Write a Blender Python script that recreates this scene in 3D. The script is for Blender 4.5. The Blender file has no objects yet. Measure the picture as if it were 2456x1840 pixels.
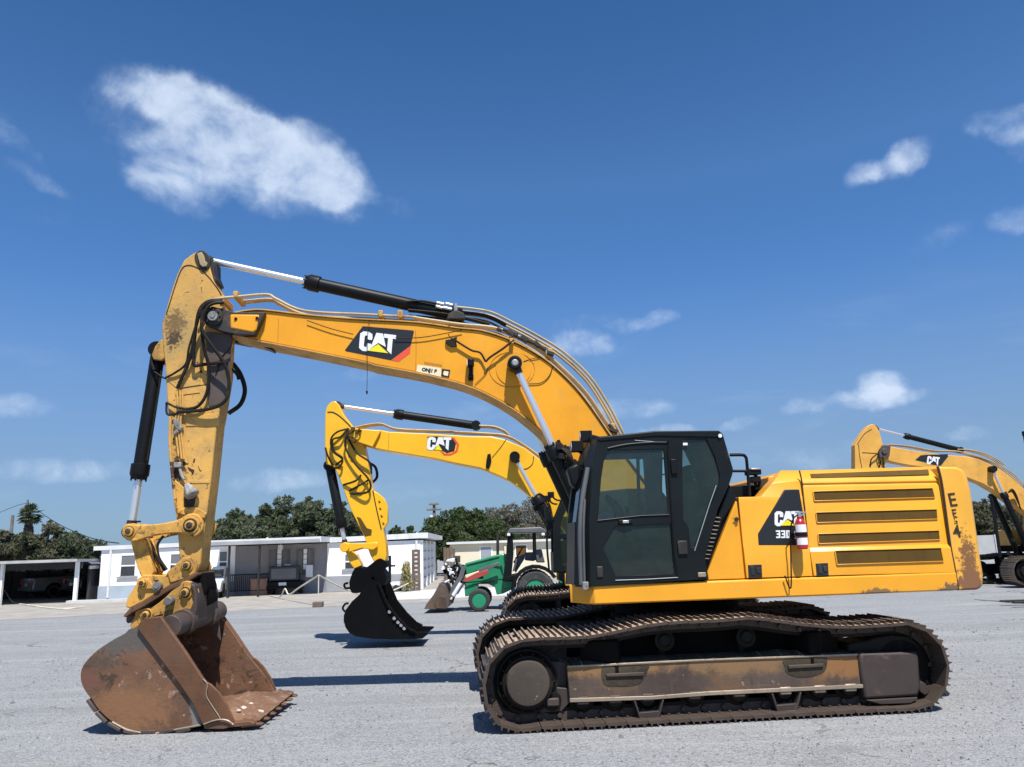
import bpy, bmesh, math, random
from math import sin, cos, tan, atan, atan2, pi, radians, sqrt, hypot
from mathutils import Vector, Matrix, noise as mnoise
random.seed(7)
SC = bpy.context.scene
COL = SC.collection
# ---------------------------------------------------------------- camera pose
FPX = 1850.0; CX, CY = 1228.0, 920.0; CAMH = 1.9
PITCH = atan((1310.0-CY)/FPX); ROLL = atan(.033)
_f = Vector((0, cos(PITCH), sin(PITCH))); _u0 = Vector((0, -sin(PITCH), cos(PITCH))); _r0 = Vector((1, 0, 0))
_r = _r0*cos(ROLL) - _u0*sin(ROLL); _u = _u0*cos(ROLL) + _r0*sin(ROLL)
def ray(px, py):
    return _f + _r*((px-CX)/FPX) + _u*((CY-py)/FPX)
# zoomed study crops of the photograph: origin and scale
ZM = {'s': (0, 0, 1), 'o': (0, 0, .90065), 'z1': (150, 560, 2.367), 'z2': (150, 1180, 2.673), 'z3': (480, 640, 3.568), 'z4': (900, 680, 3.568),
      'z5': (1250, 980, 3.313), 'z6': (1750, 1000, 3.133), 'z7': (1100, 1360, 3.403), 'z8': (1700, 1360, 3.403),
      'a1': (0, 1150, 5.02), 'a2': (500, 1150, 3.687), 'a3': (740, 920, 2.589), 'a4': (980, 1150, 5.02), 'a5': (2000, 980, 3.314),
      'b1': (150, 1000, 3.682), 'b2': (150, 1440, 3.687), 'b3': (380, 560, 4.873), 'b4': (2280, 950, 3.126),
      'b5': (1420, 1000, 3.765), 'b6': (760, 1280, 5.917), 'b7': (1260, 1000, 3.766)}
def S(tag, x, y):
    o = ZM[tag]; return (o[0]+x/o[2], o[1]+y/o[2])
def SP(*a):
    out = []; tag = 's'
    for q in a:
        if isinstance(q, str): tag = q
        elif isinstance(q, tuple): out.append(S(tag, *q))
        else: out += [S(tag, *p) for p in q]
    return out
class Fr:
    """A machine's own frame on the ground: origin and heading."""
    def __init__(s, ox, oy, psi):
        s.o = Vector((ox, oy, 0)); s.psi = psi
        s.X = Vector((cos(psi), sin(psi), 0)); s.Y = Vector((-sin(psi), cos(psi), 0))
    def q(s, px, py, y):
        d = ray(px, py); t = (s.o.dot(s.Y)+y)/d.dot(s.Y)
        return Vector((t*d.dot(s.X)-s.o.dot(s.X), y, CAMH+t*d.z))
    def w(s, x, y, z=0): return s.o+s.X*x+s.Y*y+Vector((0, 0, z))
    def pl(s, y, *a):
        r = []
        for p in SP(*a):
            v = s.q(p[0], p[1], y); r.append((v.x, v.z))
        return r
    def p3(s, y, *a):
        ps = SP(*a)
        ys = y if isinstance(y, (list, tuple)) else [y]*len(ps)
        return [s.q(p[0], p[1], yy) for p, yy in zip(ps, ys)]
def ground(px, py, z=0.0):
    d = ray(px, py); t = (z-CAMH)/d.z
    return Vector((d.x*t, d.y*t, z))
# ---------------------------------------------------------------- mesh builder
def catmull(P, n=6, closed=False):
    P = [Vector(p) for p in P]
    if len(P) < 3: return P
    out = []; m = len(P); rng = m if closed else m-1
    for i in range(rng):
        p1 = P[i]; p2 = P[(i+1) % m]
        p0 = P[i-1] if (i > 0 or closed) else p1*2-p2
        p3 = P[(i+2) % m] if (i+2 < m or closed) else p2*2-p1
        for k in range(n):
            t = k/n
            out.append(.5*((2*p1)+(p2-p0)*t+(2*p0-5*p1+4*p2-p3)*t*t+(3*p1-p0-3*p2+p3)*t*t*t))
    if not closed: out.append(P[-1])
    return out
class MB:
    def __init__(s): s.v = []; s.f = []; s.m = []; s.mi = 0; s.sm = []; s.fs = True
    def mat(s, i): s.mi = i; return s
    def add(s, vs, fs):
        b = len(s.v); s.v += [tuple(v) for v in vs]
        for f in fs: s.f.append(tuple(b+i for i in f)); s.m.append(s.mi)
        return s
    def box(s, c, d, rot=None, taper=None):
        x, y, z = d[0]/2, d[1]/2, d[2]/2
        tx, ty = taper if taper else (1, 1)
        vs = [Vector(p) for p in ((-x, -y, -z), (x, -y, -z), (x, y, -z), (-x, y, -z), (-x*tx, -y*ty, z), (x*tx, -y*ty, z), (x*tx, y*ty, z), (-x*tx, y*ty, z))]
        if rot is not None: vs = [rot @ v for v in vs]
        return s.add([v+Vector(c) for v in vs], [(3, 2, 1, 0), (4, 5, 6, 7), (0, 1, 5, 4), (1, 2, 6, 5), (2, 3, 7, 6), (3, 0, 4, 7)])
    def bb(s, x0, x1, y0, y1, z0, z1):
        return s.box(((x0+x1)/2, (y0+y1)/2, (z0+z1)/2), (abs(x1-x0), abs(y1-y0), abs(z1-z0)))
    def prism(s, poly, y0, y1):
        n = len(poly)
        a = sum(poly[i][0]*poly[(i+1) % n][1]-poly[(i+1) % n][0]*poly[i][1] for i in range(n))
        if a < 0: poly = poly[::-1]
        if y0 > y1: y0, y1 = y1, y0
        vs = [(p[0], y0, p[1]) for p in poly]+[(p[0], y1, p[1]) for p in poly]
        fs = [tuple(range(n)), tuple(range(2*n-1, n-1, -1))]
        fs += [(i, i+n, (i+1) % n+n, (i+1) % n) for i in range(n)]
        return s.add(vs, fs)
    def loft(s, rings, cap=True, closed=True):
        n = len(rings[0]); vs = [p for r in rings for p in r]; fs = []
        for k in range(len(rings)-1):
            for i in range(n if closed else n-1):
                j = (i+1) % n
                fs.append((k*n+i, k*n+j, (k+1)*n+j, (k+1)*n+i))
        if cap: fs += [tuple(range(n-1, -1, -1)), tuple(range((len(rings)-1)*n, len(rings)*n))]
        return s.add(vs, fs)
    def cyl(s, p0, p1, r0, r1=None, n=20, cap=True):
        p0 = Vector(p0); p1 = Vector(p1); r1 = r0 if r1 is None else r1
        d = (p1-p0).normalized(); a = Vector((0, 0, 1)) if abs(d.z) < .9 else Vector((1, 0, 0))
        u = d.cross(a).normalized(); w = d.cross(u)
        R = lambda c, r: [c+u*(r*cos(2*pi*i/n))+w*(r*sin(2*pi*i/n)) for i in range(n)]
        return s.loft([R(p0, r0), R(p1, r1)], cap)
    def lathe(s, p0, d, prof, n=24, cap=True):
        p0 = Vector(p0); d = Vector(d).normalized(); a = Vector((0, 0, 1)) if abs(d.z) < .9 else Vector((1, 0, 0))
        u = d.cross(a).normalized(); w = d.cross(u)
        return s.loft([[p0+d*t+u*(r*cos(2*pi*i/n))+w*(r*sin(2*pi*i/n)) for i in range(n)] for t, r in prof], cap)
    def tube(s, P, r, n=8, sub=5, cap=True):
        P = catmull(P, sub) if sub > 1 else [Vector(p) for p in P]
        Q = [P[0]]
        for p in P[1:]:
            if (p-Q[-1]).length > 1e-5: Q.append(p)
        P = Q
        rings = []; u = None
        for i, p in enumerate(P):
            d = (P[min(i+1, len(P)-1)]-P[max(i-1, 0)]).normalized()
            if u is None:
                a = Vector((0, 0, 1)) if abs(d.z) < .9 else Vector((1, 0, 0)); u = d.cross(a).normalized()
            else:
                u = (u-d*u.dot(d)).normalized()
            w = d.cross(u)
            rings.append([p+u*(r*cos(2*pi*k/n))+w*(r*sin(2*pi*k/n)) for k in range(n)])
        return s.loft(rings, cap)
    def bar(s, p0, p1, w, h=None):
        """square bar from p0 to p1"""
        p0 = Vector(p0); p1 = Vector(p1); h = h or w
        d = (p1-p0).normalized(); a = Vector((0, 0, 1)) if abs(d.z) < .95 else Vector((0, 1, 0))
        u = d.cross(a).normalized(); v = u.cross(d)
        R = lambda c: [c+u*(w/2*i)+v*(h/2*j) for i, j in ((-1, -1), (1, -1), (1, 1), (-1, 1))]
        return s.loft([R(p0), R(p1)])
    def islands(s, tol=.03):
        par = list(range(len(s.v)))
        def fd(a):
            while par[a] != a: par[a] = par[par[a]]; a = par[a]
            return a
        for f in s.f:
            r = fd(f[0])
            for i in f[1:]: par[fd(i)] = r
        g = {}
        for i in range(len(s.v)): g.setdefault(fd(i), []).append(i)
        bx = [[set(v), [min(s.v[i][k] for i in v)-tol for k in range(3)], [max(s.v[i][k] for i in v)+tol for k in range(3)]] for v in g.values()]
        ch = True
        while ch:
            ch = False
            for a in range(len(bx)):
                for c in range(len(bx)-1, a, -1):
                    if all(bx[a][1][k] < bx[c][2][k] and bx[c][1][k] < bx[a][2][k] for k in range(3)):
                        bx[a][0] |= bx[c][0]; bx[a][1] = [min(bx[a][1][k], bx[c][1][k]) for k in range(3)]; bx[a][2] = [max(bx[a][2][k], bx[c][2][k]) for k in range(3)]
                        del bx[c]; ch = True
        out = []
        for vs, _, _ in bx:
            idx = sorted(vs); mp = {o: i for i, o in enumerate(idx)}; m = MB(); m.v = [s.v[i] for i in idx]
            for f, mi in zip(s.f, s.m):
                if f[0] in mp: m.f.append(tuple(mp[i] for i in f)); m.m.append(mi)
            out.append(m)
        return sorted(out, key=lambda m: -len(m.v))
    def each(s, name, mats, parent=None, tol=.012, **k):
        return [m.build(name, mats, parent, **k) for m in s.islands(tol)][0]
    def build(s, name, mats, parent=None, ang=35, bevel=0, seg=2, loc=None):
        me = bpy.data.meshes.new(name)
        me.from_pydata(s.v, [], s.f)
        if not isinstance(mats, (list, tuple)): mats = [mats]
        for m in mats: me.materials.append(m)
        if len(mats) > 1: me.polygons.foreach_set('material_index', s.m)
        if ang is not None:
            me.polygons.foreach_set('use_smooth', [True]*len(me.polygons))
            me.update()
            me.set_sharp_from_angle(angle=radians(ang))
        me.validate(); me.update()
        o = bpy.data.objects.new(name, me); COL.objects.link(o)
        if parent is not None: o.parent = parent
        if loc is not None: o.location = loc
        if bevel:
            b = o.modifiers.new('bev', 'BEVEL'); b.width = bevel; b.segments = seg; b.limit_method = 'ANGLE'; b.angle_limit = radians(35)
            b.harden_normals = False
        return o
def holed(name, outer, holes, y0, y1, mat, parent, bevel=0.0, cyc=None):
    """flat plate in the XZ plane with window openings, thickness y0..y1"""
    cu = bpy.data.curves.new(name, 'CURVE'); cu.dimensions = '2D'; cu.fill_mode = 'BOTH'
    cu.extrude = abs(y1-y0)/2-bevel; cu.bevel_depth = bevel; cu.bevel_resolution = 1
    for pl in [outer]+holes:
        sp = cu.splines.new('POLY'); sp.points.add(len(pl)-1); sp.use_cyclic_u = True
        for i, p in enumerate(pl): sp.points[i].co = (p[0], p[1], 0, 1)
    tmp = bpy.data.objects.new('tmp', cu); COL.objects.link(tmp)
    dg = bpy.context.evaluated_depsgraph_get(); dg.update()
    me = bpy.data.meshes.new_from_object(tmp.evaluated_get(dg))
    bpy.data.objects.remove(tmp); bpy.data.curves.remove(cu)
    me.transform(Matrix.Translation((0, (y0+y1)/2, 0)) @ Matrix.Rotation(pi/2, 4, 'X'))
    me.name = name; me.materials.clear(); me.materials.append(mat)
    o = bpy.data.objects.new(name, me); COL.objects.link(o); o.parent = parent
    return o
def textmesh(name, txt, M, size, mat, parent, bold=0.0, ext=.002, spacing=1.0):
    cu = bpy.data.curves.new(name, 'FONT'); cu.body = txt; cu.size = size; cu.extrude = ext; cu.offset = bold
    cu.align_x = 'CENTER'; cu.align_y = 'CENTER'; cu.space_character = spacing
    tmp = bpy.data.objects.new('tmp', cu); COL.objects.link(tmp)
    dg = bpy.context.evaluated_depsgraph_get(); dg.update()
    me = bpy.data.meshes.new_from_object(tmp.evaluated_get(dg))
    bpy.data.objects.remove(tmp); bpy.data.curves.remove(cu)
    me.transform(M); me.materials.clear(); me.materials.append(mat); me.name = name
    o = bpy.data.objects.new(name, me); COL.objects.link(o); o.parent = parent
    return o
def thing(name, label, cat, fr=None, loc=None, rot=0.0, group=None):
    o = bpy.data.objects.new(name, None); COL.objects.link(o); o.empty_display_size = .3
    if fr is not None: o.location = fr.o; o.rotation_euler = (0, 0, fr.psi)
    if loc is not None: o.location = loc; o.rotation_euler = (0, 0, rot)
    return tag(o, label, cat, group)
def tag(o, label=None, cat=None, group=None, kind=None):
    if label: o['label'] = label
    if cat: o['category'] = cat
    if group: o['group'] = group
    if kind: o['kind'] = kind
    return o
# ---------------------------------------------------------------- materials
MATS = {}
def newmat(name):
    m = bpy.data.materials.new(name); m.use_nodes = True
    nt = m.node_tree; nt.nodes.clear(); MATS[name] = m
    return m, nt
def N(nt, typ, **kw):
    n = nt.nodes.new(typ)
    for k, v in kw.items():
        if k.startswith('i_'):
            key = k[2:]; key = int(key) if key.isdigit() else key.replace('_', ' ')
            if hasattr(v, 'is_linked') or isinstance(v, bpy.types.NodeSocket): nt.links.new(v, n.inputs[key])
            else: n.inputs[key].default_value = v
        else: setattr(n, k, v)
    return n
def c4(c): return (c[0], c[1], c[2], 1)
def noise(nt, co, sc, det=4, rough=.6, dist=0):
    return N(nt, 'ShaderNodeTexNoise', i_Vector=co, i_Scale=sc, i_Detail=det, i_Roughness=rough, i_Distortion=dist).outputs['Fac']
def ramp(nt, fac, a, b, inv=False):
    n = N(nt, 'ShaderNodeMapRange', interpolation_type='SMOOTHSTEP', i_Value=fac)
    n.inputs['From Min'].default_value = a; n.inputs['From Max'].default_value = b
    n.inputs['To Min'].default_value = 1 if inv else 0; n.inputs['To Max'].default_value = 0 if inv else 1
    return n.outputs['Result']
def mul(nt, a, b, op='MULTIPLY'):
    return N(nt, 'ShaderNodeMath', operation=op, i_0=a, i_1=b).outputs[0]
def mixc(nt, fac, a, b):
    n = N(nt, 'ShaderNodeMix', data_type='RGBA')
    for key, v in ((0, fac), (6, a), (7, b)):
        if isinstance(v, bpy.types.NodeSocket): nt.links.new(v, n.inputs[key])
        else: n.inputs[key].default_value = v if key == 0 else c4(v)
    return n.outputs[2]
def paint(name, base, rough=.45, metal=0.0, vary=.12, dirt=None, dsc=2.5, damt=.5, fine=None, fsc=40, fth=.62, spots=(), bump=.15, bsc=60, spec=.5, coat=0.0, streak=None, fine2=None, wob=0, scratch=None):
    """weathered surface: base colour with broad variation, dirt blotches, chips and local stains"""
    m, nt = newmat(name)
    tc = N(nt, 'ShaderNodeTexCoord').outputs['Object']
    n1 = noise(nt, tc, 1.3, 5, .6)
    hi = tuple(min(1, c*(1+vary)) for c in base); lo = tuple(c*(1-vary) for c in base)
    col = mixc(nt, ramp(nt, n1, .3, .7), lo, hi)
    rf = rough
    if dirt:
        d1 = ramp(nt, noise(nt, tc, dsc, 9, .68, .4), .66-damt*.3, .78-damt*.12)
        col = mixc(nt, mul(nt, d1, .75), col, dirt)
        rf = N(nt, 'ShaderNodeMapRange', i_Value=d1, i_3=rough, i_4=min(1, rough+.35)).outputs[0]
    if streak:
        mp = N(nt, 'ShaderNodeMapping', i_Vector=tc); mp.inputs['Scale'].default_value = (9, 9, .7)
        d2 = ramp(nt, noise(nt, mp.outputs[0], 2.0, 6, .6), .52, .75)
        col = mixc(nt, mul(nt, d2, streak[1]), col, streak[0])
    if fine:
        col = mixc(nt, ramp(nt, noise(nt, tc, fsc, 5, .65, .3), fth, fth+.06), col, fine)
    if scratch:
        m2 = N(nt, 'ShaderNodeMapping', i_Vector=tc); m2.inputs['Scale'].default_value = (1.2, 1.2, 26); m2.inputs['Rotation'].default_value = (0, .12, 0)
        s1 = ramp(nt, noise(nt, m2.outputs[0], 2.2, 7, .7, .3), .58, .70)
        col = mixc(nt, mul(nt, mul(nt, s1, ramp(nt, noise(nt, tc, 2.0, 3, .5), .35, .6)), scratch[1]), col, scratch[0])
    if fine2:
        col = mixc(nt, mul(nt, ramp(nt, noise(nt, tc, fine2[1], 8, .72, .8), fine2[2], fine2[2]+.08), .8), col, fine2[0])
    for (c, r, sc, colr, th, *sf) in spots:
        sf = sf[0] if sf else .055
        dv = N(nt, 'ShaderNodeVectorMath', operation='SUBTRACT', i_0=tc); dv.inputs[1].default_value = c
        dv2 = N(nt, 'ShaderNodeVectorMath', operation='DIVIDE', i_0=dv.outputs[0]); dv2.inputs[1].default_value = r
        ln = N(nt, 'ShaderNodeVectorMath', operation='LENGTH', i_0=dv2.outputs[0]).outputs['Value']
        ns = noise(nt, tc, sc, 8, .72, .6)
        k = mul(nt, mul(nt, ns, 1.1), mul(nt, ln, .62), 'SUBTRACT')
        col = mixc(nt, ramp(nt, k, th-sf, th+sf), col, colr)
    bs = N(nt, 'ShaderNodeBsdfPrincipled')
    if isinstance(col, bpy.types.NodeSocket): nt.links.new(col, bs.inputs['Base Color'])
    bs.inputs['Metallic'].default_value = metal
    if isinstance(rf, bpy.types.NodeSocket): nt.links.new(rf, bs.inputs['Roughness'])
    else: bs.inputs['Roughness'].default_value = rf
    bs.inputs['Specular IOR Level'].default_value = spec
    if coat: bs.inputs['Coat Weight'].default_value = coat; bs.inputs['Coat Roughness'].default_value = .15
    if bump:
        b = N(nt, 'ShaderNodeBump', i_Height=noise(nt, tc, bsc, 6, .65)); b.inputs['Strength'].default_value = bump; b.inputs['Distance'].default_value = .01
        if wob:
            b2 = N(nt, 'ShaderNodeBump', i_Height=noise(nt, tc, 2.2, 3, .5)); b2.inputs['Strength'].default_value = wob; b2.inputs['Distance'].default_value = .05
            nt.links.new(b2.outputs[0], b.inputs['Normal'])
        nt.links.new(b.outputs[0], bs.inputs['Normal'])
    o = N(nt, 'ShaderNodeOutputMaterial'); nt.links.new(bs.outputs[0], o.inputs[0])
    return m
def glassmat(name, tint, gloss=.9, solid=0.0, scol=(.05, .06, .06)):
    m, nt = newmat(name)
    tr = N(nt, 'ShaderNodeBsdfTransparent'); tr.inputs[0].default_value = c4(tint)
    gl = N(nt, 'ShaderNodeBsdfGlossy'); gl.inputs[0].default_value = (gloss, gloss, gloss, 1); gl.inputs[1].default_value = .03
    df = N(nt, 'ShaderNodeBsdfDiffuse'); df.inputs[0].default_value = c4(scol)
    lw = N(nt, 'ShaderNodeFresnel'); lw.inputs[0].default_value = 1.5
    tc = N(nt, 'ShaderNodeTexCoord').outputs['Object']
    haze = mul(nt, mul(nt, mul(nt, ramp(nt, noise(nt, tc, 9, 8, .75, .5), .35, .8), .45), .55, 'ADD'), solid)  # diffuse film on the panes; its paleness stands in for light inside
    m1 = N(nt, 'ShaderNodeMixShader', i_0=haze, i_1=tr.outputs[0], i_2=df.outputs[0])
    m2 = N(nt, 'ShaderNodeMixShader', i_0=lw.outputs[0], i_1=m1.outputs[0], i_2=gl.outputs[0])
    o = N(nt, 'ShaderNodeOutputMaterial'); nt.links.new(m2.outputs[0], o.inputs[0])
    return m
# ---------------------------------------------------------------- palette
YEL = (.77, .335, .014)
MUD = (.20, .125, .055)
F1 = None
_A = ground(1232, 1762); _B = ground(2230, 1710)
PSI1 = atan2(_B.y-_A.y, _B.x-_A.x)
_Y = Vector((-sin(PSI1), cos(PSI1), 0)); _X = Vector((cos(PSI1), sin(PSI1), 0))
_o = _Y*(_A.dot(_Y)+1.6)+_X*(ground(1730, 1736).dot(_X))
F1 = Fr(_o.x, _o.y, PSI1)
_pm = F1.q(*S('z1', 625, 560), -.19); _pm2 = F1.q(*S('b1', 1060, 560), -.19); _pm3 = F1.q(*S('b1', 1150, 930), -.19)
_cw = F1.q(*S('z6', 1800, 1240), -1.45); _cw2 = F1.q(*S('z6', 1775, 1050), -1.45); _rl = F1.q(*S('z6', 1680, 1240), -1.5)
_rl2 = F1.q(*S('z6', 1110, 1290), -1.5)
M = {}
M['yellow'] = paint('excavator_yellow', YEL, .38, vary=.07, streak=((.62, .31, .04), .3), dirt=(.58, .31, .05), dsc=1.3, damt=.35, fine=(.25, .13, .03), fsc=26, fth=.70, bump=.04, coat=.15, wob=.12)
M['yellow_boom'] = paint('boom_yellow', (.75, .32, .013), .45, spec=.35, wob=.12, streak=((.58, .29, .04), .35), vary=.08, dirt=(.52, .29, .06), dsc=1.8, damt=.35, fine=(.18, .10, .04), fsc=22, fth=.70, bump=.05)
M['yellow_arm'] = paint('dirty_arm_yellow', (.60, .33, .07), .6, vary=.12, fine2=((.30, .19, .07), 3.5, .57), dirt=(.38, .24, .09), dsc=3.4, damt=.85, fine=(.05, .03, .013), fsc=15, fth=.62, bump=.3, bsc=30,
    spots=[((_pm.x+.03, -.19, _pm.z-.0), (.42, .4, .60), 8, (.42, .27, .085), .2, .1), ((_pm.x+.02, -.19, _pm.z+.12), (.44, .4, .50), 22, (.17, .10, .035), .365, .08), ((_pm.x+.02, -.19, _pm.z-.1), (.30, .3, .36), 17, (.06, .032, .012), .37, .07),
           ((_pm2.x-.1, -.19, _pm2.z+.1), (.3, .3, .5), 14, (.06, .03, .012), .36), ((_pm3.x-.1, -.19, _pm3.z+.25), (.22, .3, .3), 11, (.10, .055, .02), .24)])
M['yellow_link'] = paint('linkage_yellow', (.60, .315, .055), .6, vary=.2, fine2=((.10, .055, .02), 7, .56), dirt=(.20, .115, .04), dsc=4.0, damt=.72, fine=(.045, .026, .012), fsc=13, fth=.60, bump=.3, bsc=30)
M['yellow_cw'] = paint('counterweight_yellow', (.78, .385, .04), .45, vary=.08, dirt=(.5, .3, .1), dsc=2.5, damt=.2, fine=(.16, .07, .03), fsc=12, fth=.66, bump=.1,
    spots=[((_cw.x, -1.45, _cw.z), (.26, .8, .32), 9, (.22, .10, .045), .19), ((_cw2.x, -1.45, _cw2.z), (.3, .8, .75), 18, (.22, .10, .035), .37)])
M['yellow_rail'] = paint('rail_yellow', (.76, .335, .016), .4, wob=.1, vary=.06, dirt=(.5, .3, .1), dsc=2.5, damt=.15, fine=(.2, .1, .04), fsc=14, fth=.70, bump=.05,
    spots=[((_rl.x+.1, -1.5, _rl.z-.12), (.5, .5, .16), 9, (.17, .10, .05), .18), ((_rl2.x, -1.5, _rl2.z-.04), (.4, .4, .08), 9, (.22, .13, .05), .26)])
M['yellow_new'] = paint('newer_yellow', (.86, .46, .014), .34, vary=.05, dirt=(.5, .3, .05), dsc=2, damt=.05, fine=(.2, .12, .02), fsc=20, fth=.72, bump=.03, coat=.2)
M['yellow_old'] = paint('faded_yellow', (.70, .36, .06), .5, vary=.12, dirt=(.35, .2, .07), dsc=2, damt=.35, fine=(.12, .06, .02), fsc=12, fth=.66, bump=.1)
M['pipe_old'] = paint('dusty_pipe', (.40, .30, .15), .55, vary=.25, dirt=(.15, .1, .06), dsc=4, damt=.4, bump=.1)
M['hose'] = paint('rubber_hose', (.014, .012, .009), .6, vary=.3, dirt=(.09, .065, .035), dsc=7, damt=.4, bump=.1, spec=.2)
M['black'] = paint('black_paint', (.007, .008, .009), .45, vary=.25, dirt=(.05, .045, .035), dsc=5, damt=.10, bump=.04, spec=.18)
M['cabblack'] = paint('cab_black', (.008, .011, .0115), .42, vary=.2, dirt=(.05, .05, .045), dsc=4, damt=.10, bump=.03, spec=.18)
M['cabgrey'] = paint('cab_roof_grey', (.10, .105, .11), .5, vary=.2, bump=.05)
M['grille'] = paint('grille_mesh', (.105, .06, .014), .7, vary=.15, dirt=(.08, .05, .018), dsc=5, damt=.3, bump=.5, bsc=240, spec=.15, streak=((.075, .042, .012), .6))
M['steel'] = paint('dark_steel', (.035, .030, .026), .55, .3, vary=.3, dirt=(.12, .085, .06), dsc=5, damt=.4, bump=.2)
M['chrome'] = paint('chrome_rod', (.80, .81, .82), .30, .75, vary=.03, bump=0)
M['alloy'] = paint('dull_metal', (.42, .42, .42), .45, .6, vary=.2, dirt=(.2, .17, .13), dsc=9, damt=.4, bump=.1)
M['fascia0'] = paint('brushed_trim', (.30, .31, .32), .5, vary=.1, bump=0)
M['lampgrey'] = paint('battered_lamp', (.26, .26, .25), .6, .3, vary=.4, dirt=(.10, .08, .06), dsc=14, damt=.6, bump=.6)
M['seam'] = paint('seam_dark', (.03, .015, .008), .8, vary=.2, bump=0)
M['weld'] = paint('weld_seam', (.35, .18, .03), .6, vary=.2, bump=.1)
_bq = F1.q(*S('b2', 300, 560), -.76); _bq2 = F1.q(*S('b2', 560, 330), -.76); _bq3 = F1.q(*S('b2', 600, 950), -.76); _bq4 = F1.q(*S('b2', 200, 700), -.76); _bq5 = F1.q(*S('b2', 1180, 1000), -.76)
M['rust'] = paint('bucket_rust', (.165, .088, .052), .62, .1, vary=.25, dirt=(.115, .085, .065), dsc=2.2, damt=.5, fine=(.36, .25, .19), fsc=8, fth=.60, bump=.6, bsc=18, scratch=((.34, .24, .17), .6), fine2=((.055, .038, .028), 4.5, .53), streak=((.22, .085, .04), .5), spec=.3,
    spots=[((_bq2.x, -.76, _bq2.z), (.62, .5, .34), 6, (.115, .10, .088), .16, .13), ((_bq3.x, -.76, _bq3.z), (.75, .5, .34), 5, (.24, .12, .06), .18, .16), ((_bq4.x, -.76, _bq4.z), (.26, .5, .16), 6, (.165, .078, .056), .2, .14), ((_bq5.x, -.76, _bq5.z), (.13, .5, .32), 9, (.20, .18, .16), .24, .1), ((_bq.x, -.76, _bq.z), (.5, .5, .2), 20, (.10, .07, .05), .36, .12)])
M['rust2'] = paint('cutter_rust', (.135, .062, .028), .6, .1, scratch=((.30, .20, .13), .4), vary=.28, fine2=((.06, .04, .03), 6, .57), dirt=(.10, .065, .045), dsc=2.6, damt=.6, fine=(.36, .26, .18), fsc=12, fth=.68, bump=.3, bsc=24)
M['rustdark'] = paint('dark_bucket_steel', (.085, .062, .052), .55, .2, vary=.25, dirt=(.16, .08, .045), dsc=4, damt=.4, bump=.2)
M['worn'] = paint('worn_steel', (.33, .265, .20), .5, .4, vary=.2, dirt=(.22, .12, .07), dsc=8, damt=.5, bump=.2)
M['shoedark'] = paint('track_shoe_shaded_steel', (.060, .045, .036), .6, .2, vary=.35, dirt=(.13, .095, .07), dsc=9, damt=.45, fine=(.28, .24, .2), fsc=18, fth=.68, bump=.4, bsc=40, spec=.25)
M['shoe'] = paint('track_shoe_sunlit_dirt', (.34, .255, .185), .65, .05, vary=.3, dirt=(.42, .32, .24), dsc=7, damt=.65, fine=(.04, .03, .022), fsc=14, fth=.61, bump=.5, bsc=40, spec=.2)
M['chain'] = paint('track_chain_steel', (.012, .010, .008), .6, .1, vary=.4, dirt=(.06, .042, .03), dsc=8, damt=.3, bump=.3, spec=.2)
_tb1 = F1.q(*S('z7', 1250, 815), -1.42); _tb2 = F1.q(*S('z8', 300, 760), -1.42); _tb3 = F1.q(*S('z8', 1100, 770), -1.42)
M['tframe'] = paint('track_frame_dirty', (.066, .047, .037), .6, .1, vary=.25, fine2=((.05, .038, .03), 4, .56), dirt=(.17, .09, .032), dsc=1.9, damt=.55, fine=(.06, .04, .03), fsc=10, fth=.64, bump=.15, streak=((.07, .055, .05), .6))
M['tframe_beam'] = paint('track_beam_dirty', (.075, .052, .040), .6, .1, scratch=((.26, .20, .15), .4), vary=.3, fine2=((.035, .028, .022), 4, .60), dirt=(.17, .09, .035), dsc=2.1, damt=.6, fine=(.26, .19, .12), fsc=11, fth=.66, bump=.2, streak=((.14, .085, .045), .5),
    spots=[((_tb1.x, y_, _tb1.z+.02), (1.0, .5, .16), 5, (.235, .125, .048), .10, .16) for y_ in (-1.42, 1.42)]+[((_tb2.x, y_, _tb2.z+.02), (1.1, .5, .19), 5, (.22, .125, .055), .10, .16) for y_ in (-1.42, 1.42)]+[((_tb3.x, y_, _tb3.z), (.5, .5, .22), 6, (.25, .12, .04), .12, .16) for y_ in (-1.42, 1.42)])
M['tframe2'] = paint('idler_box_brown', (.045, .033, .028), .6, .1, vary=.2, dirt=(.15, .10, .07), dsc=4, damt=.3, bump=.15)
M['mud'] = paint('caked_mud', (.04, .03, .018), .9, vary=.4, dirt=(.10, .08, .045), dsc=14, damt=.5, bump=1.0, bsc=25)
M['hub'] = paint('hub_plate', (.070, .054, .040), .6, .2, vary=.2, dirt=(.10, .08, .065), dsc=4, damt=.5, fine=(.28, .24, .2), fsc=20, fth=.64, bump=.2)
M['under'] = paint('undercarriage_black', (.006, .005, .0045), .8, vary=.4, dirt=(.018, .013, .01), dsc=5, damt=.4, bump=.2, spec=.1)
M['glass'] = glassmat('cab_glass', (.84, .96, .93), .8, .16, (.12, .16, .15))
M['glassdark'] = glassmat('dark_cab_glass', (.66, .77, .74), .8, .40, (.048, .072, .060))
M['lamp'] = paint('lamp_lens', (.75, .77, .8), .1, vary=.02, bump=0)
M['decalblack'] = paint('decal_black', (.014, .015, .017), .4, vary=.1, bump=0)
M['decalwhite'] = paint('decal_white', (.78, .79, .80), .4, vary=.04, bump=0)
M['decalyellow'] = paint('decal_yellow', (.82, .70, .02), .4, vary=.04, bump=0)
M['decalred'] = paint('decal_red', (.75, .085, .035), .4, vary=.04, bump=0)
M['decalcream'] = paint('decal_cream', (.75, .68, .45), .5, vary=.06, bump=0)
M['red'] = paint('extinguisher_red', (.42, .012, .022), .25, vary=.08, bump=0, coat=.5)
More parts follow.
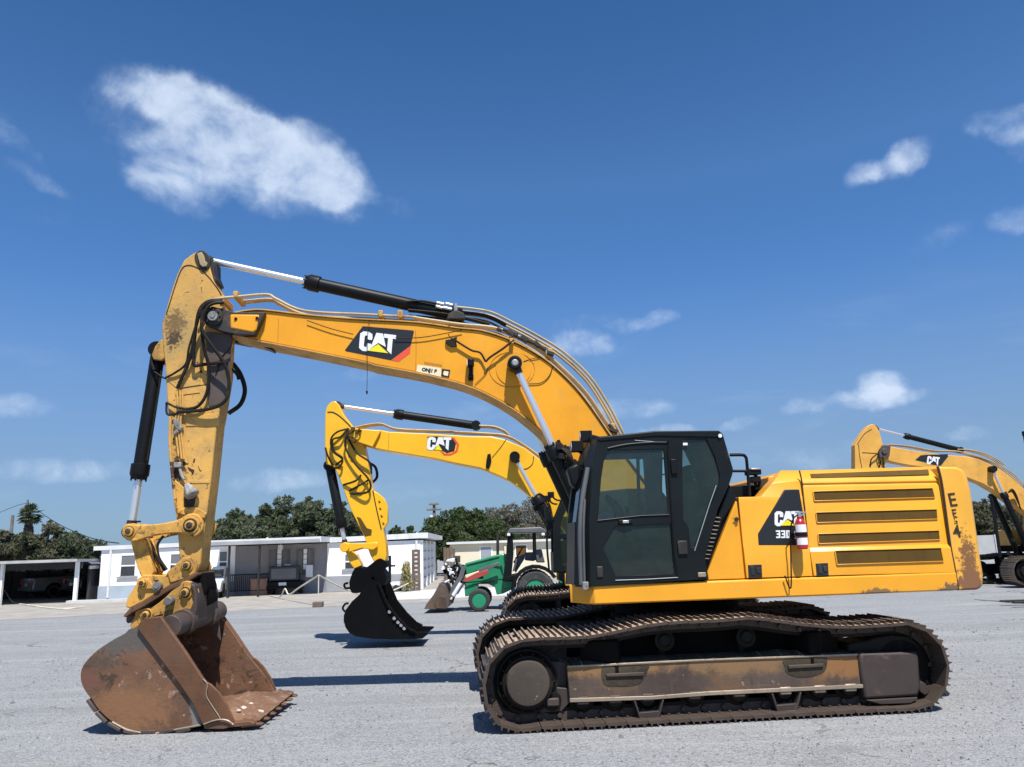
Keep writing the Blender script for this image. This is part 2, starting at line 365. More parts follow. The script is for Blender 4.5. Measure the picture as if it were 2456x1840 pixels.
M['seat'] = paint('seat_fabric', (.10, .102, .105), .85, vary=.3, bump=.2)
M['panel'] = paint('interior_grey', (.22, .225, .22), .7, vary=.2, bump=.1)
def stencil_mat():
    m, nt = newmat('worn_stencil')
    tc = N(nt, 'ShaderNodeTexCoord').outputs['Object']
    f = ramp(nt, noise(nt, tc, 26, 5, .6), .52, .58, True)
    d = N(nt, 'ShaderNodeBsdfPrincipled'); d.inputs['Base Color'].default_value = (.03, .012, .008, 1); d.inputs['Roughness'].default_value = .6
    t = N(nt, 'ShaderNodeBsdfTransparent')
    mx = N(nt, 'ShaderNodeMixShader', i_0=f, i_1=t.outputs[0], i_2=d.outputs[0])
    o = N(nt, 'ShaderNodeOutputMaterial'); nt.links.new(mx.outputs[0], o.inputs[0]); return m
M['stencil'] = stencil_mat()
# ---------------------------------------------------------------- shared machine parts
# CAT lettering in unit coordinates, x 0..1, y 0 (top) .. 1 (bottom)
CAT_C = [(.36, .28), (.35, .09), (.25, 0), (.11, 0), (.02, .13), (0, .7), (.0, .88), (.09, 1), (.2, 1), (.31, .9), (.335, .6), (.22, .58), (.205, .76), (.16, .8), (.125, .72), (.145, .25), (.175, .19), (.22, .2), (.215, .38), (.34, .4)]
CAT_A = [(.46, .0), (.64, .0), (.73, .66), (.52, .50), (.33, .80), (.30, .86)]
CAT_T = [(.67, 0), (1, 0), (1, .2), (.91, .2), (.885, 1), (.765, .82), (.785, .2), (.67, .2)]
CAT_Y = [(.52, .56), (.22, .96), (.80, .96)]
def affine(o, ux, uy): return lambda p: (o[0]+ux[0]*p[0]+uy[0]*p[1], o[1]+ux[1]*p[0]+uy[1]*p[1])
def cat_logo(parent, fr, y, tagn, o, ux, uy, whites='decalwhite', t=.003, ymat='decalyellow'):
    A = affine(o, ux, uy)
    b = MB()
    for pl in (CAT_C, CAT_A, CAT_T): b.prism(fr.pl(y, tagn, [A(p) for p in pl]), y-t, y)
    b.build('lettering', M[whites], parent, None)
    if ymat: MB().prism(fr.pl(y-t, tagn, [A(p) for p in CAT_Y]), y-t-.002, y-t).build('lettering_triangle', M[ymat], parent, None)
def hyd_cyl(root, name, p0, p1, frac, rr, rb, matb='black', rg=None, knob=None):
    """hydraulic cylinder: rod starts at p0, barrel ends at p1, gland at frac"""
    p0 = Vector(p0); p1 = Vector(p1); d = (p1-p0).normalized(); g = p0.lerp(p1, frac); rg = rg or rb*1.28
    L = (p1-p0).length
    b = MB().lathe(g, d, [(-.05, rr*1.25), (-.05, rb*.95), (.0, rg*.96), (.01, rg), (.14, rg), (.15, rb), (L*(1-frac)-.05, rb), (L*(1-frac)-.02, rb*.9)], 24)
    a = Vector((0, 1, 0))
    b.cyl(p1-a*rb*1.1, p1+a*rb*1.1, rb*1.15, n=20)
    for k in range(8):
        u = d.cross(a).normalized(); w = d.cross(u); v = u*cos(k*pi/4)+w*sin(k*pi/4)
        b.cyl(g+v*rg*.8-d*.07, g+v*rg*.8+d*.03, rb*.12, n=6)
    cyl = b.build(name, M[matb], root, 40)
    r = MB().cyl(p0, g, rr, n=20)
    r.build('rod', M['chrome'], cyl)
    e = MB().cyl(p0-a*rb*.8, p0+a*rb*.8, rb*.95, n=20).cyl(p0, p0+d*.14, rr*1.5, rr*1.2, n=16)
    e.build('rod_eye', M['steel'] if matb == 'black' else M[matb], cyl)
    return cyl
def pin_boss(b, c, y0, y1, r, n=20):
    b.cyl((c[0], y0, c[1]), (c[0], y1, c[1]), r, n=n)
def shoe_mesh(pitch, w):
    b = MB(); p = pitch; t = .018
    prof = [(-p*.53, -.004), (-p*.50, .012), (-p*.37, .012), (-p*.35, .050), (-p*.30, .050), (-p*.27, .012), (-p*.02, .012), (0, .042), (p*.045, .042), (p*.07, .012), (p*.30, .012), (p*.325, .046), (p*.37, .046), (p*.395, .010), (p*.50, .0), (p*.5, -t), (-p*.5, -t-.004)]
    b.prism(prof, -w/2, w/2)
    top = range(2, 2+14)     # outer flats tan like sunlit dried dirt, grouser flanks painted dark as their shadow
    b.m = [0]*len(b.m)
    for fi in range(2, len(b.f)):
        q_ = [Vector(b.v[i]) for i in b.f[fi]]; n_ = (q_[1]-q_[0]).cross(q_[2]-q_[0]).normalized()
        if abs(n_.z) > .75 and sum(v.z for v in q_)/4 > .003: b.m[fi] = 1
    for yy in (-.11, .11):
        b.box((0, yy, -.06), (p*.98, .035, .09))
        for xx in (-.25, .25): b.cyl((p*xx, yy*1.6, -.02), (p*xx, yy*1.6, -.035), .016, n=6)
    b.cyl((p*.5, -.16, -.07), (p*.5, .16, -.07), .026, n=8)
    # plain bolt heads at the rim of the plate
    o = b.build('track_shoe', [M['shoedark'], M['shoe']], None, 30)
    return o
def closed_path(P, n):
    """n evenly spaced points with tangents on a closed polyline"""
    P = [Vector(p) for p in P]; m = len(P); seg = [(P[(i+1) % m]-P[i]).length for i in range(m)]; L = sum(seg)
    out = []; i = 0; acc = 0.0
    for k in range(n):
        t = k*L/n
        while acc+seg[i] < t: acc += seg[i]; i += 1
        u = (t-acc)/seg[i]; out.append(P[i].lerp(P[(i+1) % m], u))
    return out, L
def track(root, path, yc, w, proto, n=49, mirror=False):
    tr = MB()
    pts, L = closed_path(catmull([Vector((p[0], 0, p[1])) for p in path], 8, True), n)
    # inner chain: two continuous rails following the path
    cen = sum(pts, Vector())/len(pts)
    for yy in (-.09, .09):
        rings = []
        for k, p in enumerate(pts):
            d = (pts[(k+1) % n]-pts[k-1]).normalized(); nn = Vector((d.z, 0, -d.x))
            if nn.dot(cen-p) < 0: nn = -nn
            a = p+nn*.05; c = p+nn*.14
            rings.append([a+Vector((0, yc+yy-.03, 0)), a+Vector((0, yc+yy+.03, 0)), c+Vector((0, yc+yy+.03, 0)), c+Vector((0, yc+yy-.03, 0))])
        rings.append(rings[0]); tr.loft(rings, cap=False)
    t = tr.build('track', M['chain'], root)
    for k in range(n):
        p = (pts[k]+pts[(k+1) % n])/2; d = (pts[(k+1) % n]-pts[k]).normalized(); nn = Vector((d.z, 0, -d.x))
        if nn.dot(cen-p) > 0: nn = -nn
        o = proto.copy(); COL.objects.link(o); o.parent = t
        ax = nn.cross(Vector((0, 1, 0)))*-1
        ax = Vector((0, 1, 0)).cross(nn)
        R = Matrix((ax, Vector((0, 1, 0)), nn)).transposed()
        jit = Matrix.Rotation(random.uniform(-.025, .025), 3, 'Y')
        o.rotation_euler = (R @ jit).to_euler(); o.location = (p.x, yc, p.z)
    return t
# ================================================================ EXCAVATOR 1 (foreground)
def rows(b, fr, levels, yback):
    """panel given by levels (tag,L,R,y): front face follows the levels, solid back to yback"""
    Ls = []; Rs = []
    for (tg, L, R, y) in levels:
        a = fr.q(*S(tg, *L), y); c = fr.q(*S(tg, *R), y); Ls.append(a); Rs.append(c)
    n = len(levels)
    vs = Ls+Rs+[Vector((p.x, yback, p.z)) for p in Ls]+[Vector((p.x, yback, p.z)) for p in Rs]
    fs = []
    for i in range(n-1):
        fs += [(i, i+1, n+i+1, n+i), (2*n+i, 3*n+i, 3*n+i+1, 2*n+i+1), (i, 2*n+i, 2*n+i+1, i+1), (n+i, n+i+1, 3*n+i+1, 3*n+i)]
    fs += [(0, n, 3*n, 2*n), (n-1, 3*n-1, 4*n-1, 2*n-1)]
    b.add(vs, fs); return b
E1 = thing('excavator', 'large mud-caked yellow crawler excavator in the foreground with a rusty bucket resting on the gravel', 'excavator', F1)
f = F1
# ---- tracks
z7p = [(205, 960), (213, 865), (250, 775), (320, 692), (420, 622), (520, 594), (750, 580), (1000, 574), (1200, 547), (1400, 503), (1650, 460), (1900, 444)]
z8p = [(0, 440), (200, 427), (370, 412), (600, 446), (850, 476), (1100, 488), (1300, 484), (1500, 468), (1610, 456), (1780, 512), (1880, 600), (1940, 705), (1962, 850), (1940, 975)]
pth = f.pl(-1.6, 'z7', z7p, 'z8', z8p)
xr = f.q(*S('z8', 1740, 1195), -1.6).x; xl = f.q(*S('z7', 400, 1340), -1.6).x
zr = f.pl(-1.6, 'z8', [(1870, 1090)])[0]
zl = f.pl(-1.6, 'z7', [(236, 1165)])[0]
nb = 12
pth += [zr]+[(xr+(xl-xr)*k/nb, .045) for k in range(nb+1)]+[zl]
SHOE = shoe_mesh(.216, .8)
_p, _L = closed_path(catmull([Vector((p[0], 0, p[1])) for p in pth], 8, True), 10)
NSH = min(50, int(round(_L/.2165)))
print('TRACK LENGTH', _L, NSH, 'x', min(p[0] for p in pth), max(p[0] for p in pth))
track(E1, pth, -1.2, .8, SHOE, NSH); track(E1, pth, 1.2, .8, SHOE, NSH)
bpy.data.objects.remove(SHOE)
for sy in (-1, 1):
    yf = -1.42
    X = lambda y0: y0 if sy < 0 else -y0
    b = MB()
    fo = f.pl(yf, 'z7', [(885, 812), (1600, 780)], 'z8', [(0, 757), (1215, 712), (1250, 985), (0, 1045)], 'z7', [(905, 1098)])
    b.prism(fo, X(-1.42), X(-1.0))
    tf = b.build('track_frame', M['tframe_beam'], E1, bevel=.012)
    b = MB()
    zt = f.q(*S('z7', 1500, 1080), yf).z; xa = fo[0][0]; xb = fo[3][0]
    lip = f.pl(yf, 'z7', [(905, 1070), (1600, 1048)], 'z8', [(0, 1012), (1250, 955), (1250, 985), (0, 1045)], 'z7', [(1600, 1078), (905, 1102)])
    b.prism(lip, X(-1.45), X(-1.421))
    b.prism(f.pl(yf, 'z7', [(885, 805), (1600, 770)], 'z8', [(0, 750), (1215, 705), (1217, 722), (0, 766)], 'z7', [(885, 822)]), X(-1.435), X(-1.422))
    b.build('frame_edge', M['worn'], tf, bevel=.004)
    # step recesses packed with mud
    for tg, pl_, hd in (('z7', [(1170, 822), (1260, 812), (1530, 806), (1545, 840), (1500, 930), (1440, 965), (1320, 975), (1210, 968), (1175, 930)], [(1200, 870), (1510, 855), (1505, 885), (1205, 895)]),
                    ('z8', [(605, 762), (700, 748), (940, 740), (965, 770), (945, 850), (860, 890), (740, 902), (640, 870), (620, 815)], [(640, 800), (930, 785), (925, 812), (645, 828)])):
        mb = MB(); pp = f.pl(yf, tg, pl_); cxx = sum(p[0] for p in pp)/len(pp); czz = sum(p[1] for p in pp)/len(pp)
        fine = catmull([Vector((p[0], 0, p[1])) for p in pp], 4, True)
        r0 = [Vector((p.x, X(-1.424), p.z)) for p in fine]
        r1 = [Vector((cxx+(p.x-cxx)*.85, X(-1.428), czz+(p.z-czz)*.8)) for p in fine]
        mb.loft([r0, r1]); mb.build('step_recess', M['mud'], tf, 60)
        b2 = MB().prism(f.pl(yf, tg, hd), X(-1.45), X(-1.426)); b2.build('step', M['tframe'], tf, bevel=.006)
    b = MB()
    bx = f.pl(yf-.03, 'z8', [(1222, 700), (1700, 690), (1712, 740), (1728, 985), (1708, 1052), (1270, 1080), (1238, 860)])
    b.prism(bx, X(-1.46), X(-.95))
    ib = b.build('idler_guard', M['tframe2'], E1, bevel=.03, seg=3)
    b = MB().prism(f.pl(yf-.03, 'z8', [(1280, 1085), (1700, 1062), (1690, 1085), (1640, 1112), (1400, 1120), (1340, 1105)]), X(-1.47), X(-1.0))
    b.prism(f.pl(yf-.03, 'z8', [(1725, 930), (1760, 945), (1808, 990), (1790, 1035), (1765, 1048), (1722, 1015)]), X(-1.45), X(-1.3))
    b.build('guide_plate', M['tframe2'], ib, bevel=.008)
    b = MB().prism(f.pl(-1.35, 'z8', [(1130, 700), (1135, 622), (1290, 596), (1345, 572), (1480, 548), (1640, 560), (1720, 640), (1720, 700)]), X(-1.36), X(-.98))
    b.build('idler_yoke', M['chain'], ib, bevel=.02)
    # idler wheel, sprocket, rollers
    ic = f.q(*S('z8', 1600, 830), -1.42)
    b = MB().lathe((ic.x, -1.36, ic.z), (0, 1, 0), [(0, .06), (0, .3), (.03, .36), (.1, .36), (.1, .40), (.2, .40), (.2, .36), (.28, .34), (.3, .1)], 36)
    if sy > 0: b.v = [(p[0], -p[1], p[2]) for p in b.v]
    b.build('idler', M['chain'], E1)
    sc = f.q(*S('z7', 568, 950), -1.5)
    b = MB(); nt_ = 21
    for s_ in (-1.27, -1.16):
        prof = []
        for k in range(nt_*2):
            r = .47 if k % 2 == 0 else .40
            for dk in (-.3, .3): prof.append((sc.x+r*cos((k+dk)*pi/nt_), sc.z+r*sin((k+dk)*pi/nt_)))
        b.prism(prof, X(s_), X(s_+.06))
    b.cyl((sc.x, X(-1.38), sc.z), (sc.x, X(-.9), sc.z), .33, n=40)
    sp = b.build('sprocket', M['chain'], E1)
    b = MB().lathe((sc.x, -1.38, sc.z), (0, -1, 0), [(.06, .238), (.10, .236), (.125, .222), (.13, .19), (.124, .05), (.124, .0)], 48)
    if sy > 0: b.v = [(p[0], -p[1], p[2]) for p in b.v]
    b.build('hub_plate', M['hub'], sp, 25)
    b = MB().lathe((sc.x, -1.38, sc.z), (0, -1, 0), [(0, .31), (.05, .275), (.07, .27), (.072, .0)], 48)
    for k in range(14):
        b.cyl((sc.x+.285*cos(k*pi/7), -1.43, sc.z+.285*sin(k*pi/7)), (sc.x+.285*cos(k*pi/7), -1.375, sc.z+.285*sin(k*pi/7)), .013, n=6)
    if sy > 0: b.v = [(p[0], -p[1], p[2]) for p in b.v]
    b.build('hub_flange', M['chain'], sp, 25)
    # frame leg between sprocket and beam
    b = MB().prism(f.pl(yf, 'z7', [(740, 1000), (815, 990), (905, 1000), (920, 1110), (850, 1190), (660, 1200), (700, 1080)]), X(-1.36), X(-1.05))
    b.prism(f.pl(yf, 'z7', [(760, 780), (890, 790), (900, 1110), (780, 1100)]), X(-1.3), X(-1.05))
    b.build('frame_leg', M['tframe2'], tf, bevel=.01)
    for tg, px in [('z7', 770), ('z7', 1015), ('z7', 1280), ('z7', 1550), ('z7', 1930), ('z8', 250), ('z8', 630), ('z8', 912), ('z8', 1165)]:
        p = f.q(*S(tg, px, 1120 if tg == 'z7' else 1070), -1.42)
        b = MB().lathe((p.x, X(-1.40), .265), (0, sy*-1*-1 if False else (1 if sy < 0 else -1), 0), [(0, .05), (0, .09), (.05, .105), (.07, .145), (.10, .145), (.11, .11), (.28, .11), (.3, .145), (.33, .145), (.36, .09)], 24)
        rl = b.build('roller', M['chain'], E1)
        MB().box((p.x, X(-1.415), .262), (.13, .05, .08)).build('roller_cap', M['worn' if tg == 'z8' and px > 600 else 'tframe'], rl, bevel=.012)
    for tg, x0 in (('z7', 1545), ('z8', 622)):
        b = MB(); dx = 0
        y0_, y1_ = (1090, 1255) if tg == 'z7' else (1030, 1195)
        pp = f.pl(yf, tg, [(x0-120, y0_), (x0-105, y0_), (x0-60, y1_-25), (x0+70, y1_-32), (x0+110, y0_-10), (x0+125, y0_-12), (x0+85, y1_-10), (x0-70, y1_)])
        b.prism(pp, X(-1.46), X(-1.10))
        pp = f.pl(yf, tg, [(x0-80, y1_-70), (x0+88, y1_-85), (x0+80, y1_-12), (x0-68, y1_-3)])
        b.prism(pp, X(-1.455), X(-1.40))
        b.build('track_guide', M['tframe2'], tf, bevel=.006)
    for tg, px, py in (('z7', 1680, 600), ('z8', 302, 572)):
        p = f.q(*S(tg, px, py), -1.3)
        b = MB().lathe((p.x, X(-1.34), p.z), (0, 1 if sy < 0 else -1, 0), [(0, .05), (-.01, .062), (.0, .075), (.02, .078), (.03, .11), (.05, .11), (.06, .09), (.28, .09), (.3, .05)], 24)
        b.cyl((p.x, X(-1.1), p.z), (p.x+.0, X(-1.1), p.z-.25), .05)
        b.build('carrier_roller', M['chain'], E1)
    # earth packed on top of the beam
    b = MB(); x0 = fo[0][0]; x1 = fo[3][0]
    top0 = fo[0][1]; top1 = fo[3][1]; nx = 60; rings = []
    for i in range(nx+1):
        x = x0+.05+(x1-x0-.1)*i/nx; zt = top0+(top1-top0)*i/nx
        h = .02+.04*mnoise.noise(Vector((x*3, sy, 0)))+.02*mnoise.noise(Vector((x*11, sy, 3)))
        rings.append([Vector((x, X(-1.42), zt-.01)), Vector((x, X(-1.40), zt+max(.006, h*.7))), Vector((x, X(-1.25), zt+max(.01, h+.03))), Vector((x, X(-1.02), zt+.03)), Vector((x, X(-1.02), zt-.01))])
    b.loft(rings); b.build('packed_earth', M['mud'], tf, 60)
# centre frame, swing ring
tcx = (min(p[0] for p in pth)+max(p[0] for p in pth))/2
b = MB().box((tcx, 0, .72), (1.9, 2.2, .42)).box((tcx, 0, .74), (3.0, .9, .34))
for sx in (-1, 1):
    b.box((tcx+sx*1.1, -.9, .68), (.42, 1.0, .36), Matrix.Rotation(sx*.35, 3, 'Z')).box((tcx+sx*1.1, .9, .68), (.42, 1.0, .36), Matrix.Rotation(-sx*.35, 3, 'Z'))
b.build('center_frame', M['under'], E1, bevel=.02)
b = MB().cyl((tcx, 0, .92), (tcx, 0, 1.2), .78, n=48).cyl((tcx, 0, .97), (tcx, 0, 1.03), .84, n=48)
b.build('swing_ring', M['under'], E1)
# ---- side rail (near) and deck
yr = -1.5
b = MB()
ftop = [f.q(*S(*a), yr) for a in (('z5', 572, 1412), ('z5', 1988, 1352), ('z6', 1690, 1173), ('z6', 1714, 1173))]
xf = f.q(*S('z5', 545, 1470), yr).x; xe = f.q(*S('z6', 1712, 1240), yr).x
ztop = ftop[1].z; zb = f.q(*S('z6', 700, 1345), -1.42).z
zm = f.q(*S('z5', 1200, 1528), yr).z
print('RAIL', ztop, zm, zb, xf, xe)
def rail(sign):
    b = MB(); R = []
    for x, dz in ((xf-.16, 0), (xf, 0), (xe, 0)):
        pass
    prof = [(-1.36, ztop), (-1.485, ztop), (-1.5, ztop-.015), (-1.5, zm), (-1.40, zb), (-1.2, zb)]
    rr = []
    dx = 0 if sign > 0 else 0
    if sign < 0: dx = .34
    for x, inn in ((xf-.17+dx, .33), (xf-.12+dx, .26), (xf+.05+dx, .0), (xe, 0)):
        rr.append([Vector((x+(.12 if (i == 4 or i == 5) and inn > 0 else 0), sign*(p[0]+inn), p[1])) for i, p in enumerate(prof)])
    b.loft(rr)
    return b.build('side_rail', M['yellow_rail'], E1, bevel=.008)
rail(1); rail(-1)
b = MB().box(((xf+xe)/2+.15, 0, (zb+ztop)/2+.02), (xe-xf-.35, 2.74, ztop-zb-.06))
b.build('deck', M['under'], E1)
# ---- panels behind the cab
b = MB()
b.prism(f.pl(-1.47, 'z5', [(1708, 732), (1716, 745), (1781, 1352), (1488, 1362), (1480, 1295)]), -1.47, -1.40)
b.build('battery_door', M['yellow'], E1, bevel=.014, seg=3)
b = MB()
rows(b, f, [('z6', (385, 403), (520, 403), -1.24), ('z6', (355, 450), (530, 445), -1.36), ('z6', (318, 500), (538, 478), -1.42),
            ('z6', (235, 600), (545, 590), -1.44), ('z6', (68, 603), (548, 600), -1.445), ('z6', (70, 640), (552, 640), -1.46), ('z6', (100, 960), (595, 960), -1.465),
            ('z6', (108, 1010), (602, 1005), -1.49), ('z6', (128, 1213), (624, 1197), -1.49)], -1.2)
b.build('front_hood_panel', M['yellow'], E1, 50, bevel=.012, seg=3)
b = MB()
rows(b, f, [('z6', (530, 403), (1555, 372), -1.22), ('z6', (537, 445), (1568, 410), -1.345), ('z6', (545, 478), (1580, 452), -1.425), ('z6', (550, 500), (1585, 480), -1.44), ('z6', (551, 512), (1589, 493), -1.425),
            ('z6', (553, 530), (1594, 512), -1.445), ('z6', (598, 985), (1650, 955), -1.46), ('z6', (606, 1015), (1662, 985), -1.495), ('z6', (633, 1196), (1698, 1170), -1.495)], -1.2)
EN = b.build('engine_door', M['yellow'], E1, 50, bevel=.006)
for pl_, yy in (([(605, 428), (1493, 394), (1500, 433), (612, 459)], (-1.33, -1.245)), ([(626, 560), (1524, 535), (1540, 606), (635, 632)], (-1.452, -1.40)), ([(646, 718), (1557, 694), (1560, 768), (655, 795)], (-1.457, -1.40)),
                ([(662, 879), (1574, 853), (1578, 923), (668, 953)], (-1.463, -1.40)), ([(790, 1006), (1588, 984), (1606, 1085), (806, 1110)], (-1.501, -1.45))):
    if pl_[0][1] == 428:
        a = [f.q(*S('z6', *pl_[0]), -1.315), f.q(*S('z6', *pl_[1]), -1.31), f.q(*S('z6', *pl_[2]), -1.408), f.q(*S('z6', *pl_[3]), -1.395)]
        bb = MB().loft([a, [p+Vector((0, .06, -.03)) for p in a]])
    else:
        P_ = f.pl(yy[0], 'z6', pl_)
        bb = MB().prism(P_, yy[0], yy[1])
    g = bb.build('grille', M['grille'], EN)
    if pl_[0][1] != 428:
        P_ = f.pl(yy[0], 'z6', pl_); lb = MB()
        for (a, c) in ((0, 1), (3, 2), (0, 3), (1, 2)): lb.bar((P_[a][0], yy[0]-.004, P_[a][1]), (P_[c][0], yy[0]-.004, P_[c][1]), .012, .008)
        lb.build('grille_shadow_lip', M['yellow'], g, bevel=.003)  # raised lips added for the shadow line a recessed grille would have
# decal, hood top, pockets, seams
b = MB().prism(f.pl(-1.468, 'z6', [(415, 545), (524, 545), (560, 760), (590, 970), (218, 978), (212, 880)]), -1.468, -1.44)
b.build('decal_panel', M['decalblack'], E1, bevel=.006)
cat_logo(E1, f, -1.468, 'z6', (333, 710), (190, -2), (6, 112))
def sevenseg(b, fr, y, tg, o, ux, uy, ch, t=.003):
    A = affine(o, ux, uy)
    G = {'3': [[(0, 0), (1, 0), (1, 1), (0, 1), (0, .8), (.65, .8), (.65, .6), (.2, .6), (.2, .4), (.65, .4), (.65, .2), (0, .2)]],
         '0': [[(0, 0), (.38, 0), (.38, 1), (0, 1)], [(.62, 0), (1, 0), (1, 1), (.62, 1)], [(.38, 0), (.62, 0), (.62, .2), (.38, .2)], [(.38, .8), (.62, .8), (.62, 1), (.38, 1)]]}
    for pl_ in G[ch]: b.prism(fr.pl(y, tg, [A(p) for p in pl_]), y-t, y)
b = MB()
for i, ch in enumerate('330'): sevenseg(b, f, -1.468, 'z6', (346+i*38, 853), (32, -1), (3, 58), ch)
b.prism(f.pl(-1.468, 'z6', [(485, 862), (500, 861), (502, 915), (487, 916)]), -1.471, -1.468)
b.build('model_number', M['decalwhite'], E1)
for pl_ in ([(138, 1112), (241, 1110), (246, 1208), (144, 1212)], [(645, 1100), (740, 1098), (745, 1193), (653, 1198)]):
    P_ = f.pl(-1.497, 'z6', pl_)
    b = MB().mat(0).prism(P_, -1.4975, -1.47)
    xs = [p[0] for p in P_]; zs = [p[1] for p in P_]
    b.mat(1).bb(min(xs)+.03, (min(xs)+max(xs))/2-.005, -1.505, -1.497, min(zs)+.03, max(zs)-.02).bb((min(xs)+max(xs))/2+.012, max(xs)-.02, -1.507, -1.497, min(zs)+.05, max(zs)-.035)
    b.build('latch_pocket', [M['decalblack'], M['steel']], E1, bevel=.004)
# hood roof between panels and far side
ht = f.q(*S('z6', 900, 390), -1.22).z
xh0 = f.q(*S('z6', 395, 403), -1.24).x; xh1 = f.q(*S('z6', 1560, 372), -1.22).x
print('HOOD', ht, xh0, xh1)
zs_ = f.q(*S('z6', 160, 600), -1.445).z; xs0 = f.q(*S('z6', 70, 620), -1.445).x
b = MB()
_h0 = f.q(*S('z6', 245, 590), -1.0); _h1 = f.q(*S('z6', 252, 456), -1.0); _h2 = f.q(*S('z6', 372, 424), -1.0)
b.prism([(_h0.x, zs_-.1), (_h1.x, _h1.z), (_h2.x, min(_h2.z, ht-.03)), (xh0+.08, ht), (xh1, ht+.004), (xh1, zs_-.3)], -1.16, 1.42)
b.build('engine_hood', M['yellow'], E1, bevel=.03)
b = MB().bb(xs0-.3, xh0, -1.39, 1.42, ztop, zs_-.02).bb(xs0-.42, xh0-.2, -1.0, -.35, zs_-.02, zs_+.16)
b.build('service_platform', M['black'], E1, bevel=.01)
b = MB().bb(xh0, xh1+.02, -1.18, 1.4, ztop, ht-.1); b.build('engine_bay', M['under'], E1)
# exhaust
b = MB().cyl((xh0+.5, .9, ht-.05), (xh0+.5, .9, ht+.03), .12).build('exhaust', M['steel'], E1)
# ---- counterweight
cwP = [(1574, 374), (1700, 376), (1750, 400), (1772, 450), (1800, 560), (1838, 830), (1868, 1050), (1893, 1190), (1889, 1275), (1862, 1300), (1716, 1306), (1690, 1170), (1655, 960), (1600, 560)]
b = MB(); cw0 = f.pl(-1.48, 'z6', cwP); cx0 = cw0[-1][0]
rings = []
for y, sh, ins in ((-1.48, 0, .0), (-1.36, .10, -.02), (-1.0, .26, -.02), (-.5, .34, -.02), (.5, .34, -.02), (1.0, .26, -.02), (1.36, .10, -.02), (1.48, 0, .0)):
    rings.append([Vector((p[0]+(sh if i in range(1, 10) else 0), y, p[1])) for i, p in enumerate(cw0)])
b.loft(rings)
CW = b.build('counterweight', M['yellow_cw'], E1, 40, bevel=.035, seg=3)
# seams: dark gaps between panels
def seam(tg, P, y, w=.012):
    pts = [f.q(*S(tg, *p), y) for p in P]
    b = MB().tube(pts, w, n=6, sub=3); return b.build('seal', M['seam'], E1)
seam('z6', [(524, 404), (541, 478), (552, 600), (598, 960), (628, 1196)], -1.445, .008)
seam('z6', [(1562, 372), (1585, 455), (1602, 560), (1656, 960), (1686, 1120), (1716, 1302)], -1.478, .014)
seam('z6', [(66, 640), (92, 850), (121, 1213)], -1.44, .012)
# stencilled number on the counterweight
for ch, c, h in (('E', (1675, 628), 102), ('E', (1690, 728), 62), ('5', (1700, 785), 44), ('4', (1708, 865), 96)):
    p = f.q(*S('z6', *c), -1.484)
    hh = h/3.133/213.
    Mx = Matrix.Translation(p) @ Matrix.Rotation(radians(-5), 4, 'Y') @ Matrix.Rotation(pi/2, 4, 'X') @ Matrix.Scale(.95, 4, (1, 0, 0))
    textmesh('stencil_number', ch, Mx, hh/.70, M['stencil' if h < 80 else 'seam'], CW, bold=.002, ext=.0015)
# ---- handrail beside the hood
b = MB()
b.tube(f.p3(-1.30, 'z5', [(1660, 369), (1755, 369), (1783, 385), (1793, 430), (1815, 690)]), .019, sub=4)
b.tube(f.p3(-1.30, 'z5', [(1680, 497), (1795, 497)]), .016, sub=1)
b.tube(f.p3(-1.05, 'z5', [(1858, 575), (1876, 690)]), .018, sub=1)
b.each('handrail', M['black'], E1)
b = MB(); p = f.q(*S('z5', 1840, 505), -1.1)
b.box(p, (.16, .14, .07)).box(p-Vector((-.02, 0, .09)), (.11, .1, .07)).tube([p, p+Vector((.07, 0, -.12)), p+Vector((.02, 0, -.22))], .02)
m_ = b.build('beacon_mount', M['black'], E1, bevel=.01)
MB().box(p+Vector((.01, -.06, .03)), (.12, .05, .02)).build('mirror', M['alloy'], m_, bevel=.005)
# ---- latch on the battery door
MB().cyl(f.q(*S('z5', 1712, 878), -1.5), f.q(*S('z5', 1712, 878), -1.46), .022).tube(f.p3(-1.495, 'z5', [(1688, 874), (1712, 880), (1708, 900)]), .006).build('door_latch', M['steel'], E1)
# ---------------------------------------------------------------- cab of excavator 1
yc0, yc1 = -1.52, -.50
outer = f.pl(yc0, 'z5', [(600, 245), (622, 226), (1060, 185), (1570, 182), (1600, 208), (1680, 480), (1676, 520), (1650, 600), (1560, 800), (1458, 1180), (1482, 1352), (552, 1412), (545, 900), (562, 560)])
h1 = f.pl(yc0, 'b5', [(150, 300), (645, 285), (655, 310), (695, 885), (440, 892), (50, 935), (62, 760), (78, 560), (100, 410), (120, 340)])
h2 = f.pl(yc0, 'b5', [(205, 985), (715, 962), (735, 1250), (755, 1425), (215, 1440), (95, 1190), (108, 1140)])
h3 = f.pl(yc0, 'b5', [(815, 200), (1035, 195), (1110, 350), (1157, 520), (1152, 610), (935, 1185), (890, 1185), (868, 1000), (822, 930), (812, 560)])
CB = MB()
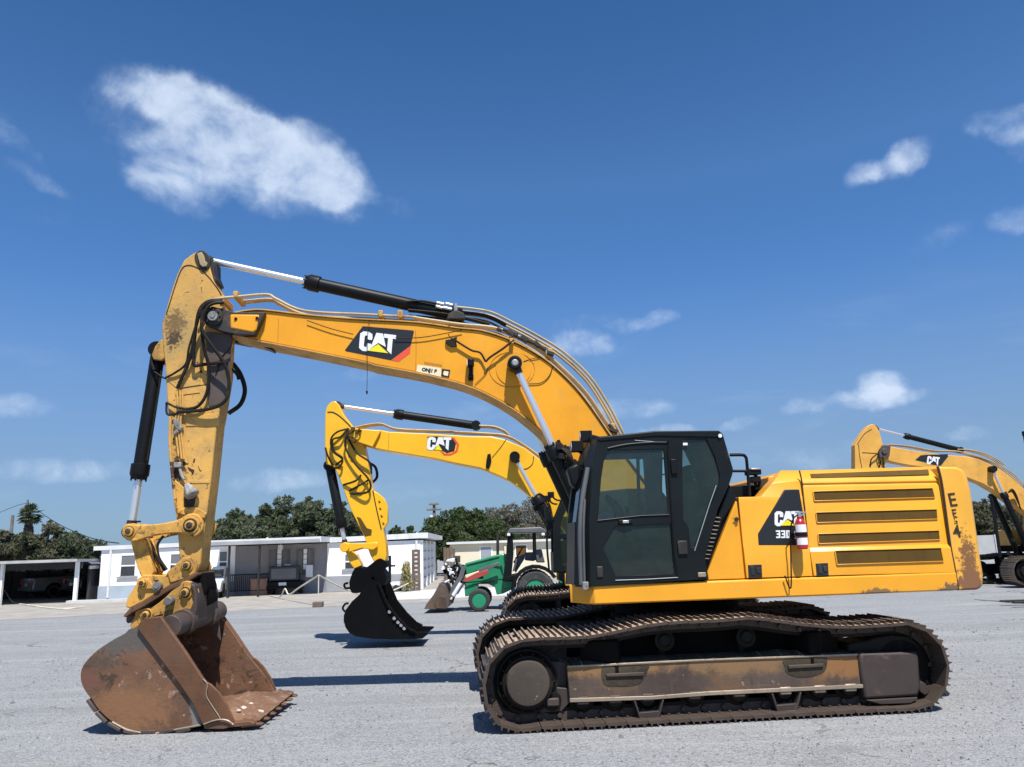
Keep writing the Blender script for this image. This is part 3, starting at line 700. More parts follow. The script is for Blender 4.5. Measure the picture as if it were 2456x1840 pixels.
# roof, rear wall, floor of the cab as one shell
rf = f.pl(yc0, 'z5', [(603, 245), (622, 224), (1060, 178), (1572, 176), (1603, 205), (1600, 232), (1060, 222), (620, 262)])
CB.prism(rf, yc0-.012, yc1)
rw = f.pl(yc0, 'z5', [(1603, 208), (1682, 480), (1678, 520), (1652, 600), (1560, 800), (1462, 1180), (1485, 1350), (1440, 1350), (1420, 1180), (1530, 790), (1622, 590), (1645, 510), (1570, 230)])
CB.prism(rw, yc0+.04, yc1)
fl = f.pl(yc0, 'z5', [(552, 1412), (1482, 1352), (1480, 1325), (555, 1385)])
CB.prism(fl, yc0+.04, yc1)
cab = CB.build('cab', M['cabblack'], E1, bevel=.012)
MB().prism(f.pl(yc0, 'z5', [(640, 222), (1060, 174), (1560, 171), (1590, 196), (1060, 200), (640, 240)]), yc0+.05, yc1-.05).build('roof', M['cabgrey'], cab, bevel=.01)
holed('side_frame', outer, [h1, h2, h3], yc0, yc0+.05, M['cabblack'], cab, .006)
# far side: same outline, openings in local metres
def shr(poly, k, cx, cz): return [(cx+(p[0]-cx)*k, cz+(p[1]-cz)*k) for p in poly]
holed('side_frame', [(p[0], p[1]) for p in outer], [h1, [(p[0]+.03, p[1]) for p in h3]], yc1-.05, yc1, M['cabblack'], cab, .004)
def pane(nm, poly, y, mat='glass', par=None, t=.008):
    return MB().prism(poly, y, y+t).build(nm, M[mat], par or cab, None)
ex = lambda P, k=1.03: shr(P, k, sum(p[0] for p in P)/len(P), sum(p[1] for p in P)/len(P))
pane('window', ex(h1), yc0+.02); pane('window', ex(h2), yc0+.022, 'glassdark'); pane('window', ex(h3), yc0+.02, 'glassdark')
pane('window', ex(h1), yc1-.03)
# door edging and handle
b = MB()
dd = lambda *P: [Vector((p.x, yc0-.006, p.z)) for p in [f.q(*S('b5', *q), yc0) for q in P]]
b.tube(dd((140, 285), (260, 258), (400, 240), (670, 232), (682, 300), (735, 1150), (770, 1440)), .010, n=6, sub=2)
b.tube(dd((50, 937), (440, 893), (695, 884)), .007, n=6, sub=1)
b.each('door_seal', M['black'], cab)
b = MB().tube(dd((210, 1476), (500, 1466), (775, 1450)), .005, n=6, sub=1).tube(dd((385, 213), (670, 234)), .004, n=6, sub=1)
b.tube(dd((1120, 620), (1060, 790), (925, 1210)), .005, n=6, sub=1)
b.each('trim_strip', M['fascia0'], cab)
hp = f.q(*S('b5', 300, 948), yc0)
MB().box(hp+Vector((0, -.01, 0)), (.16, .03, .05)).build('door_handle', M['black'], cab, bevel=.01)
MB().box(hp+Vector((0, -.027, .0)), (.07, .012, .03)).build('handle_plate', M['alloy'], cab, bevel=.005)
p = f.q(*S('b5', 1152, 172), yc0)
MB().cyl(p-Vector((0, .02, 0)), p, .022, n=20).build('rear_lamp', M['lamp'], cab)
p = f.q(*S('b5', 840, 246), yc0)
MB().box(p-Vector((0, .004, 0)), (.052, .01, .028)).build('sticker', M['decalwhite'], cab)
b = MB(); p = f.q(*S('b5', 738, 450), yc0); b.box(p+Vector((0, -.01, 0)), (.075, .03, .17)); b.build('door_latch', M['black'], cab, bevel=.01)
b = MB(); p = f.q(*S('b5', 815, 1180), yc0); b.box(p+Vector((0, -.01, 0)), (.11, .03, .15)); p = f.q(*S('b5', 70, 1400), yc0); b.box(p, (.07, .03, .12)); b.each('hinge', M['steel'], cab, bevel=.01)
p = f.q(*S('b5', 992, 1425), yc0); MB().box(p+Vector((0, -.006, 0)), (.09, .012, .05)).build('plate', M['worn'], cab, bevel=.006)
# front corner and windscreen
near = f.pl(yc0, 'z5', [(603, 248), (563, 560), (546, 900), (548, 1412)])
frt = f.pl(-1.22, 'z5', [(560, 246), (472, 560), (430, 900), (424, 1418)])
rings = []
for a, c in zip(near, frt):
    rings.append([Vector((a[0], yc0, a[1])), Vector((c[0], -1.24, c[1])), Vector((c[0]+.09, -1.16, c[1])), Vector((a[0]+.06, yc0+.05, a[1]))])
CBf = MB().loft(rings)
rings = [[Vector((c[0], yc1-.1, c[1])), Vector((c[0], yc1, c[1])), Vector((c[0]+.08, yc1, c[1])), Vector((c[0]+.08, yc1-.1, c[1]))] for c in frt]
CBf.loft(rings)
CBf.prism([(frt[0][0], frt[0][1]-.03), (frt[0][0]+.0, frt[0][1]+.05), (near[0][0]+.1, near[0][1]+.06), (near[0][0]+.1, near[0][1]-.02)], -1.3, yc1)
CBf.prism([frt[2], frt[3], (frt[3][0]+.05, frt[3][1]), (frt[2][0]+.05, frt[2][1])], -1.2, yc1)
CBf.build('front_pillar', M['cabblack'], cab, bevel=.008)
gl = MB(); rings = [[Vector((c[0]+.03, -1.2, c[1])), Vector((c[0]+.03, yc1-.04, c[1])), Vector((c[0]+.04, yc1-.04, c[1])), Vector((c[0]+.04, -1.2, c[1]))] for c in frt[:3]]
gl.loft(rings).build('windscreen', M['glass'], cab, None)
b = MB().tube(f.p3([-1.42, -1.42, -1.42, -1.42], 'z5', [(530, 470), (488, 720), (468, 1000), (480, 1400)]), .028, n=10)
b.tube(f.p3(-1.46, 'z5', [(505, 720), (495, 1000), (505, 1425)]), .014, n=8)
b.each('grab_rail', M['cabgrey'], cab)
MB().box(f.q(*S('z5', 510, 1410), -1.47), (.07, .05, .09)).build('rail_foot', M['lampgrey'], cab, bevel=.01)
# interior
sx_ = f.q(*S('b5', 620, 1080), -1.05)
b = MB().box((sx_.x, -1.03, sx_.z-.06), (.52, .5, .14)).box((sx_.x+.32, -1.03, sx_.z+.28), (.14, .48, .72), Matrix.Rotation(.15, 3, 'Y')).box((sx_.x+.38, -1.03, sx_.z+.72), (.1, .28, .2)).box((sx_.x+.02, -1.03, sx_.z-.3), (.4, .4, .34))
b.build('seat', M['seat'], cab, bevel=.04, seg=3)
b = MB().box((sx_.x-.1, -1.33, sx_.z+.06), (.5, .12, .16)).box((sx_.x-.1, -.72, sx_.z+.06), (.5, .12, .16)).box((sx_.x-.62, -1.0, sx_.z+.0), (.14, .22, .6)).box((sx_.x-.45, -.7, sx_.z+.34), (.1, .3, .22))
b.each('console', M['panel'], cab, bevel=.02)
b = MB(); sc_ = Vector((sx_.x-.5, -1.0, sx_.z+.36)); P_ = [sc_+Vector((.17*cos(t*pi/8)*cos(.9), .18*sin(t*pi/8), .17*cos(t*pi/8)*sin(.9)*-1)) for t in range(17)]
b.tube(P_, .014, sub=2); b.bar(sc_-Vector((.1, 0, -.12)), sc_+Vector((.1, 0, -.12)), .025)
b.bar(sc_, sc_+Vector((-.1, 0, -.35)), .05)
for yy in (-1.33, -.72): b.tube([(sx_.x-.28, yy, sx_.z+.12), (sx_.x-.3, yy, sx_.z+.28)], .012, sub=1).cyl((sx_.x-.3, yy, sx_.z+.26), (sx_.x-.31, yy, sx_.z+.38), .026)
b.build('steering_wheel', M['black'], cab)
b = MB(); px_ = sx_
b.prism(f.pl(-.55, 'b5', [(540, 975), (690, 965), (705, 1105), (680, 1150), (600, 1160), (550, 1120)]), -.6, -.55)
b.each('side_box', M['alloy'], cab, bevel=.03)
b = MB()
b.tube(f.p3(-.45, 'b5', [(425, 380), (450, 370), (490, 380), (508, 420), (518, 560)]), .014)
b.tube(f.p3(-.45, 'b5', [(665, 375), (590, 378), (568, 400), (580, 640)]), .014)
b.tube(f.p3(-.45, 'b5', [(570, 520), (665, 520)]), .010, sub=1)
b.tube(f.p3(-.47, 'b5', [(412, 310), (425, 900)]), .022, sub=1)
b.each('grab_handle', M['black'], cab)
MB().box(f.q(*S('b5', 585, 333), -.8), (.12, .1, .06)).box(f.q(*S('b5', 528, 325), -.8), (.05, .05, .05)).build('speaker', M['black'], cab, bevel=.01)
# louvre strip and black cover behind the cab
b = MB().prism(f.pl(-1.44, 'z5', [(1655, 600), (1700, 690), (1712, 725), (1600, 880), (1482, 1290), (1478, 1350), (1440, 1350), (1450, 1190), (1560, 850)]), -1.44, -1.3)
b.build('rear_cover', M['cabblack'], cab, bevel=.008)
b = MB()
for i in range(11):
    t = i/10; x0 = 1552+(1455-1552)*t; x1 = 1592+(1497-1592)*t; y = 860+(1185-860)*t
    b.prism(f.pl(-1.50, 'z5', [(x0-10, y), (x1-(0 if i else 10), y+4), (x1-4, y+11), (x0-12, y+8)]), -1.50, -1.44)
b.each('louvre', M['worn'], cab)
# work lamps, mirror and hoses ahead of the cab
for (zx, zy) in ((512, 222), (442, 303)):
    p = f.q(*S('z5', zx, zy), -.9)
    lm = MB().box(p, (.14, .13, .13)).tube([p+Vector((.0, 0, -.05)), p+Vector((.13, 0, -.12)), p+Vector((.2, .02, -.1))], .016).build('work_lamp', M['black'], cab, bevel=.02)
    MB().cyl(p-Vector((.075, 0, 0)), p-Vector((.07, 0, 0)), .055).build('lens', M['lamp'], lm)
b = MB()
for k in range(7):
    dx = k*9
    b.tube(f.p3([-1.1, -1.15, -1.2, -1.2], 'z5', [(590-dx*.5, 235+dx), (535+dx*.3, 300+dx*.5), (500+dx*.4, 380+dx), (520+dx*.6, 540+dx)]), .014+.004*(k % 3))
b.prism(f.pl(-1.1, 'z5', [(600, 215), (600, 420), (500, 480), (470, 440), (505, 330), (550, 250)]), -1.1, -.95)
b.build('hose_bundle', M['hose'], cab)
b = MB().prism(f.pl(-1.15, 'z5', [(365, 478), (445, 430), (474, 460), (472, 550), (440, 640), (400, 600)]), -1.15, -.95)
b.build('mirror_housing', M['black'], cab, bevel=.03)
# ---- boom
yb = -.22
bt = f.pl(yb, 'z3', [(258, 425), (300, 400), (420, 380), (560, 378), (900, 418), (1300, 452), (1850, 482)], 'z4', [(700, 388), (900, 408), (1100, 467), (1300, 562), (1500, 692), (1700, 882), (1850, 1072), (2010, 1305)], 'b5', [(275, 320), (610, 770)], 's', [(1600, 1230)])
bbm = f.pl(yb, 's', [(1560, 1300), (1480, 1290), (1425, 1210), (1362, 1115)], 'z4', [(1550, 1395), (1490, 1328), (1430, 1268), (1368, 1212), (1300, 1156), (1228, 1100), (1150, 1048), (1075, 1002), (1000, 962), (915, 920), (830, 885), (730, 850), (620, 820), (350, 757), (0, 694)], 'z3', [(1430, 815), (900, 705), (600, 648), (465, 622), (262, 566)])
BM = MB(); BM.prism(bt+bbm, -.22, .22)
boom = BM.build('boom', M['yellow_boom'], E1, 30, bevel=.012)
b = MB(); nb_ = len(bt)
def flange(P, off, hgt, y0, y1):
    """thin plate following an edge polyline"""
    V = [Vector((p[0], 0, p[1])) for p in P]; top = []; bot = []
    for i, p in enumerate(V):
        d = (V[min(i+1, len(V)-1)]-V[max(0, i-1)]).normalized(); n_ = Vector((-d.z, 0, d.x))
        top.append(p+n_*off); bot.append(p+n_*(off+hgt))
    rings = [[Vector((a.x, y0, a.z)), Vector((a.x, y1, a.z)), Vector((c.x, y1, c.z)), Vector((c.x, y0, c.z))] for a, c in zip(top, bot)]
    return rings
b.loft(flange([(p.x, p.z) for p in catmull([Vector((q[0], 0, q[1])) for q in bbm[::-1]], 3)], -.006, -.014, -.245, .245))
b.loft(flange([(p.x, p.z) for p in catmull([Vector((q[0], 0, q[1])) for q in bt[1:]], 3)], .004, .014, -.245, .245))
b.build('flange', M['yellow_arm'], boom, 30)
# nose fork around the arm pin
pn = f.q(*S('z3', 118, 430), -.34); pn.y = 0
nose = MB()
for sgn in (-1, 1):
    y0, y1 = sgn*.335, sgn*.225
    P_ = f.pl(-.30, 'z3', [(560, 395), (470, 590), (330, 585), (200, 560), (60, 505), (25, 440), (45, 375), (110, 345), (220, 372), (300, 395)])
    nose.prism(P_, y0, y1)
nose.cyl((pn.x, -.37, pn.z), (pn.x, .37, pn.z), .115, n=28)
for k in range(8): nose.cyl((pn.x+.085*cos(k*pi/4), -.385, pn.z+.085*sin(k*pi/4)), (pn.x+.085*cos(k*pi/4), -.36, pn.z+.085*sin(k*pi/4)), .014, n=6)
nose.build('boom_nose', M['steel'], boom, bevel=.01)
MB().prism(f.pl(-.24, 'z3', [(275, 425), (525, 428), (500, 560), (470, 582), (275, 545)]), -.345, -.22).build('nose_cover', M['yellow_boom'], boom, bevel=.02, seg=3)
MB().cyl((pn.x, -.40, pn.z), (pn.x, -.37, pn.z), .062, n=20).cyl((pn.x, -.41, pn.z), (pn.x, -.40, pn.z), .03, n=6).build('pin_cap', M['lampgrey'], boom)
b = MB(); b.prism(f.pl(.2, 'z3', [(415, 650), (440, 632), (655, 702), (645, 745)]), .02, .2).each('bump_stop', M['black'], boom)
# ears, cable lugs
b = MB()
for zx, zy in ((305, 445), (487, 440)): b.cyl(f.q(*S('z3', zx, zy), -.36), f.q(*S('z3', zx, zy), -.33), .02, n=12)
b.tube(f.p3(-.25, 'z3', [(915, 460), (1120, 530), (1310, 578)]), .006, n=6)
b.tube(f.p3(-.25, 'z3', [(1670, 608), (1900, 604), (2212, 548)], 'z4', [(735, 398)]), .006, n=6)
b.tube(f.p3(-.232, 'z4', [(965, 725), (940, 780), (850, 868)]), .004, n=6).tube(f.p3(-.232, 'z4', [(1420, 632), (1340, 645), (1270, 668)]), .005, n=6)
b.tube(f.p3(-.232, 'z4', [(1518, 710), (1490, 790), (1420, 850), (1310, 860)]), .006, n=6)
b.each('cable', M['hose'], boom)
# hoses hanging in a V on the flank with their clip
b = MB()
b.tube(f.p3(-.27, 'z4', [(690, 490), (760, 535), (830, 575), (900, 595), (945, 670)]), .014).tube(f.p3(-.29, 'z4', [(945, 670), (985, 630), (1090, 560), (1185, 485)]), .015)
b.tube(f.p3(-.26, 'z4', [(625, 430), (640, 460), (700, 500)]), .006)
b.prism(f.pl(-.23, 'z4', [(600, 490), (640, 482), (700, 460), (690, 500), (700, 540), (650, 545), (605, 515)]), -.26, -.222)
b.build('feed_hose', M['hose'], boom, 40, bevel=.006)
b = MB().prism(f.pl(-.23, 'z4', [(1150, 480), (1180, 480), (1185, 520), (1150, 525)]), -.30, -.22).build('hose_clip', M['yellow_arm'], boom, bevel=.006)
# boom lamp on the flank
lp = f.q(*S('z4', 817, 682), -.30)
b = MB().box(lp, (.085, .13, .09)).box(lp+Vector((.0, .03, -.11)), (.05, .05, .16)).box(lp+Vector((0, .05, -.18)), (.07, .02, .09))
lm = b.build('boom_lamp', M['black'], boom, bevel=.012)
MB().box(lp+Vector((-.045, 0, .0)), (.012, .1, .07)).build('lens', M['lamp'], lm)
# weld rings and pad around the cylinder pin
pb = f.q(*S('z4', 1192, 690), -.40)
b = MB().lathe((pb.x+.0, -.221, pb.z-.02), (0, -1, 0), [(0, .235), (.008, .232), (.008, .0)], 40)
b.build('pin_pad', M['yellow_boom'], boom)
b = MB()
ring = [Vector((pb.x-.02+.30*cos(t*pi/12), -.224, pb.z-.03+.24*sin(t*pi/12))) for t in range(25)]
b.tube(ring, .003, n=5, sub=1)
for P_ in ([(345, 400), (350, 560), (345, 745)],): b.tube(f.p3(-.222, 'z4', P_), .003, n=5)
b.tube(f.p3(-.222, 'z3', [(672, 440), (665, 640)]), .003, n=5, sub=1)
b.each('weld', M['weld'], boom)
# decals
b = MB().prism(f.pl(-.2225, 'z3', [(1392, 508), (1822, 545), (1830, 556), (1803, 672), (1632, 800), (1246, 722), (1240, 712)]), -.2225, -.215).build('decal_panel', M['decalblack'], boom, None)
b = MB().prism(f.pl(-.2225, 'z3', [(1803, 676), (1797, 740), (1700, 812), (1636, 802)]), -.223, -.215).build('decal_flash', M['decalred'], boom, None)
cat_logo(boom, f, -.2226, 'z3', (1365, 548), (312, 38), (-5, 168))
b = MB().prism(f.pl(-.2225, 'z4', [(362, 695), (560, 725), (570, 800), (353, 752)]), -.2225, -.216).build('name_plate', M['decalcream'], boom, None)
p = f.q(*S('z4', 462, 745), -.2235)
textmesh('plate_lettering', 'ONJ1 F', Matrix.Translation(p) @ Matrix.Rotation(radians(9), 4, 'Y') @ Matrix.Rotation(pi/2, 4, 'X'), .062, M['decalblack'], boom, .004, .001)
b = MB().prism(f.pl(-.2225, 'z4', [(572, 730), (642, 740), (632, 808), (562, 795)]), -.2235, -.216).build('icon_plate', M['decalblack'], boom, None)
b = MB().prism(f.pl(-.2235, 'z4', [(588, 748), (628, 754), (622, 792), (590, 786), (580, 775)]), -.2245, -.2235).build('icon', M['decalcream'], boom, None)
b = MB()
for k in range(14):
    x = 420+k*11; b.prism(f.pl(-.2225, 'z4', [(x, 668+k*1.9), (x+8, 669+k*1.9), (x+8, 688+k*1.9), (x, 687+k*1.9)]), -.2232, -.22)
b.build('fine_print', M['weld'], boom, None)
# pipes along the boom top
b = MB()
for k, yy in enumerate((-.17, -.09, .09, .17)):
    b.tube(f.p3([-.30, -.28, -.25, yy, yy, yy, yy, yy, yy], 'z3', [(-10, 385), (70, 295), (200, 268), (340, 255), (570, 238), (660, 280), (900, 378), (1400, 408), (1850, 432)]) if k < 2 else
           [Vector((p.x, yy, p.z)) for p in f.p3(-.1, 'z3', [(340, 255), (570, 238), (660, 280), (900, 378), (1400, 408), (1850, 432)])], .020, n=8)
    b.tube([Vector((p.x, yy, p.z)) for p in f.p3(-.17, 'z4', [(330, 290), (700, 345), (1000, 375), (1200, 440), (1400, 555), (1600, 720), (1800, 925), (1930, 1110), (2060, 1300)])], .020, n=8)
pipes = b.each('hydraulic_pipe', M['pipe_old'], boom)
b = MB()
for yy in (-.15, .02, .15):
    b.tube([Vector((p.x, yy, p.z)) for p in f.p3(-.1, 'z4', [(700, 212), (850, 228), (1000, 258), (1180, 345), (1370, 445), (1600, 588), (1830, 800), (2000, 1060), (2120, 1290)])], .017, n=8)
b.each('hydraulic_pipe', M['pipe_old'], boom)
b = MB()
for yy, off in ((-.1, 0), (.1, 12), (.0, -6)):
    b.tube([Vector((p.x, yy, p.z)) for p in f.p3(-.1, 'z4', [(270, 155+off), (400, 150+off), (530, 172+off)])], .016)
    b.tube([Vector((p.x, yy, p.z)) for p in f.p3(-.1, 'z4', [(740, 240+off), (900, 260+off), (1000, 290+off), (1120, 355+off)])], .016)
    b.tube([Vector((p.x, yy, p.z)) for p in f.p3(-.1, 'z4', [(280, 225+off), (450, 240+off), (620, 262+off), (800, 300+off), (980, 345+off)])], .015)
b.build('hose', M['hose'], boom)
b = MB()
for yy in (-.12, -.04, .05): 
    for (a, c) in (((527, 165), (588, 178)), ((603, 172), (660, 186)), ((520, 195), (575, 210)), ((580, 205), (655, 222))):
        b.cyl(f.q(*S('z4', *a), yy), f.q(*S('z4', *c), yy), .022, n=10)
b.cyl(f.q(*S('z4', 685, 175), -.1), f.q(*S('z4', 690, 240), -.1), .03, n=8)
b.each('fitting', M['alloy'], boom)
b = MB()
for tg, x, y in (('z3', 210, 290), ('z3', 320, 250), ('z3', 1550, 412), ('z3', 1718, 418), ('z4', 215, 270), ('z4', 1165, 470), ('z4', 1490, 590), ('z4', 2020, 1230)):
    p = f.q(*S(tg, x, y), -.1); b.box((p.x, 0, p.z-.01), (.06, .42, .09))
b.each('pipe_clamp', M['yellow_arm'], boom, bevel=.01)
b = MB(); p = f.q(*S('z4', 690, 290), -.1); b.prism(f.pl(-.1, 'z4', [(610, 320), (630, 270), (690, 245), (760, 270), (770, 320)]), -.2, -.1).prism(f.pl(-.1, 'z4', [(610, 320), (630, 270), (690, 245), (760, 270), (770, 320)]), .1, .2)
b.each('cylinder_bracket', M['steel'], boom, bevel=.01)
b = MB(); rc = random.Random(4)
for (x, y) in ((1060, 395), (1110, 400), (1160, 425), (1200, 440), (1240, 470), (1275, 475), (1330, 500), (1380, 520), (1430, 555), (1500, 600), (2015, 1225), (2040, 1260)):
    p = f.q(*S('z4', x, y), -.2); b.box(p, (rc.uniform(.05, .12), .08, rc.uniform(.03, .07)), Matrix.Rotation(rc.uniform(.2, .9), 3, 'Y'))
b.each('valve_block', M['steel'], boom, bevel=.008)
# antenna-like plumb line hanging from the pipes
b = MB().tube(f.p3([-.2, -.33, -.33, -.33], 'z3', [(1460, 455), (1435, 512), (1432, 800), (1427, 1070)]), .0035, n=5, sub=2)
b.cyl(f.q(*S('z3', 1427, 1065), -.33), f.q(*S('z3', 1427, 1090), -.33), .016, .008, n=6)
tag(b.build('hanging_cord', M['hose']), 'thin cord with a small weight hanging across the logo of the big boom', 'cord')
_hc = bpy.data.objects['hanging_cord']; _hc.location = F1.o; _hc.rotation_euler = (0, 0, F1.psi)
# ---- arm cylinder and boom cylinders
hyd_cyl(E1, 'arm_cylinder', f.q(*S('b3', 520, 300), 0), f.q(*S('z4', 690, 268), 0), .418, .044, .088)
for sgn in (-1, 1):
    q0 = f.q(*S('z4', 1192, 690), -.34); q1 = f.q(*S('b7', 600, 1010), -.34)
    q0g = f.q(*S('b7', 275, 275), -.34); fr_ = (q0g-q0).length/(q1-q0).length
    c = hyd_cyl(E1, 'boom_cylinder', (q0.x, .34*sgn, q0.z), (q1.x, .34*sgn, q1.z), fr_, .045, .100)
b = MB().cyl((pb.x, -.46, pb.z), (pb.x, .46, pb.z), .062, n=24)
b.lathe((pb.x, -.43, pb.z), (0, -1, 0), [(0, .082), (.03, .086), (.05, .07)], 24)
b.build('cylinder_pin', M['black'], E1)
MB().lathe((pb.x, -.482, pb.z), (0, -1, 0), [(0, .045), (.012, .03), (.012, 0)], 16).build('grease_cap', M['alloy'], E1)
b = MB()
for k in range(5):
    b.tube(f.p3([-.46, -.5, -.52, -.45, -.4], 'b7', [(285+k*12, 265), (345+k*14, 300+k*5), (385+k*12, 360+k*14), (360+k*22, 420+k*16), (420, 520+k*22)]), .016+.003*(k % 2))
for (x, y) in ((300, 270), (350, 290), (385, 300), (330, 360), (395, 400), (450, 420)): b.box(f.q(*S('b7', x, y), -.45), (.09, .1, .07), Matrix.Rotation(x, 3, 'Y'))
b.build('hose_bundle', M['hose'], E1, bevel=.008)
# boom foot brackets on the house
b = MB()
for y0 in (-.30, .24): b.prism(f.pl(-.3, 's', [(1590, 1180), (1640, 1250), (1700, 1400), (1440, 1410), (1440, 1340), (1500, 1290), (1555, 1190)]), y0, y0+.06)
b.each('boom_bracket', M['black'], E1, bevel=.01)
# ---------------------------------------------------------------- arm (stick)
ya = -.18
am = f.pl(ya, 'b3', [(505, 200), (455, 208), (380, 250), (300, 310), (220, 470), (160, 640), (90, 880), (40, 1060)], 'z1', [(563, 560), (572, 660), (583, 750), (590, 900), (603, 1060)],
          'b1', [(945, 330), (965, 560), (985, 640), (1000, 850), (1015, 1000), (1030, 1230), (1090, 1340), (1180, 1375), (1222, 1290), (1235, 1100), (1268, 900), (1310, 560), (1362, 60)],
          'z1', [(892, 1000), (925, 800), (935, 600), (935, 480)], 'b3', [(745, 740), (690, 640), (640, 540), (602, 400), (560, 235)])
b = MB().prism(am, -.18, .18)
arm = b.build('arm', M['yellow_arm'], E1, 30, bevel=.015)
# raised edge beads, doubler and step plates
b = MB()
b.tube(f.p3(-.182, 'b3', [(745, 742), (690, 640), (560, 480), (430, 390), (330, 375), (265, 430), (200, 600), (150, 760), (90, 950)]), .007, n=6)
b.tube(f.p3(-.182, 'z1', [(665, 880), (830, 855)]), .004, n=5, sub=1).tube(f.p3(-.182, 'z1', [(665, 920), (780, 905)]), .004, n=5, sub=1)
b.each('bead', M['seam'], arm)
b = MB()
b.prism(f.pl(-.182, 'z1', [(700, 1045), (890, 1020), (890, 1090), (700, 1095)]), -.19, -.18)
b.prism(f.pl(-.182, 'z1', [(715, 1400), (835, 1400), (835, 1418), (712, 1420)]), -.187, -.18)
b.prism(f.pl(-.182, 'z1', [(590, 500), (760, 480), (800, 560), (780, 860), (650, 880), (600, 840)]), -.186, -.18)
b.each('doubler', M['yellow_arm'], arm, bevel=.004)
# dark guard on the flank below the boom nose
b = MB().prism(f.pl(-.2, 'z1', [(815, 560), (960, 570), (950, 760), (925, 960), (830, 985), (820, 800)]), -.205, -.181)
b.build('flank_guard', M['rustdark'], arm, bevel=.004)
# rod-end pocket at the top
b = MB()
b.prism([(p.x, p.z) for p in catmull([Vector((q[0], 0, q[1])) for q in f.pl(-.19, 'b3', [(500, 200), (560, 225), (600, 290), (600, 380), (560, 430), (510, 445), (475, 400), (430, 310), (430, 240)])], 4, True)], -.20, -.182)
b.prism(f.pl(-.19, 'b3', [(590, 230), (640, 300), (640, 440), (680, 540), (640, 560), (600, 400)]), -.16, .16)
b.build('rod_pocket', M['steel'], arm, bevel=.006)
b = MB().prism(f.pl(-.2, 'b3', [(458, 235), (510, 225), (540, 270), (550, 330), (580, 350), (570, 390), (520, 398), (490, 370), (470, 300)]), -.225, -.2)
b.build('pin_keeper', M['decalcream'] if False else M['pipe_old'], arm, bevel=.008)
# bucket cylinder foot on the arm's back
b = MB()
for y0 in (-.16, .10): b.prism(f.pl(-.16, 'z1', [(560, 600), (525, 640), (505, 690), (515, 715), (560, 720), (590, 700), (590, 620)]), y0, y0+.06)
b.each('cylinder_ear', M['yellow_link'], arm, bevel=.008)
q0 = f.q(*S('b1', 600, 1015), 0); q1 = f.q(*S('z1', 545, 665), 0)
gq = f.q(*S('b1', 762, 530), 0)
hyd_cyl(E1, 'bucket_cylinder', q0, q1, (gq-q0).length/(q1-q0).length, .048, .088, rg=.115)
b = MB().tube(f.p3(-.12, 'z1', [(525, 690), (505, 720), (520, 775)]), .02).tube(f.p3(-.12, 'z1', [(520, 785), (590, 825), (640, 800), (700, 720)]), .012)
b.tube(f.p3(-.11, 'z1', [(560, 780), (545, 900), (480, 1290)]), .014, sub=1).box(f.q(*S('b1', 650, 925), -.05), (.1, .05, .02))
b.each('cylinder_pipe', M['hose'], E1)
# steel pipes and broken lamp down the flank
b = MB()
for dx in (0, 16, 30): b.tube(f.p3(-.215, 'z1', [(650+dx, 890), (652+dx, 1000), (640+dx, 1080), (660+dx, 1280)]), .013)
b.tube(f.p3(-.21, 'z1', [(612, 1040), (610, 1200), (625, 1380), (645, 1560)]), .02)
b.each('arm_pipe', M['yellow_arm'], arm)
b = MB()
for (x, y, s) in ((650, 1080, .10), (665, 1105, .08), (645, 1130, .07), (655, 1315, .09)): b.box(f.q(*S('z1', x, y), -.22), (s*.7, .06, s), Matrix.Rotation(x, 3, 'Y'))
b.tube(f.p3(-.22, 'z1', [(665, 1330), (675, 1370), (690, 1400)]), .02)
b.each('pipe_fitting', M['lampgrey'], arm, bevel=.01)
b = MB(); p = f.q(*S('b1', 1125, 650), -.26)
ax = (f.q(*S('b1', 1075, 560), -.22)-p).normalized()
b.lathe(p, ax, [(-.08, .0), (-.075, .085), (-.05, .095), (-.02, .07), (.05, .055), (.10, .03), (.11, .0)], 8)
bl = b.build('work_lamp', M['lampgrey'], arm, 25)
b = MB()
for pl_ in ([(1060, 400), (1080, 395), (1110, 420), (1090, 420), (1070, 430)], [(1105, 440), (1130, 455), (1165, 470), (1160, 495), (1140, 520), (1140, 490), (1115, 470)], [(1160, 365), (1172, 375), (1165, 405), (1150, 405)], [(1195, 430), (1220, 480), (1205, 465)],
            [(1080, 730), (1175, 700), (1170, 760), (1150, 800), (1090, 790)]):
    b.prism(f.pl(-.182, 'b1', pl_), -.1835, -.18)
b.each('chipped_patch', M['seam'], arm, ang=None)
b = MB(); b.prism(f.pl(-.185, 'z1', [(640, 1400), (690, 1440), (690, 1560), (650, 1620), (630, 1500)]), -.20, -.18).prism(f.pl(-.185, 'b1', [(1015, 850), (1080, 800), (1180, 795), (1280, 850), (1260, 900), (1090, 870)]), -.22, -.18)
b.each('cross_tube_plate', M['yellow_link'], arm, bevel=.01)
# hoses looping from boom nose over the arm
b = MB()
H = lambda *P, **k: b.tube(f.p3(k['y'], 'z1', list(P)), k.get('r', .022), n=8)
H((910, 385), (840, 390), (790, 430), (760, 520), (730, 680), (690, 790), (650, 880), y=[-.36, -.38, -.38, -.34, -.28, -.24, -.22])
H((915, 392), (850, 400), (810, 440), (790, 540), (850, 640), (920, 740), (945, 850), (930, 940), (870, 985), (780, 1005), (650, 1015), y=[-.36, -.40, -.42, -.42, -.4, -.36, -.32, -.30, -.28, -.26, -.22])
H((905, 380), (830, 385), (775, 440), (750, 600), (745, 740), (790, 745), (880, 735), (940, 730), y=[-.36, -.36, -.36, -.3, -.26, -.24, -.24, -.22])
H((900, 378), (820, 395), (790, 480), (800, 640), (830, 760), (820, 900), (770, 980), (700, 1000), y=[-.34, -.36, -.38, -.36, -.3, -.26, -.24, -.22], r=.02)
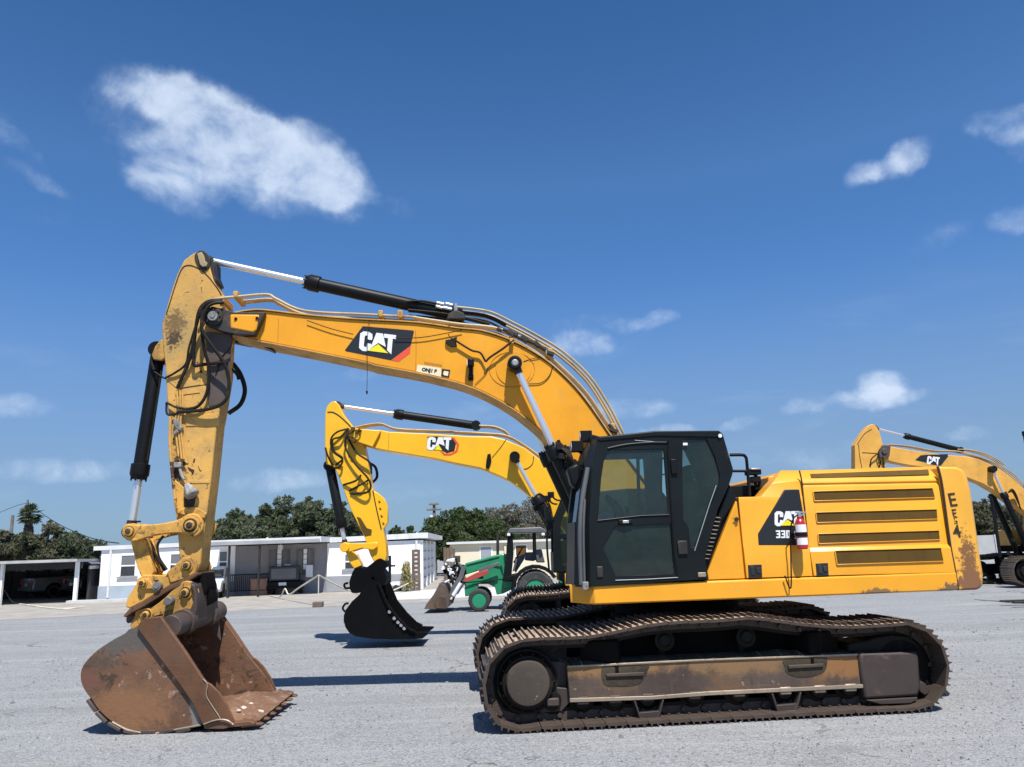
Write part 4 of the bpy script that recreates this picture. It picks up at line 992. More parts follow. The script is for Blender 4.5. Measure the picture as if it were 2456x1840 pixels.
H((960, 570), (955, 640), (900, 710), (870, 790), y=[-.3, -.28, -.24, -.22], r=.012)
H((770, 480), (720, 640), (700, 740), (640, 790), (585, 820), y=[-.33, -.28, -.24, -.22, -.2], r=.014)
H((590, 960), (640, 985), (700, 1000), (600, 1030), (590, 960), y=[-.22, -.23, -.23, -.22, -.2], r=.014)
b.build('hose', M['hose'], E1)
b = MB()
b.tube(f.p3([.15, .28, .32, .3, .2], 'z1', [(968, 740), (1010, 800), (1035, 890), (1010, 970), (945, 1020)]), .03, n=10)
b.tube(f.p3([.1, .2, .22], 'z1', [(960, 770), (990, 800), (1000, 830)]), .02, n=10)
b.build('hose', M['hose'], E1)
# ---------------------------------------------------------------- bucket linkage
PA = f.q(*S('b1', 1098, 1312), -.3); PB = f.q(*S('b1', 720, 1465), -.26); PL = f.q(*S('b1', 602, 1012), -.25); PR = f.q(*S('b1', 1138, 958), -.25)
def blob(P, tg, y, n=4): return [(p.x, p.z) for p in catmull([Vector((q[0], 0, q[1])) for q in f.pl(y, tg, P)], n, True)]
b = MB()
for y0, y1 in ((-.285, -.225), (.225, .285)):
    b.prism(blob([(560, 945), (660, 955), (850, 945), (1020, 910), (1100, 860), (1190, 860), (1240, 930), (1230, 1010), (1160, 1060), (1040, 1025), (860, 1040), (700, 1080), (640, 1100), (560, 1085), (525, 1010)], 'b1', -.28, 3), y0, y1)
lk = b.build('side_link', M['yellow_link'], E1, bevel=.012)
def pinset(P, par, yy, r=.055, rr=.085):
    for s in (-1, 1):
        b = MB().lathe((P.x, s*(yy), P.z), (0, s, 0), [(0, rr), (.012, rr), (.018, r*1.1), (.05, r), (.055, r*.7), (.035, r*.45), (.035, 0)], 20)
        pn_ = b.build('pin', M['yellow_link'], par, 30)
        MB().lathe((P.x, s*(yy+.011), P.z), (0, s, 0), [(0, rr*.82), (.008, rr*.80), (.010, r*1.05), (.010, .0)], 20).build('pin_ring', M['mud'], pn_, 30)
        MB().lathe((P.x, s*(yy+.034), P.z), (0, s, 0), [(0, r*.9), (.014, r*.85), (.03, r*.5), (.03, 0)], 16).build('pin_head', M['mud'], pn_, 30)
pinset(PL, lk, .285, .05, .08); pinset(PR, lk, .285, .055, .105)
b = MB()  # power link column
b.prism(f.pl(-.17, 'b1', [(600, 1095), (735, 1070), (805, 1370), (770, 1450), (690, 1405), (655, 1320)]), -.17, -.05)
b.prism(f.pl(-.17, 'b1', [(600, 1095), (735, 1070), (805, 1370), (770, 1450), (690, 1405), (655, 1320)]), .05, .17)
b.cyl((PL.x, -.22, PL.z), (PL.x, .22, PL.z), .10, n=20).cyl((PB.x, -.2, PB.z), (PB.x, .2, PB.z), .09, n=20)
b.each('power_link', M['yellow_link'], E1, bevel=.01)
b = MB()
b.tube(f.p3(.05, 'b1', [(745, 1080), (800, 1180), (790, 1300), (830, 1360)]), .03).tube(f.p3(.1, 'b1', [(890, 1050), (840, 1130), (850, 1240), (920, 1350)]), .018).tube(f.p3(.02, 'b1', [(760, 1090), (860, 1290), (905, 1360)]), .014)
b.each('coupler_hose', M['hose'], E1)
# quick coupler
b = MB()
cp = [(920, 1400), (925, 1370), (1060, 1250), (1120, 1232), (1180, 1270), (1205, 1330), (1180, 1400), (1060, 1450), (950, 1490), (700, 1640), (600, 1690), (560, 1680), (570, 1610), (650, 1480), (660, 1430), (720, 1395), (800, 1395)]
for y0, y1 in ((-.27, -.215), (.215, .27)): b.prism(f.pl(-.26, 'b1', cp), y0, y1)
b.prism(f.pl(-.2, 'b1', [(590, 1650), (700, 1560), (960, 1440), (1120, 1400), (1100, 1450), (720, 1640), (590, 1700)]), -.215, .215)
cpl = b.build('quick_coupler', M['yellow_link'], E1, bevel=.012)
b = MB().prism(f.pl(-.29, 'b1', [(930, 1390), (1070, 1245), (1150, 1240), (1195, 1300), (1180, 1380), (1060, 1440), (950, 1470)]), -.295, -.27)
b.prism(f.pl(-.29, 'b1', [(680, 1505), (700, 1425), (760, 1425), (800, 1480), (870, 1490), (850, 1520), (690, 1525)]), -.30, -.27)
b.build('coupler_cheek', M['yellow_link'], cpl, bevel=.012)
b = MB()   # diagonal flange, rust brown standing in for its shaded underside
b.prism(f.pl(-.3, 'b1', [(540, 1760), (600, 1690), (700, 1640), (940, 1490), (1060, 1440), (1195, 1370), (1205, 1395), (1080, 1480), (960, 1530), (720, 1680), (620, 1730), (570, 1770)]), -.33, .33)
b.build('coupler_flange', M['rust2'], cpl, bevel=.01)
pinset(PA, cpl, .30, .045, .075); pinset(PB, cpl, .30, .04, .06)
p = f.q(*S('b1', 845, 1495), -.3); MB().cyl((p.x, -.36, p.z), (p.x, -.27, p.z), .05, n=16).cyl((p.x, -.37, p.z), (p.x, -.36, p.z), .03, n=6).build('bolt', M['lampgrey'], cpl)
b = MB(); b.prism(blob([(530, 1790), (560, 1750), (600, 1760), (590, 1810), (545, 1830)], 'b1', -.3, 3), -.2, .2); b.build('lock_bar', M['rustdark'], cpl)
b = MB()
b.prism(blob([(1210, 1430), (1290, 1460), (1320, 1560), (1310, 1650), (1240, 1690), (1190, 1600)], 'b1', .0, 3), -.1, .25)
b.prism(f.pl(0, 'b1', [(1110, 1400), (1300, 1370), (1320, 1500), (1250, 1700), (1150, 1700)]), -.2, .2)
b.build('arm_nose', M['under'], arm, bevel=.02)
# bucket ears
PC = f.q(*S('b1', 1078, 1562), -.27); PD = f.q(*S('b2', 720, 140), -.27)
BK = MB()
# shell outline (from the near side plate)
yb0 = .72
shell = f.pl(-yb0, 'b2', [(740, 155), (665, 225), (590, 255), (550, 292), (440, 350), (300, 440), (200, 530), (145, 610), (133, 700), (160, 790), (225, 880), (300, 985), (410, 1080), (560, 1150), (700, 1175), (830, 1177), (1000, 1142), (1240, 1095)])
near_lip = f.q(*S('b2', 1535, 1090), -yb0); far_lip = f.q(*S('b2', 2130, 780), yb0)
print('LIP', near_lip, far_lip, 'shell minz', min(p[1] for p in shell), 'minx', min(p[0] for p in shell))
lipx = (near_lip.x+far_lip.x)/2; lipz = .075
V = catmull([Vector((p[0], 0, p[1])) for p in shell], 3)
# side plates follow outline plus straight front edge
side = [(p.x, p.z) for p in V]
topf = f.pl(-yb0, 'b2', [(890, 135), (960, 240), (1130, 480), (1260, 680), (1400, 850), (1480, 960), (1535, 1060)])
near_side = side+[(topf[-1][0], .05), (topf[-1][0], topf[-1][1])]+topf[::-1][1:]
BK = MB().prism(near_side, -yb0, -yb0+.035)
BK.prism(near_side, yb0-.035, yb0)
rings = []
cen = Vector((sum(p.x for p in V)/len(V)+.2, 0, sum(p.z for p in V)/len(V)+.15))
VV = V+[Vector((topf[-1][0]-.1, 0, .05))]
for p in VV:
    inn = p+(cen-p).normalized()*.035
    if p is VV[-1]: inn = p+Vector((0, 0, .035))
    rings.append([Vector((p.x, -yb0+.036, p.z)), Vector((p.x, yb0-.036, p.z)), Vector((inn.x, yb0-.036, inn.z)), Vector((inn.x, -yb0+.036, inn.z))])
BK.loft(rings)
bucket = BK.build('bucket', M['rust'], E1, 30, bevel=.008)
# cutting edge
xl0 = topf[-1][0]-.25
b = MB().prism([(xl0, .035), (xl0, .085), (lipx-.06, .105), (lipx, .085), (lipx, .06)], -yb0-.02, yb0+.02)
b.build('cutting_edge', M['rust2'], bucket, bevel=.006)
for k in range(7):
    y = -yb0+.06+k*(2*yb0-.12)/6
    tb = MB().add([Vector(v) for v in ((lipx-.16, y-.06, .03), (lipx-.16, y+.06, .03), (lipx-.16, y+.06, .112), (lipx-.16, y-.06, .112), (lipx+.07, y-.035, .045), (lipx+.07, y+.035, .045), (lipx+.07, y+.035, .06), (lipx+.07, y-.035, .06))],
                  [(0, 1, 2, 3), (7, 6, 5, 4), (0, 4, 5, 1), (1, 5, 6, 2), (2, 6, 7, 3), (3, 7, 4, 0)])
    tb.build('tooth', M['rust2'], bucket, bevel=.008)
for s in (-1, 1):
    y0, y1 = (s*(yb0+.045), s*yb0)
    b = MB().prism(f.pl(-yb0-.04, 'b2', [(665, 235), (700, 185), (745, 152), (890, 135), (960, 240), (1130, 480), (1262, 682), (1300, 735), (1290, 830), (1340, 920), (1400, 1010), (1415, 1045), (1250, 1092), (1160, 900), (1050, 740), (850, 480)]), y0, y1)
    b.build('side_rim', M['rust2'] if s > 0 else M['rust2'], bucket, bevel=.01)
    b = MB().prism(f.pl(-yb0-.03, 'b2', [(1290, 712), (1335, 735), (1410, 810), (1480, 920), (1530, 1040), (1535, 1100), (1440, 1130), (1265, 1132), (1255, 1095), (1415, 1045), (1400, 1010), (1340, 920), (1290, 830), (1300, 735)]), s*(yb0+.03), s*(yb0+.002))
    b.build('side_cutter', M['rust2'], bucket, bevel=.008)
b = MB()
for k, (x, y) in enumerate([(245, 935), (330, 1040), (450, 1120), (600, 1172), (760, 1188), (930, 1172), (1080, 1150)]):
    p = f.q(*S('b2', x, y), -yb0+.03); r_ = [.9, .75, .5, .2, 0, -.15, -.2][k]
    for s in (-1, 1): b.box((p.x, s*(yb0-.04), max(.025, p.z)), (.16, .12, .035), Matrix.Rotation(r_, 3, 'Y'))
b.build('heel_strip', M['rustdark'], bucket, bevel=.006)
b = MB(); pe = f.p3(-yb0-.003, 'b2', [(420, 1085), (560, 1153), (700, 1177), (830, 1178), (1000, 1143), (1235, 1096)])
b.tube(pe, .012, n=6); b.build('worn_edge', M['worn'], bucket)
b = MB().tube(f.p3(-yb0-.048, 'b2', [(1262, 684), (1300, 735), (1290, 830), (1340, 920), (1400, 1010), (1415, 1045)]), .007, n=5).build('worn_edge', M['worn'], bucket)
b = MB().tube(f.p3(-yb0-.052, 'b2', [(1262, 1088), (1340, 1058), (1415, 1042), (1480, 1050), (1532, 1085)]), .008, n=5).build('worn_edge', M['worn'], bucket)
# torque tube
tn = f.q(*S('b2', 945, 215), -yb0+.1); tf_ = f.q(*S('b2', 1320, 150), yb0-.1)
tx = (tn.x+tf_.x)/2; tz = (tn.z+tf_.z)/2
print('TUBE', tn, tf_)
b = MB().cyl((tx, -yb0+.03, tz), (tx, yb0-.03, tz), .125, n=32).cyl((tx, -.40, tz), (tx, -.27, tz), .15, n=32).cyl((tx, .27, tz), (tx, .42, tz), .15, n=32)
b.prism([(tx-.12, tz-.02), (tx+.11, tz-.02), (tx+.15, tz-.34)], yb0-.30, yb0-.27)
b.build('torque_tube', M['rustdark'], bucket, bevel=.006)
ear = [(600, 1790), (610, 1740), (660, 1710), (760, 1700), (900, 1600), (1010, 1490), (1090, 1460), (1160, 1490), (1190, 1560), (1180, 1640), (1170, 1720), (1120, 1790), (1000, 1810), (800, 1850), (640, 1900), (590, 1900), (560, 1860)]
b = MB()
for y0, y1 in ((-.27, -.225), (.225, .27)): b.prism(blob(ear, 'b1', -.27, 2), y0, y1)
er = b.each('bucket_ear', M['yellow_link'], bucket, bevel=.01)
b = MB().prism(f.pl(-.275, 'b1', [(1130, 1470), (1175, 1500), (1195, 1600), (1190, 1700), (1160, 1860), (1090, 1900), (1100, 1790), (1160, 1640), (1165, 1560)]), -.33, .33)
b.build('ear_gusset', M['rustdark'], bucket, bevel=.01)
pinset(PC, er, .275, .045, .08); pinset(PD, er, .275, .04, .075)
p = f.q(*S('z2', 678, 707), -.3); MB().cyl((p.x, -.36, p.z), (p.x, -.24, p.z), .055, n=10).build('bolt', M['lampgrey'], er, bevel=.012)
# the bucket sits slightly turned and tilted, its near side on the ground
_pv = Vector((lipx-.9, -yb0, 0)); BMX = Matrix.Translation(_pv) @ Matrix.Rotation(radians(-5.0), 4, 'Z') @ Matrix.Rotation(radians(2.7), 4, 'X') @ Matrix.Translation(-_pv)
bucket.matrix_basis = BMX
# earth left on the bucket floor
random.seed(3)
b = MB(); nx, ny = 34, 44; x0, x1 = topf[-1][0]-.42, lipx+.02; y0, y1 = -yb0+.06, yb0-.04
vs = []
for i in range(nx+1):
    for j in range(ny+1):
        x = x0+(x1-x0)*i/nx; y = y0+(y1-y0)*j/ny
        h = .10+.05*mnoise.noise(Vector((x*5, y*5, 1)))+.03*mnoise.noise(Vector((x*16, y*16, 1)))+.015*mnoise.noise(Vector((x*40, y*40, 1)))
        e = min(i/5, (nx-i)/7, j/2.5, (ny-j)/2.5, 1)
        vs.append(Vector((x, y, .09+(h-.05)*e*.8)))
b.add(vs, [(i*(ny+1)+j, (i+1)*(ny+1)+j, (i+1)*(ny+1)+j+1, i*(ny+1)+j+1) for i in range(nx) for j in range(ny)])
M['soil'] = paint('reddish_soil', (.15, .078, .044), .9, vary=.35, dirt=(.30, .22, .16), dsc=9, damt=.6, bump=.8, bsc=40)
M['stone'] = paint('pale_stone', (.50, .42, .35), .85, vary=.2, dirt=(.3, .18, .12), dsc=8, damt=.5, bump=.5, bsc=30)
so = b.build('soil', M['soil'], None, 80); so.matrix_basis = Matrix.Translation(F1.o) @ Matrix.Rotation(F1.psi, 4, 'Z') @ BMX
tag(so, 'crumbly reddish soil left on the floor of the rusty bucket', 'soil', kind='stuff')
def rock(r, c, seed):
    bm = bmesh.new(); bmesh.ops.create_icosphere(bm, subdivisions=2, radius=1)
    b = MB(); vs = []
    for v in bm.verts:
        n_ = mnoise.noise(v.co*1.6+Vector((seed, 0, 0)))*.45
        p = v.co*(1+n_); vs.append(Vector((p.x*r, p.y*r*.8, p.z*r*.6))+Vector(c))
    b.add(vs, [tuple(v.index for v in fc.verts) for fc in bm.faces]); bm.free(); return b
st = [('b2', 1600, 955, -.35, .042), ('b2', 1665, 918, -.15, .036), ('b2', 1740, 1015, -.42, .05), ('b2', 1585, 1060, -.6, .035), ('b2', 1690, 975, -.35, .03), ('b2', 1560, 975, -.5, .028)]
lbls = ['pale stone nearest the side plate in the bucket soil', 'pale stone highest up on the heap of bucket soil', 'largest pale stone near the bucket cutting edge', 'pale pebble at the near front corner of the bucket floor', 'small pale pebble in the middle of the bucket soil', 'smallest pale pebble beside the near side plate in the bucket']
for (tg, x, y, yy, r_), lb in zip(st, lbls):
    p = f.q(*S(tg, x, y), yy); p.z = max(p.z, .12)
    o = rock(r_, (0, 0, 0), x).build('stone', M['stone'], None, 50)
    o.location = F1.w(p.x, p.y, min(p.z, .17)); tag(o, lb, 'stone', 'stones lying in the bucket')
# ---------------------------------------------------------------- fire extinguisher strapped to the hood
FE = thing('fire_extinguisher', 'red fire extinguisher with a white label strapped to the yellow hood beside the number 330', 'fire extinguisher', F1)
et = f.q(*S('z6', 533, 765), -1.60); eb = f.q(*S('z6', 540, 995), -1.60)
cx_ = (et.x+eb.x)/2
FE.location = F1.w(cx_, -1.60, eb.z)
hE = et.z-eb.z
b = MB().lathe((0, 0, 0), (0, 0, 1), [(0, .0), (0, .048), (.012, .060), (.05, .063), (hE-.1, .063), (hE-.05, .055), (hE-.01, .04), (hE, .028), (hE+.02, .028)], 28)
b.build('cylinder', M['red'], FE)
for z0, z1 in ((.09, .23), (.30, .50)):
    b = MB(); rings = []
    for k in range(9):
        a = -pi*.92+k*pi*.84/8-0*.1
        rings.append([Vector((.0645*cos(a), .0645*sin(a), hE*z0/.62)), Vector((.0645*cos(a), .0645*sin(a), hE*z1/.62))])
    b.loft(rings, cap=False, closed=False); b.build('paper_label', M['decalwhite'], FE)
b = MB().lathe((0, 0, hE*.42), (0, 0, 1), [(0, .065), (0, .069), (.045, .069), (.045, .065)], 28).bb(-.04, .04, .07, .125, hE*.38, hE*.52)
b.build('strap', M['black'], FE)
b = MB().cyl((0, 0, hE+.01), (0, 0, hE+.06), .022).box((.02, 0, hE+.07), (.11, .022, .018)).box((.02, 0, hE+.04), (.09, .02, .014))
b.build('valve', M['alloy'], FE)
b = MB().tube([(-.02, -.01, hE+.04), (-.08, -.02, hE), (-.12, .01, hE-.15), (-.13, .03, hE-.4), (-.16, .05, hE-.75), (-.21, .06, -.28)], .008, n=8)
b.build('hose', M['black'], FE)
# ================================================================ ground
EXPOSURE = .70
def gravel_mat():
    m, nt = newmat('chipseal_gravel')
    tc = N(nt, 'ShaderNodeTexCoord').outputs['Object']
    n1 = noise(nt, tc, .35, 5, .6); n2 = noise(nt, tc, 28, 4, .7); n3 = noise(nt, tc, 2.2, 6, .65, .3)
    vo = N(nt, 'ShaderNodeTexVoronoi', i_Vector=tc, i_Scale=62); vc = vo.outputs['Color']; vd = vo.outputs['Distance']
    sv = N(nt, 'ShaderNodeSeparateColor', i_0=vc).outputs[0]
    col = mixc(nt, ramp(nt, n1, .3, .7), (.212, .219, .226), (.258, .263, .267))
    col = mixc(nt, ramp(nt, sv, .45, 1.0), col, (.335, .343, .35))
    col = mixc(nt, ramp(nt, sv, .0, .22, True), col, (.13, .134, .14))
    col = mixc(nt, mul(nt, ramp(nt, n3, .50, .72), .35), col, (.28, .28, .275))
    col = mixc(nt, mul(nt, ramp(nt, n3, .62, .75), .25), col, (.15, .15, .155))
    col = mixc(nt, ramp(nt, noise(nt, tc, .8, 9, .75, 1.5), .70, .735), col, (.09, .085, .08))
    mp = N(nt, 'ShaderNodeMapping', i_Vector=tc); mp.inputs['Scale'].default_value = (.05, .9, 1); mp.inputs['Rotation'].default_value = (0, 0, .06)
    tm = noise(nt, mp.outputs[0], 1.4, 7, .7, .6)
    col = mixc(nt, mul(nt, ramp(nt, tm, .52, .64), .38), col, (.18, .18, .185)); col = mixc(nt, mul(nt, ramp(nt, tm, .34, .46, True), .5), col, (.35, .345, .335))
    wv = N(nt, 'ShaderNodeVectorMath', operation='ADD', i_0=tc); nz = N(nt, 'ShaderNodeTexNoise', i_Vector=tc, i_Scale=1.6, i_Detail=6); nt.links.new(nz.outputs['Color'], wv.inputs[1])
    ck = N(nt, 'ShaderNodeTexVoronoi', feature='DISTANCE_TO_EDGE', i_Vector=wv.outputs[0], i_Scale=.22).outputs[0]
    col = mixc(nt, mul(nt, ramp(nt, ck, .0015, .006, True), ramp(nt, noise(nt, tc, .5, 3, .5), .52, .6)), col, (.11, .11, .11))
    col = mixc(nt, mul(nt, ramp(nt, noise(nt, tc, .45, 6, .62, .8), .60, .74), .5), col, (.16, .155, .15))
    bs = N(nt, 'ShaderNodeBsdfPrincipled'); nt.links.new(col, bs.inputs['Base Color']); bs.inputs['Roughness'].default_value = .92; bs.inputs['Specular IOR Level'].default_value = .25
    h = mul(nt, mul(nt, vd, -1.0), mul(nt, n2, .8), 'ADD')
    b = N(nt, 'ShaderNodeBump', i_Height=h); b.inputs['Strength'].default_value = .75; b.inputs['Distance'].default_value = .012
    nt.links.new(b.outputs[0], bs.inputs['Normal'])
    o = N(nt, 'ShaderNodeOutputMaterial'); nt.links.new(bs.outputs[0], o.inputs[0]); return m
M['gravel'] = gravel_mat()
M['concrete'] = paint('worn_concrete', (.31, .285, .25), .9, vary=.14, dirt=(.23, .215, .195), dsc=.5, damt=.55, fine=(.22, .21, .2), fsc=6, fth=.68, bump=.2, streak=None)
M['concrete_pale'] = paint('pale_concrete', (.52, .52, .51), .9, vary=.08, dirt=(.42, .42, .42), dsc=.8, damt=.3, bump=.2)
def sheet(name, P, z, mat, kind='structure', sub=0):
    me = bpy.data.meshes.new(name); me.from_pydata([(p[0], p[1], z) for p in P], [], [tuple(range(len(P)))]); me.materials.append(mat); me.update()
    o = bpy.data.objects.new(name, me); COL.objects.link(o); o['kind'] = kind; return o
sheet('ground', [(-700, -60), (700, -60), (700, 1400), (-700, 1400)], 0, M['gravel'])
def gp(*a): return [ground(*p) for p in SP(*a)]
g = gp('s', [(-400, 1530), (0, 1488), (300, 1472), (535, 1467), (833, 1453), (1000, 1446), (1100, 1442), (1300, 1430)])
sheet('concrete_yard', [(-60, g[0].y)]+[(p.x, p.y) for p in g]+[(8, 52), (-60, 52)], .004, M['concrete'])
g = gp('s', [(930, 1440), (1100, 1434), (1330, 1424), (1330, 1405), (1060, 1413), (935, 1420)])
sheet('concrete_strip', [(p.x, p.y) for p in g], .008, M['concrete_pale'])
# ================================================================ other excavators
def gtrack_path(L=4.9, Hh=.98, sag=.06):
    r = Hh/2-.02; x0 = -L/2; x1 = L/2; P = []
    for k in range(5): a = pi/2+pi*k/6*1.15; P.append((x0+r+r*cos(a), r+.04+r*sin(a)))
    P += [(x0+.25+(L-.5)*k/8, .045) for k in range(1, 8)]
    for k in range(5): a = -pi/2+pi*.1+pi*k/5.2; P.append((x1-r+r*cos(a), r+.04+r*sin(a)))
    for k in range(1, 8): P.append((x1-r-(L-2*r)*k/8, Hh+.02-sag*(1+cos(k*pi/2))*.5+.05*sin(k*pi/8)))
    return P
def undercarriage(root, L, w, gauge, pitch=.2):
    proto = shoe_mesh(pitch, w); path = gtrack_path(L)
    _, LL = closed_path(catmull([Vector((p[0], 0, p[1])) for p in path], 8, True), 10); n = min(50, int(LL/pitch))
    for s in (-1, 1):
        t = track(root, path, s*gauge/2, w, proto, n)
        y0 = s*(gauge/2+w/2-.16)
        b = MB().prism([(-L/2+.75, .34), (L/2-.75, .34), (L/2-.75, .68), (-L/2+.75, .70)], y0, y0-s*.4); b.build('track_frame', M['under'], root, bevel=.02)
        for cxx, rr in ((-L/2+.5, .30), (L/2-.5, .34)):
            MB().cyl((cxx, y0, .53), (cxx, y0-s*.35, .53), rr, n=28).cyl((cxx, y0+s*.06, .53), (cxx, y0, .53), rr*.6, n=24).build('idler', M['chain'], root, bevel=.01)
        for k in range(7):
            x = -L/2+.95+k*(L-1.9)/6; MB().cyl((x, y0, .25), (x, y0-s*.3, .25), .1, n=14).build('roller', M['chain'], root)
        for k in (-.9, .9): MB().cyl((k, y0, .82), (k, y0-s*.3, .82), .08, n=14).build('carrier_roller', M['chain'], root)
    bpy.data.objects.remove(proto)
    MB().box((0, 0, .68), (2.6, gauge-w+.3, .4)).box((0, 0, .7), (1.4, gauge-.2, .34)).build('center_frame', M['under'], root, bevel=.03)
    MB().cyl((0, 0, .9), (0, 0, 1.15), .68, n=36).build('swing_ring', M['under'], root)
def build_excavator(fr, label, D, Y):
    root = thing('excavator', label, 'excavator', fr)
    yb = -.21; L = D['L']; b = None
    undercarriage(root, D['tl'], .7, 2.5)
    P = fr.pl(yb, *D['boom']); bo = MB().prism(P, -.21, .21).build('boom', M[Y], root, 30, bevel=.015)
    b = MB()
    for e in D['pipes']:
        for yy in (-.12, 0, .12): b.tube([Vector((p.x, yy, p.z)) for p in fr.p3(-.1, *e)], .02, n=6)
    b.each('hydraulic_pipe', M[D.get('pm', 'pipe_old')], bo)
    pin = fr.q(*S(*D['nose']), -.27); pin.y = 0
    MB().cyl((pin.x, -.33, pin.z), (pin.x, .33, pin.z), .10, n=20).prism(fr.pl(-.26, *D['nosep']), -.29, -.211).prism(fr.pl(-.26, *D['nosep']), .211, .29).build('boom_nose', M[D.get('nm', Y)], bo, bevel=.012)
    P = fr.pl(-.17, *D['arm']); ar = MB().prism(P, -.17, .17).build('arm', M[Y], root, 30, bevel=.015)
    b = MB()
    for e in D['beads']: b.tube(fr.p3(-.172, *e), .012, n=5)
    b.each('bead', M['seam'], ar)
    b = MB()
    for e in D['hoses']: b.tube(fr.p3([-.20]+[-.27]*(len(e)-3)+[-.18], *e), .022, n=6)
    b.each('hose', M['hose'], root)
    def c2(nm, k, yy, rr, rb, mb='black'):
        a, g, e = [fr.q(*S(*q), -.3 if yy else 0) for q in D[k]]
        a.y = g.y = e.y = yy
        return hyd_cyl(root, nm, a, e, (g-a).length/(e-a).length, rr, rb, mb)
    c2('arm_cylinder', 'acyl', 0, .042, .09); c2('boom_cylinder', 'bcyl', -.34, .045, .10); c2('boom_cylinder', 'bcyl', .34, .045, .10)
    p = fr.q(*S(*D['bcyl'][0]), -.3); MB().cyl((p.x, -.46, p.z), (p.x, .46, p.z), .11, n=20).build('cylinder_pin', M['black'], root)
    # body in local metres
    x0, x1 = D['body']; zt = D['hood']
    for s in (-1, 1):
        MB().prism([(x0, 1.12), (x1-.1, 1.12), (x1-.1, 1.36), (x0, 1.36)], s*1.42, s*1.3).build('side_rail', M[Y], root, bevel=.02)
    MB().box(((x0+x1)/2, 0, 1.22), (x1-x0-.1, 2.58, .2)).build('deck', M['under'], root)
    xh = x0+1.75
    hood = MB().prism([(xh, 1.37), (x1-.75, 1.37), (x1-.75, zt), (xh+.5, zt), (xh+.2, zt-.35), (xh, zt-.4)], -1.36, 1.36).build('engine_hood', M[Y], root, bevel=.04, seg=3)
    for k in range(4):
        z = 1.55+k*(zt-1.75)/4
        MB().bb(xh+.85, x1-.95, -1.372, -1.355, z, z+.1).build('grille', M['grille'], hood)
    MB().bb(xh+.55, xh+.57, -1.366, -1.35, 1.4, zt-.1).build('seal', M['seam'], hood)
    cw = MB(); Pc = [(x1-.73, 1.15), (x1-.1, 1.15), (x1-.03, 1.3), (x1-.12, zt-.1), (x1-.3, zt+.02), (x1-.73, zt+.02)]
    cw.loft([[Vector((p[0]+(d if i in (1, 2, 3, 4) else 0), y, p[1])) for i, p in enumerate(Pc)] for y, d in ((-1.4, 0), (-1.1, .15), (-.5, .22), (.5, .22), (1.1, .15), (1.4, 0))])
    cw.build('counterweight', M[Y], root, bevel=.04)
    # cab
    ca, cb_, ctop = D['cab']
    sd = [(ca, 1.4), (cb_, 1.4), (cb_+.12, 2.2), (cb_, ctop-.05), (cb_-.1, ctop), (ca+.28, ctop), (ca+.02, 2.3)]
    w1 = [(ca+.14, 2.1), (ca+.85, 2.1), (ca+.85, ctop-.14), (ca+.38, ctop-.14), (ca+.17, 2.35)]
    w2 = [(ca+.16, 1.5), (ca+.85, 1.5), (ca+.85, 2.02), (ca+.14, 2.02)]
    w3 = [(ca+.98, 2.0), (cb_-.05, 2.0), (cb_+.0, 2.2), (cb_-.12, ctop-.14), (ca+.98, ctop-.14)]
    cab = MB().prism([(ca+.26, ctop), (ca+.28, ctop+.07), (cb_-.08, ctop+.07), (cb_, ctop)], -1.42, -.44).bb(ca+.05, cb_, -1.4, -.44, 1.37, 1.45).bb(cb_-.05, cb_+.0, -1.36, -.46, 1.4, ctop).build('cab', M['cabblack'], root, bevel=.02)
    for y0 in (-1.42, -.48):
        holed('side_frame', sd, [w1, w2, w3], y0, y0+.04, M['cabblack'], cab, .004)
        for w in (w1, w2, w3): pane('window', ex(w), y0+.015, 'glass' if w is w1 else 'glassdark', cab)
    MB().loft([[Vector((ca+.03, -1.38, 1.75)), Vector((ca+.03, -.46, 1.75)), Vector((ca+.05, -.46, 1.75)), Vector((ca+.05, -1.38, 1.75))], [Vector((ca+.05, -1.38, 2.3)), Vector((ca+.05, -.46, 2.3)), Vector((ca+.07, -.46, 2.3)), Vector((ca+.07, -1.38, 2.3))],
               [Vector((ca+.30, -1.38, ctop)), Vector((ca+.30, -.46, ctop)), Vector((ca+.32, -.46, ctop)), Vector((ca+.32, -1.38, ctop))]]).build('windscreen', M['glass'], cab, None)
    MB().bb(ca-.01, ca+.04, -1.4, -.44, 1.37, 1.76).build('front_panel', M['cabblack'], cab, bevel=.01)
    MB().box((ca+.75, -.95, 1.75), (.5, .48, .16)).box((ca+1.05, -.95, 2.1), (.14, .46, .7)).build('seat', M['seat'], cab, bevel=.04)
    for q in D['lamps']:
        p = fr.q(*S(*q), -.7); MB().box(p, (.13, .12, .12)).tube([p, p+Vector((.1, 0, -.1)), p+Vector((.2, 0, -.12))], .02).build('work_lamp', M['black'], cab, bevel=.02)
    MB().tube([(ca-.1, -1.44, 1.4), (ca-.12, -1.46, 2.0), (ca-.02, -1.46, 2.6)], .022).box((ca-.1, -1.5, 2.5), (.08, .16, .28)).build('mirror', M['black'], cab, bevel=.01)
    MB().bb(x0-.02, x0+.5, .5, 1.38, 1.34, 1.9).build('tool_box', M[Y], root, bevel=.03)
    b = MB()
    for q in D['clutter']: b.box(fr.q(*S(*q), -.3), (.12, .12, .09), Matrix.Rotation(q[1], 3, 'Y'))
    q = D['bcyl'][1]; a = fr.q(*S(*q), -.3)
    for k in range(4): b.tube([a+Vector((0, -.1, 0)), a+Vector((.15, -.12, .12-.04*k)), a+Vector((.35, 0, -.1-.08*k)), a+Vector((.42, 0, -.6))], .018)
    b.build('hose_bundle', M['hose'], root)
    for y0 in (-.28, .22): MB().prism([(x0+.1, 1.32), (x0+1.5, 1.32), (x0+1.1, 2.0), (x0+.75, 2.0)], y0, y0+.06).build('boom_bracket', M['black'], root, bevel=.01)
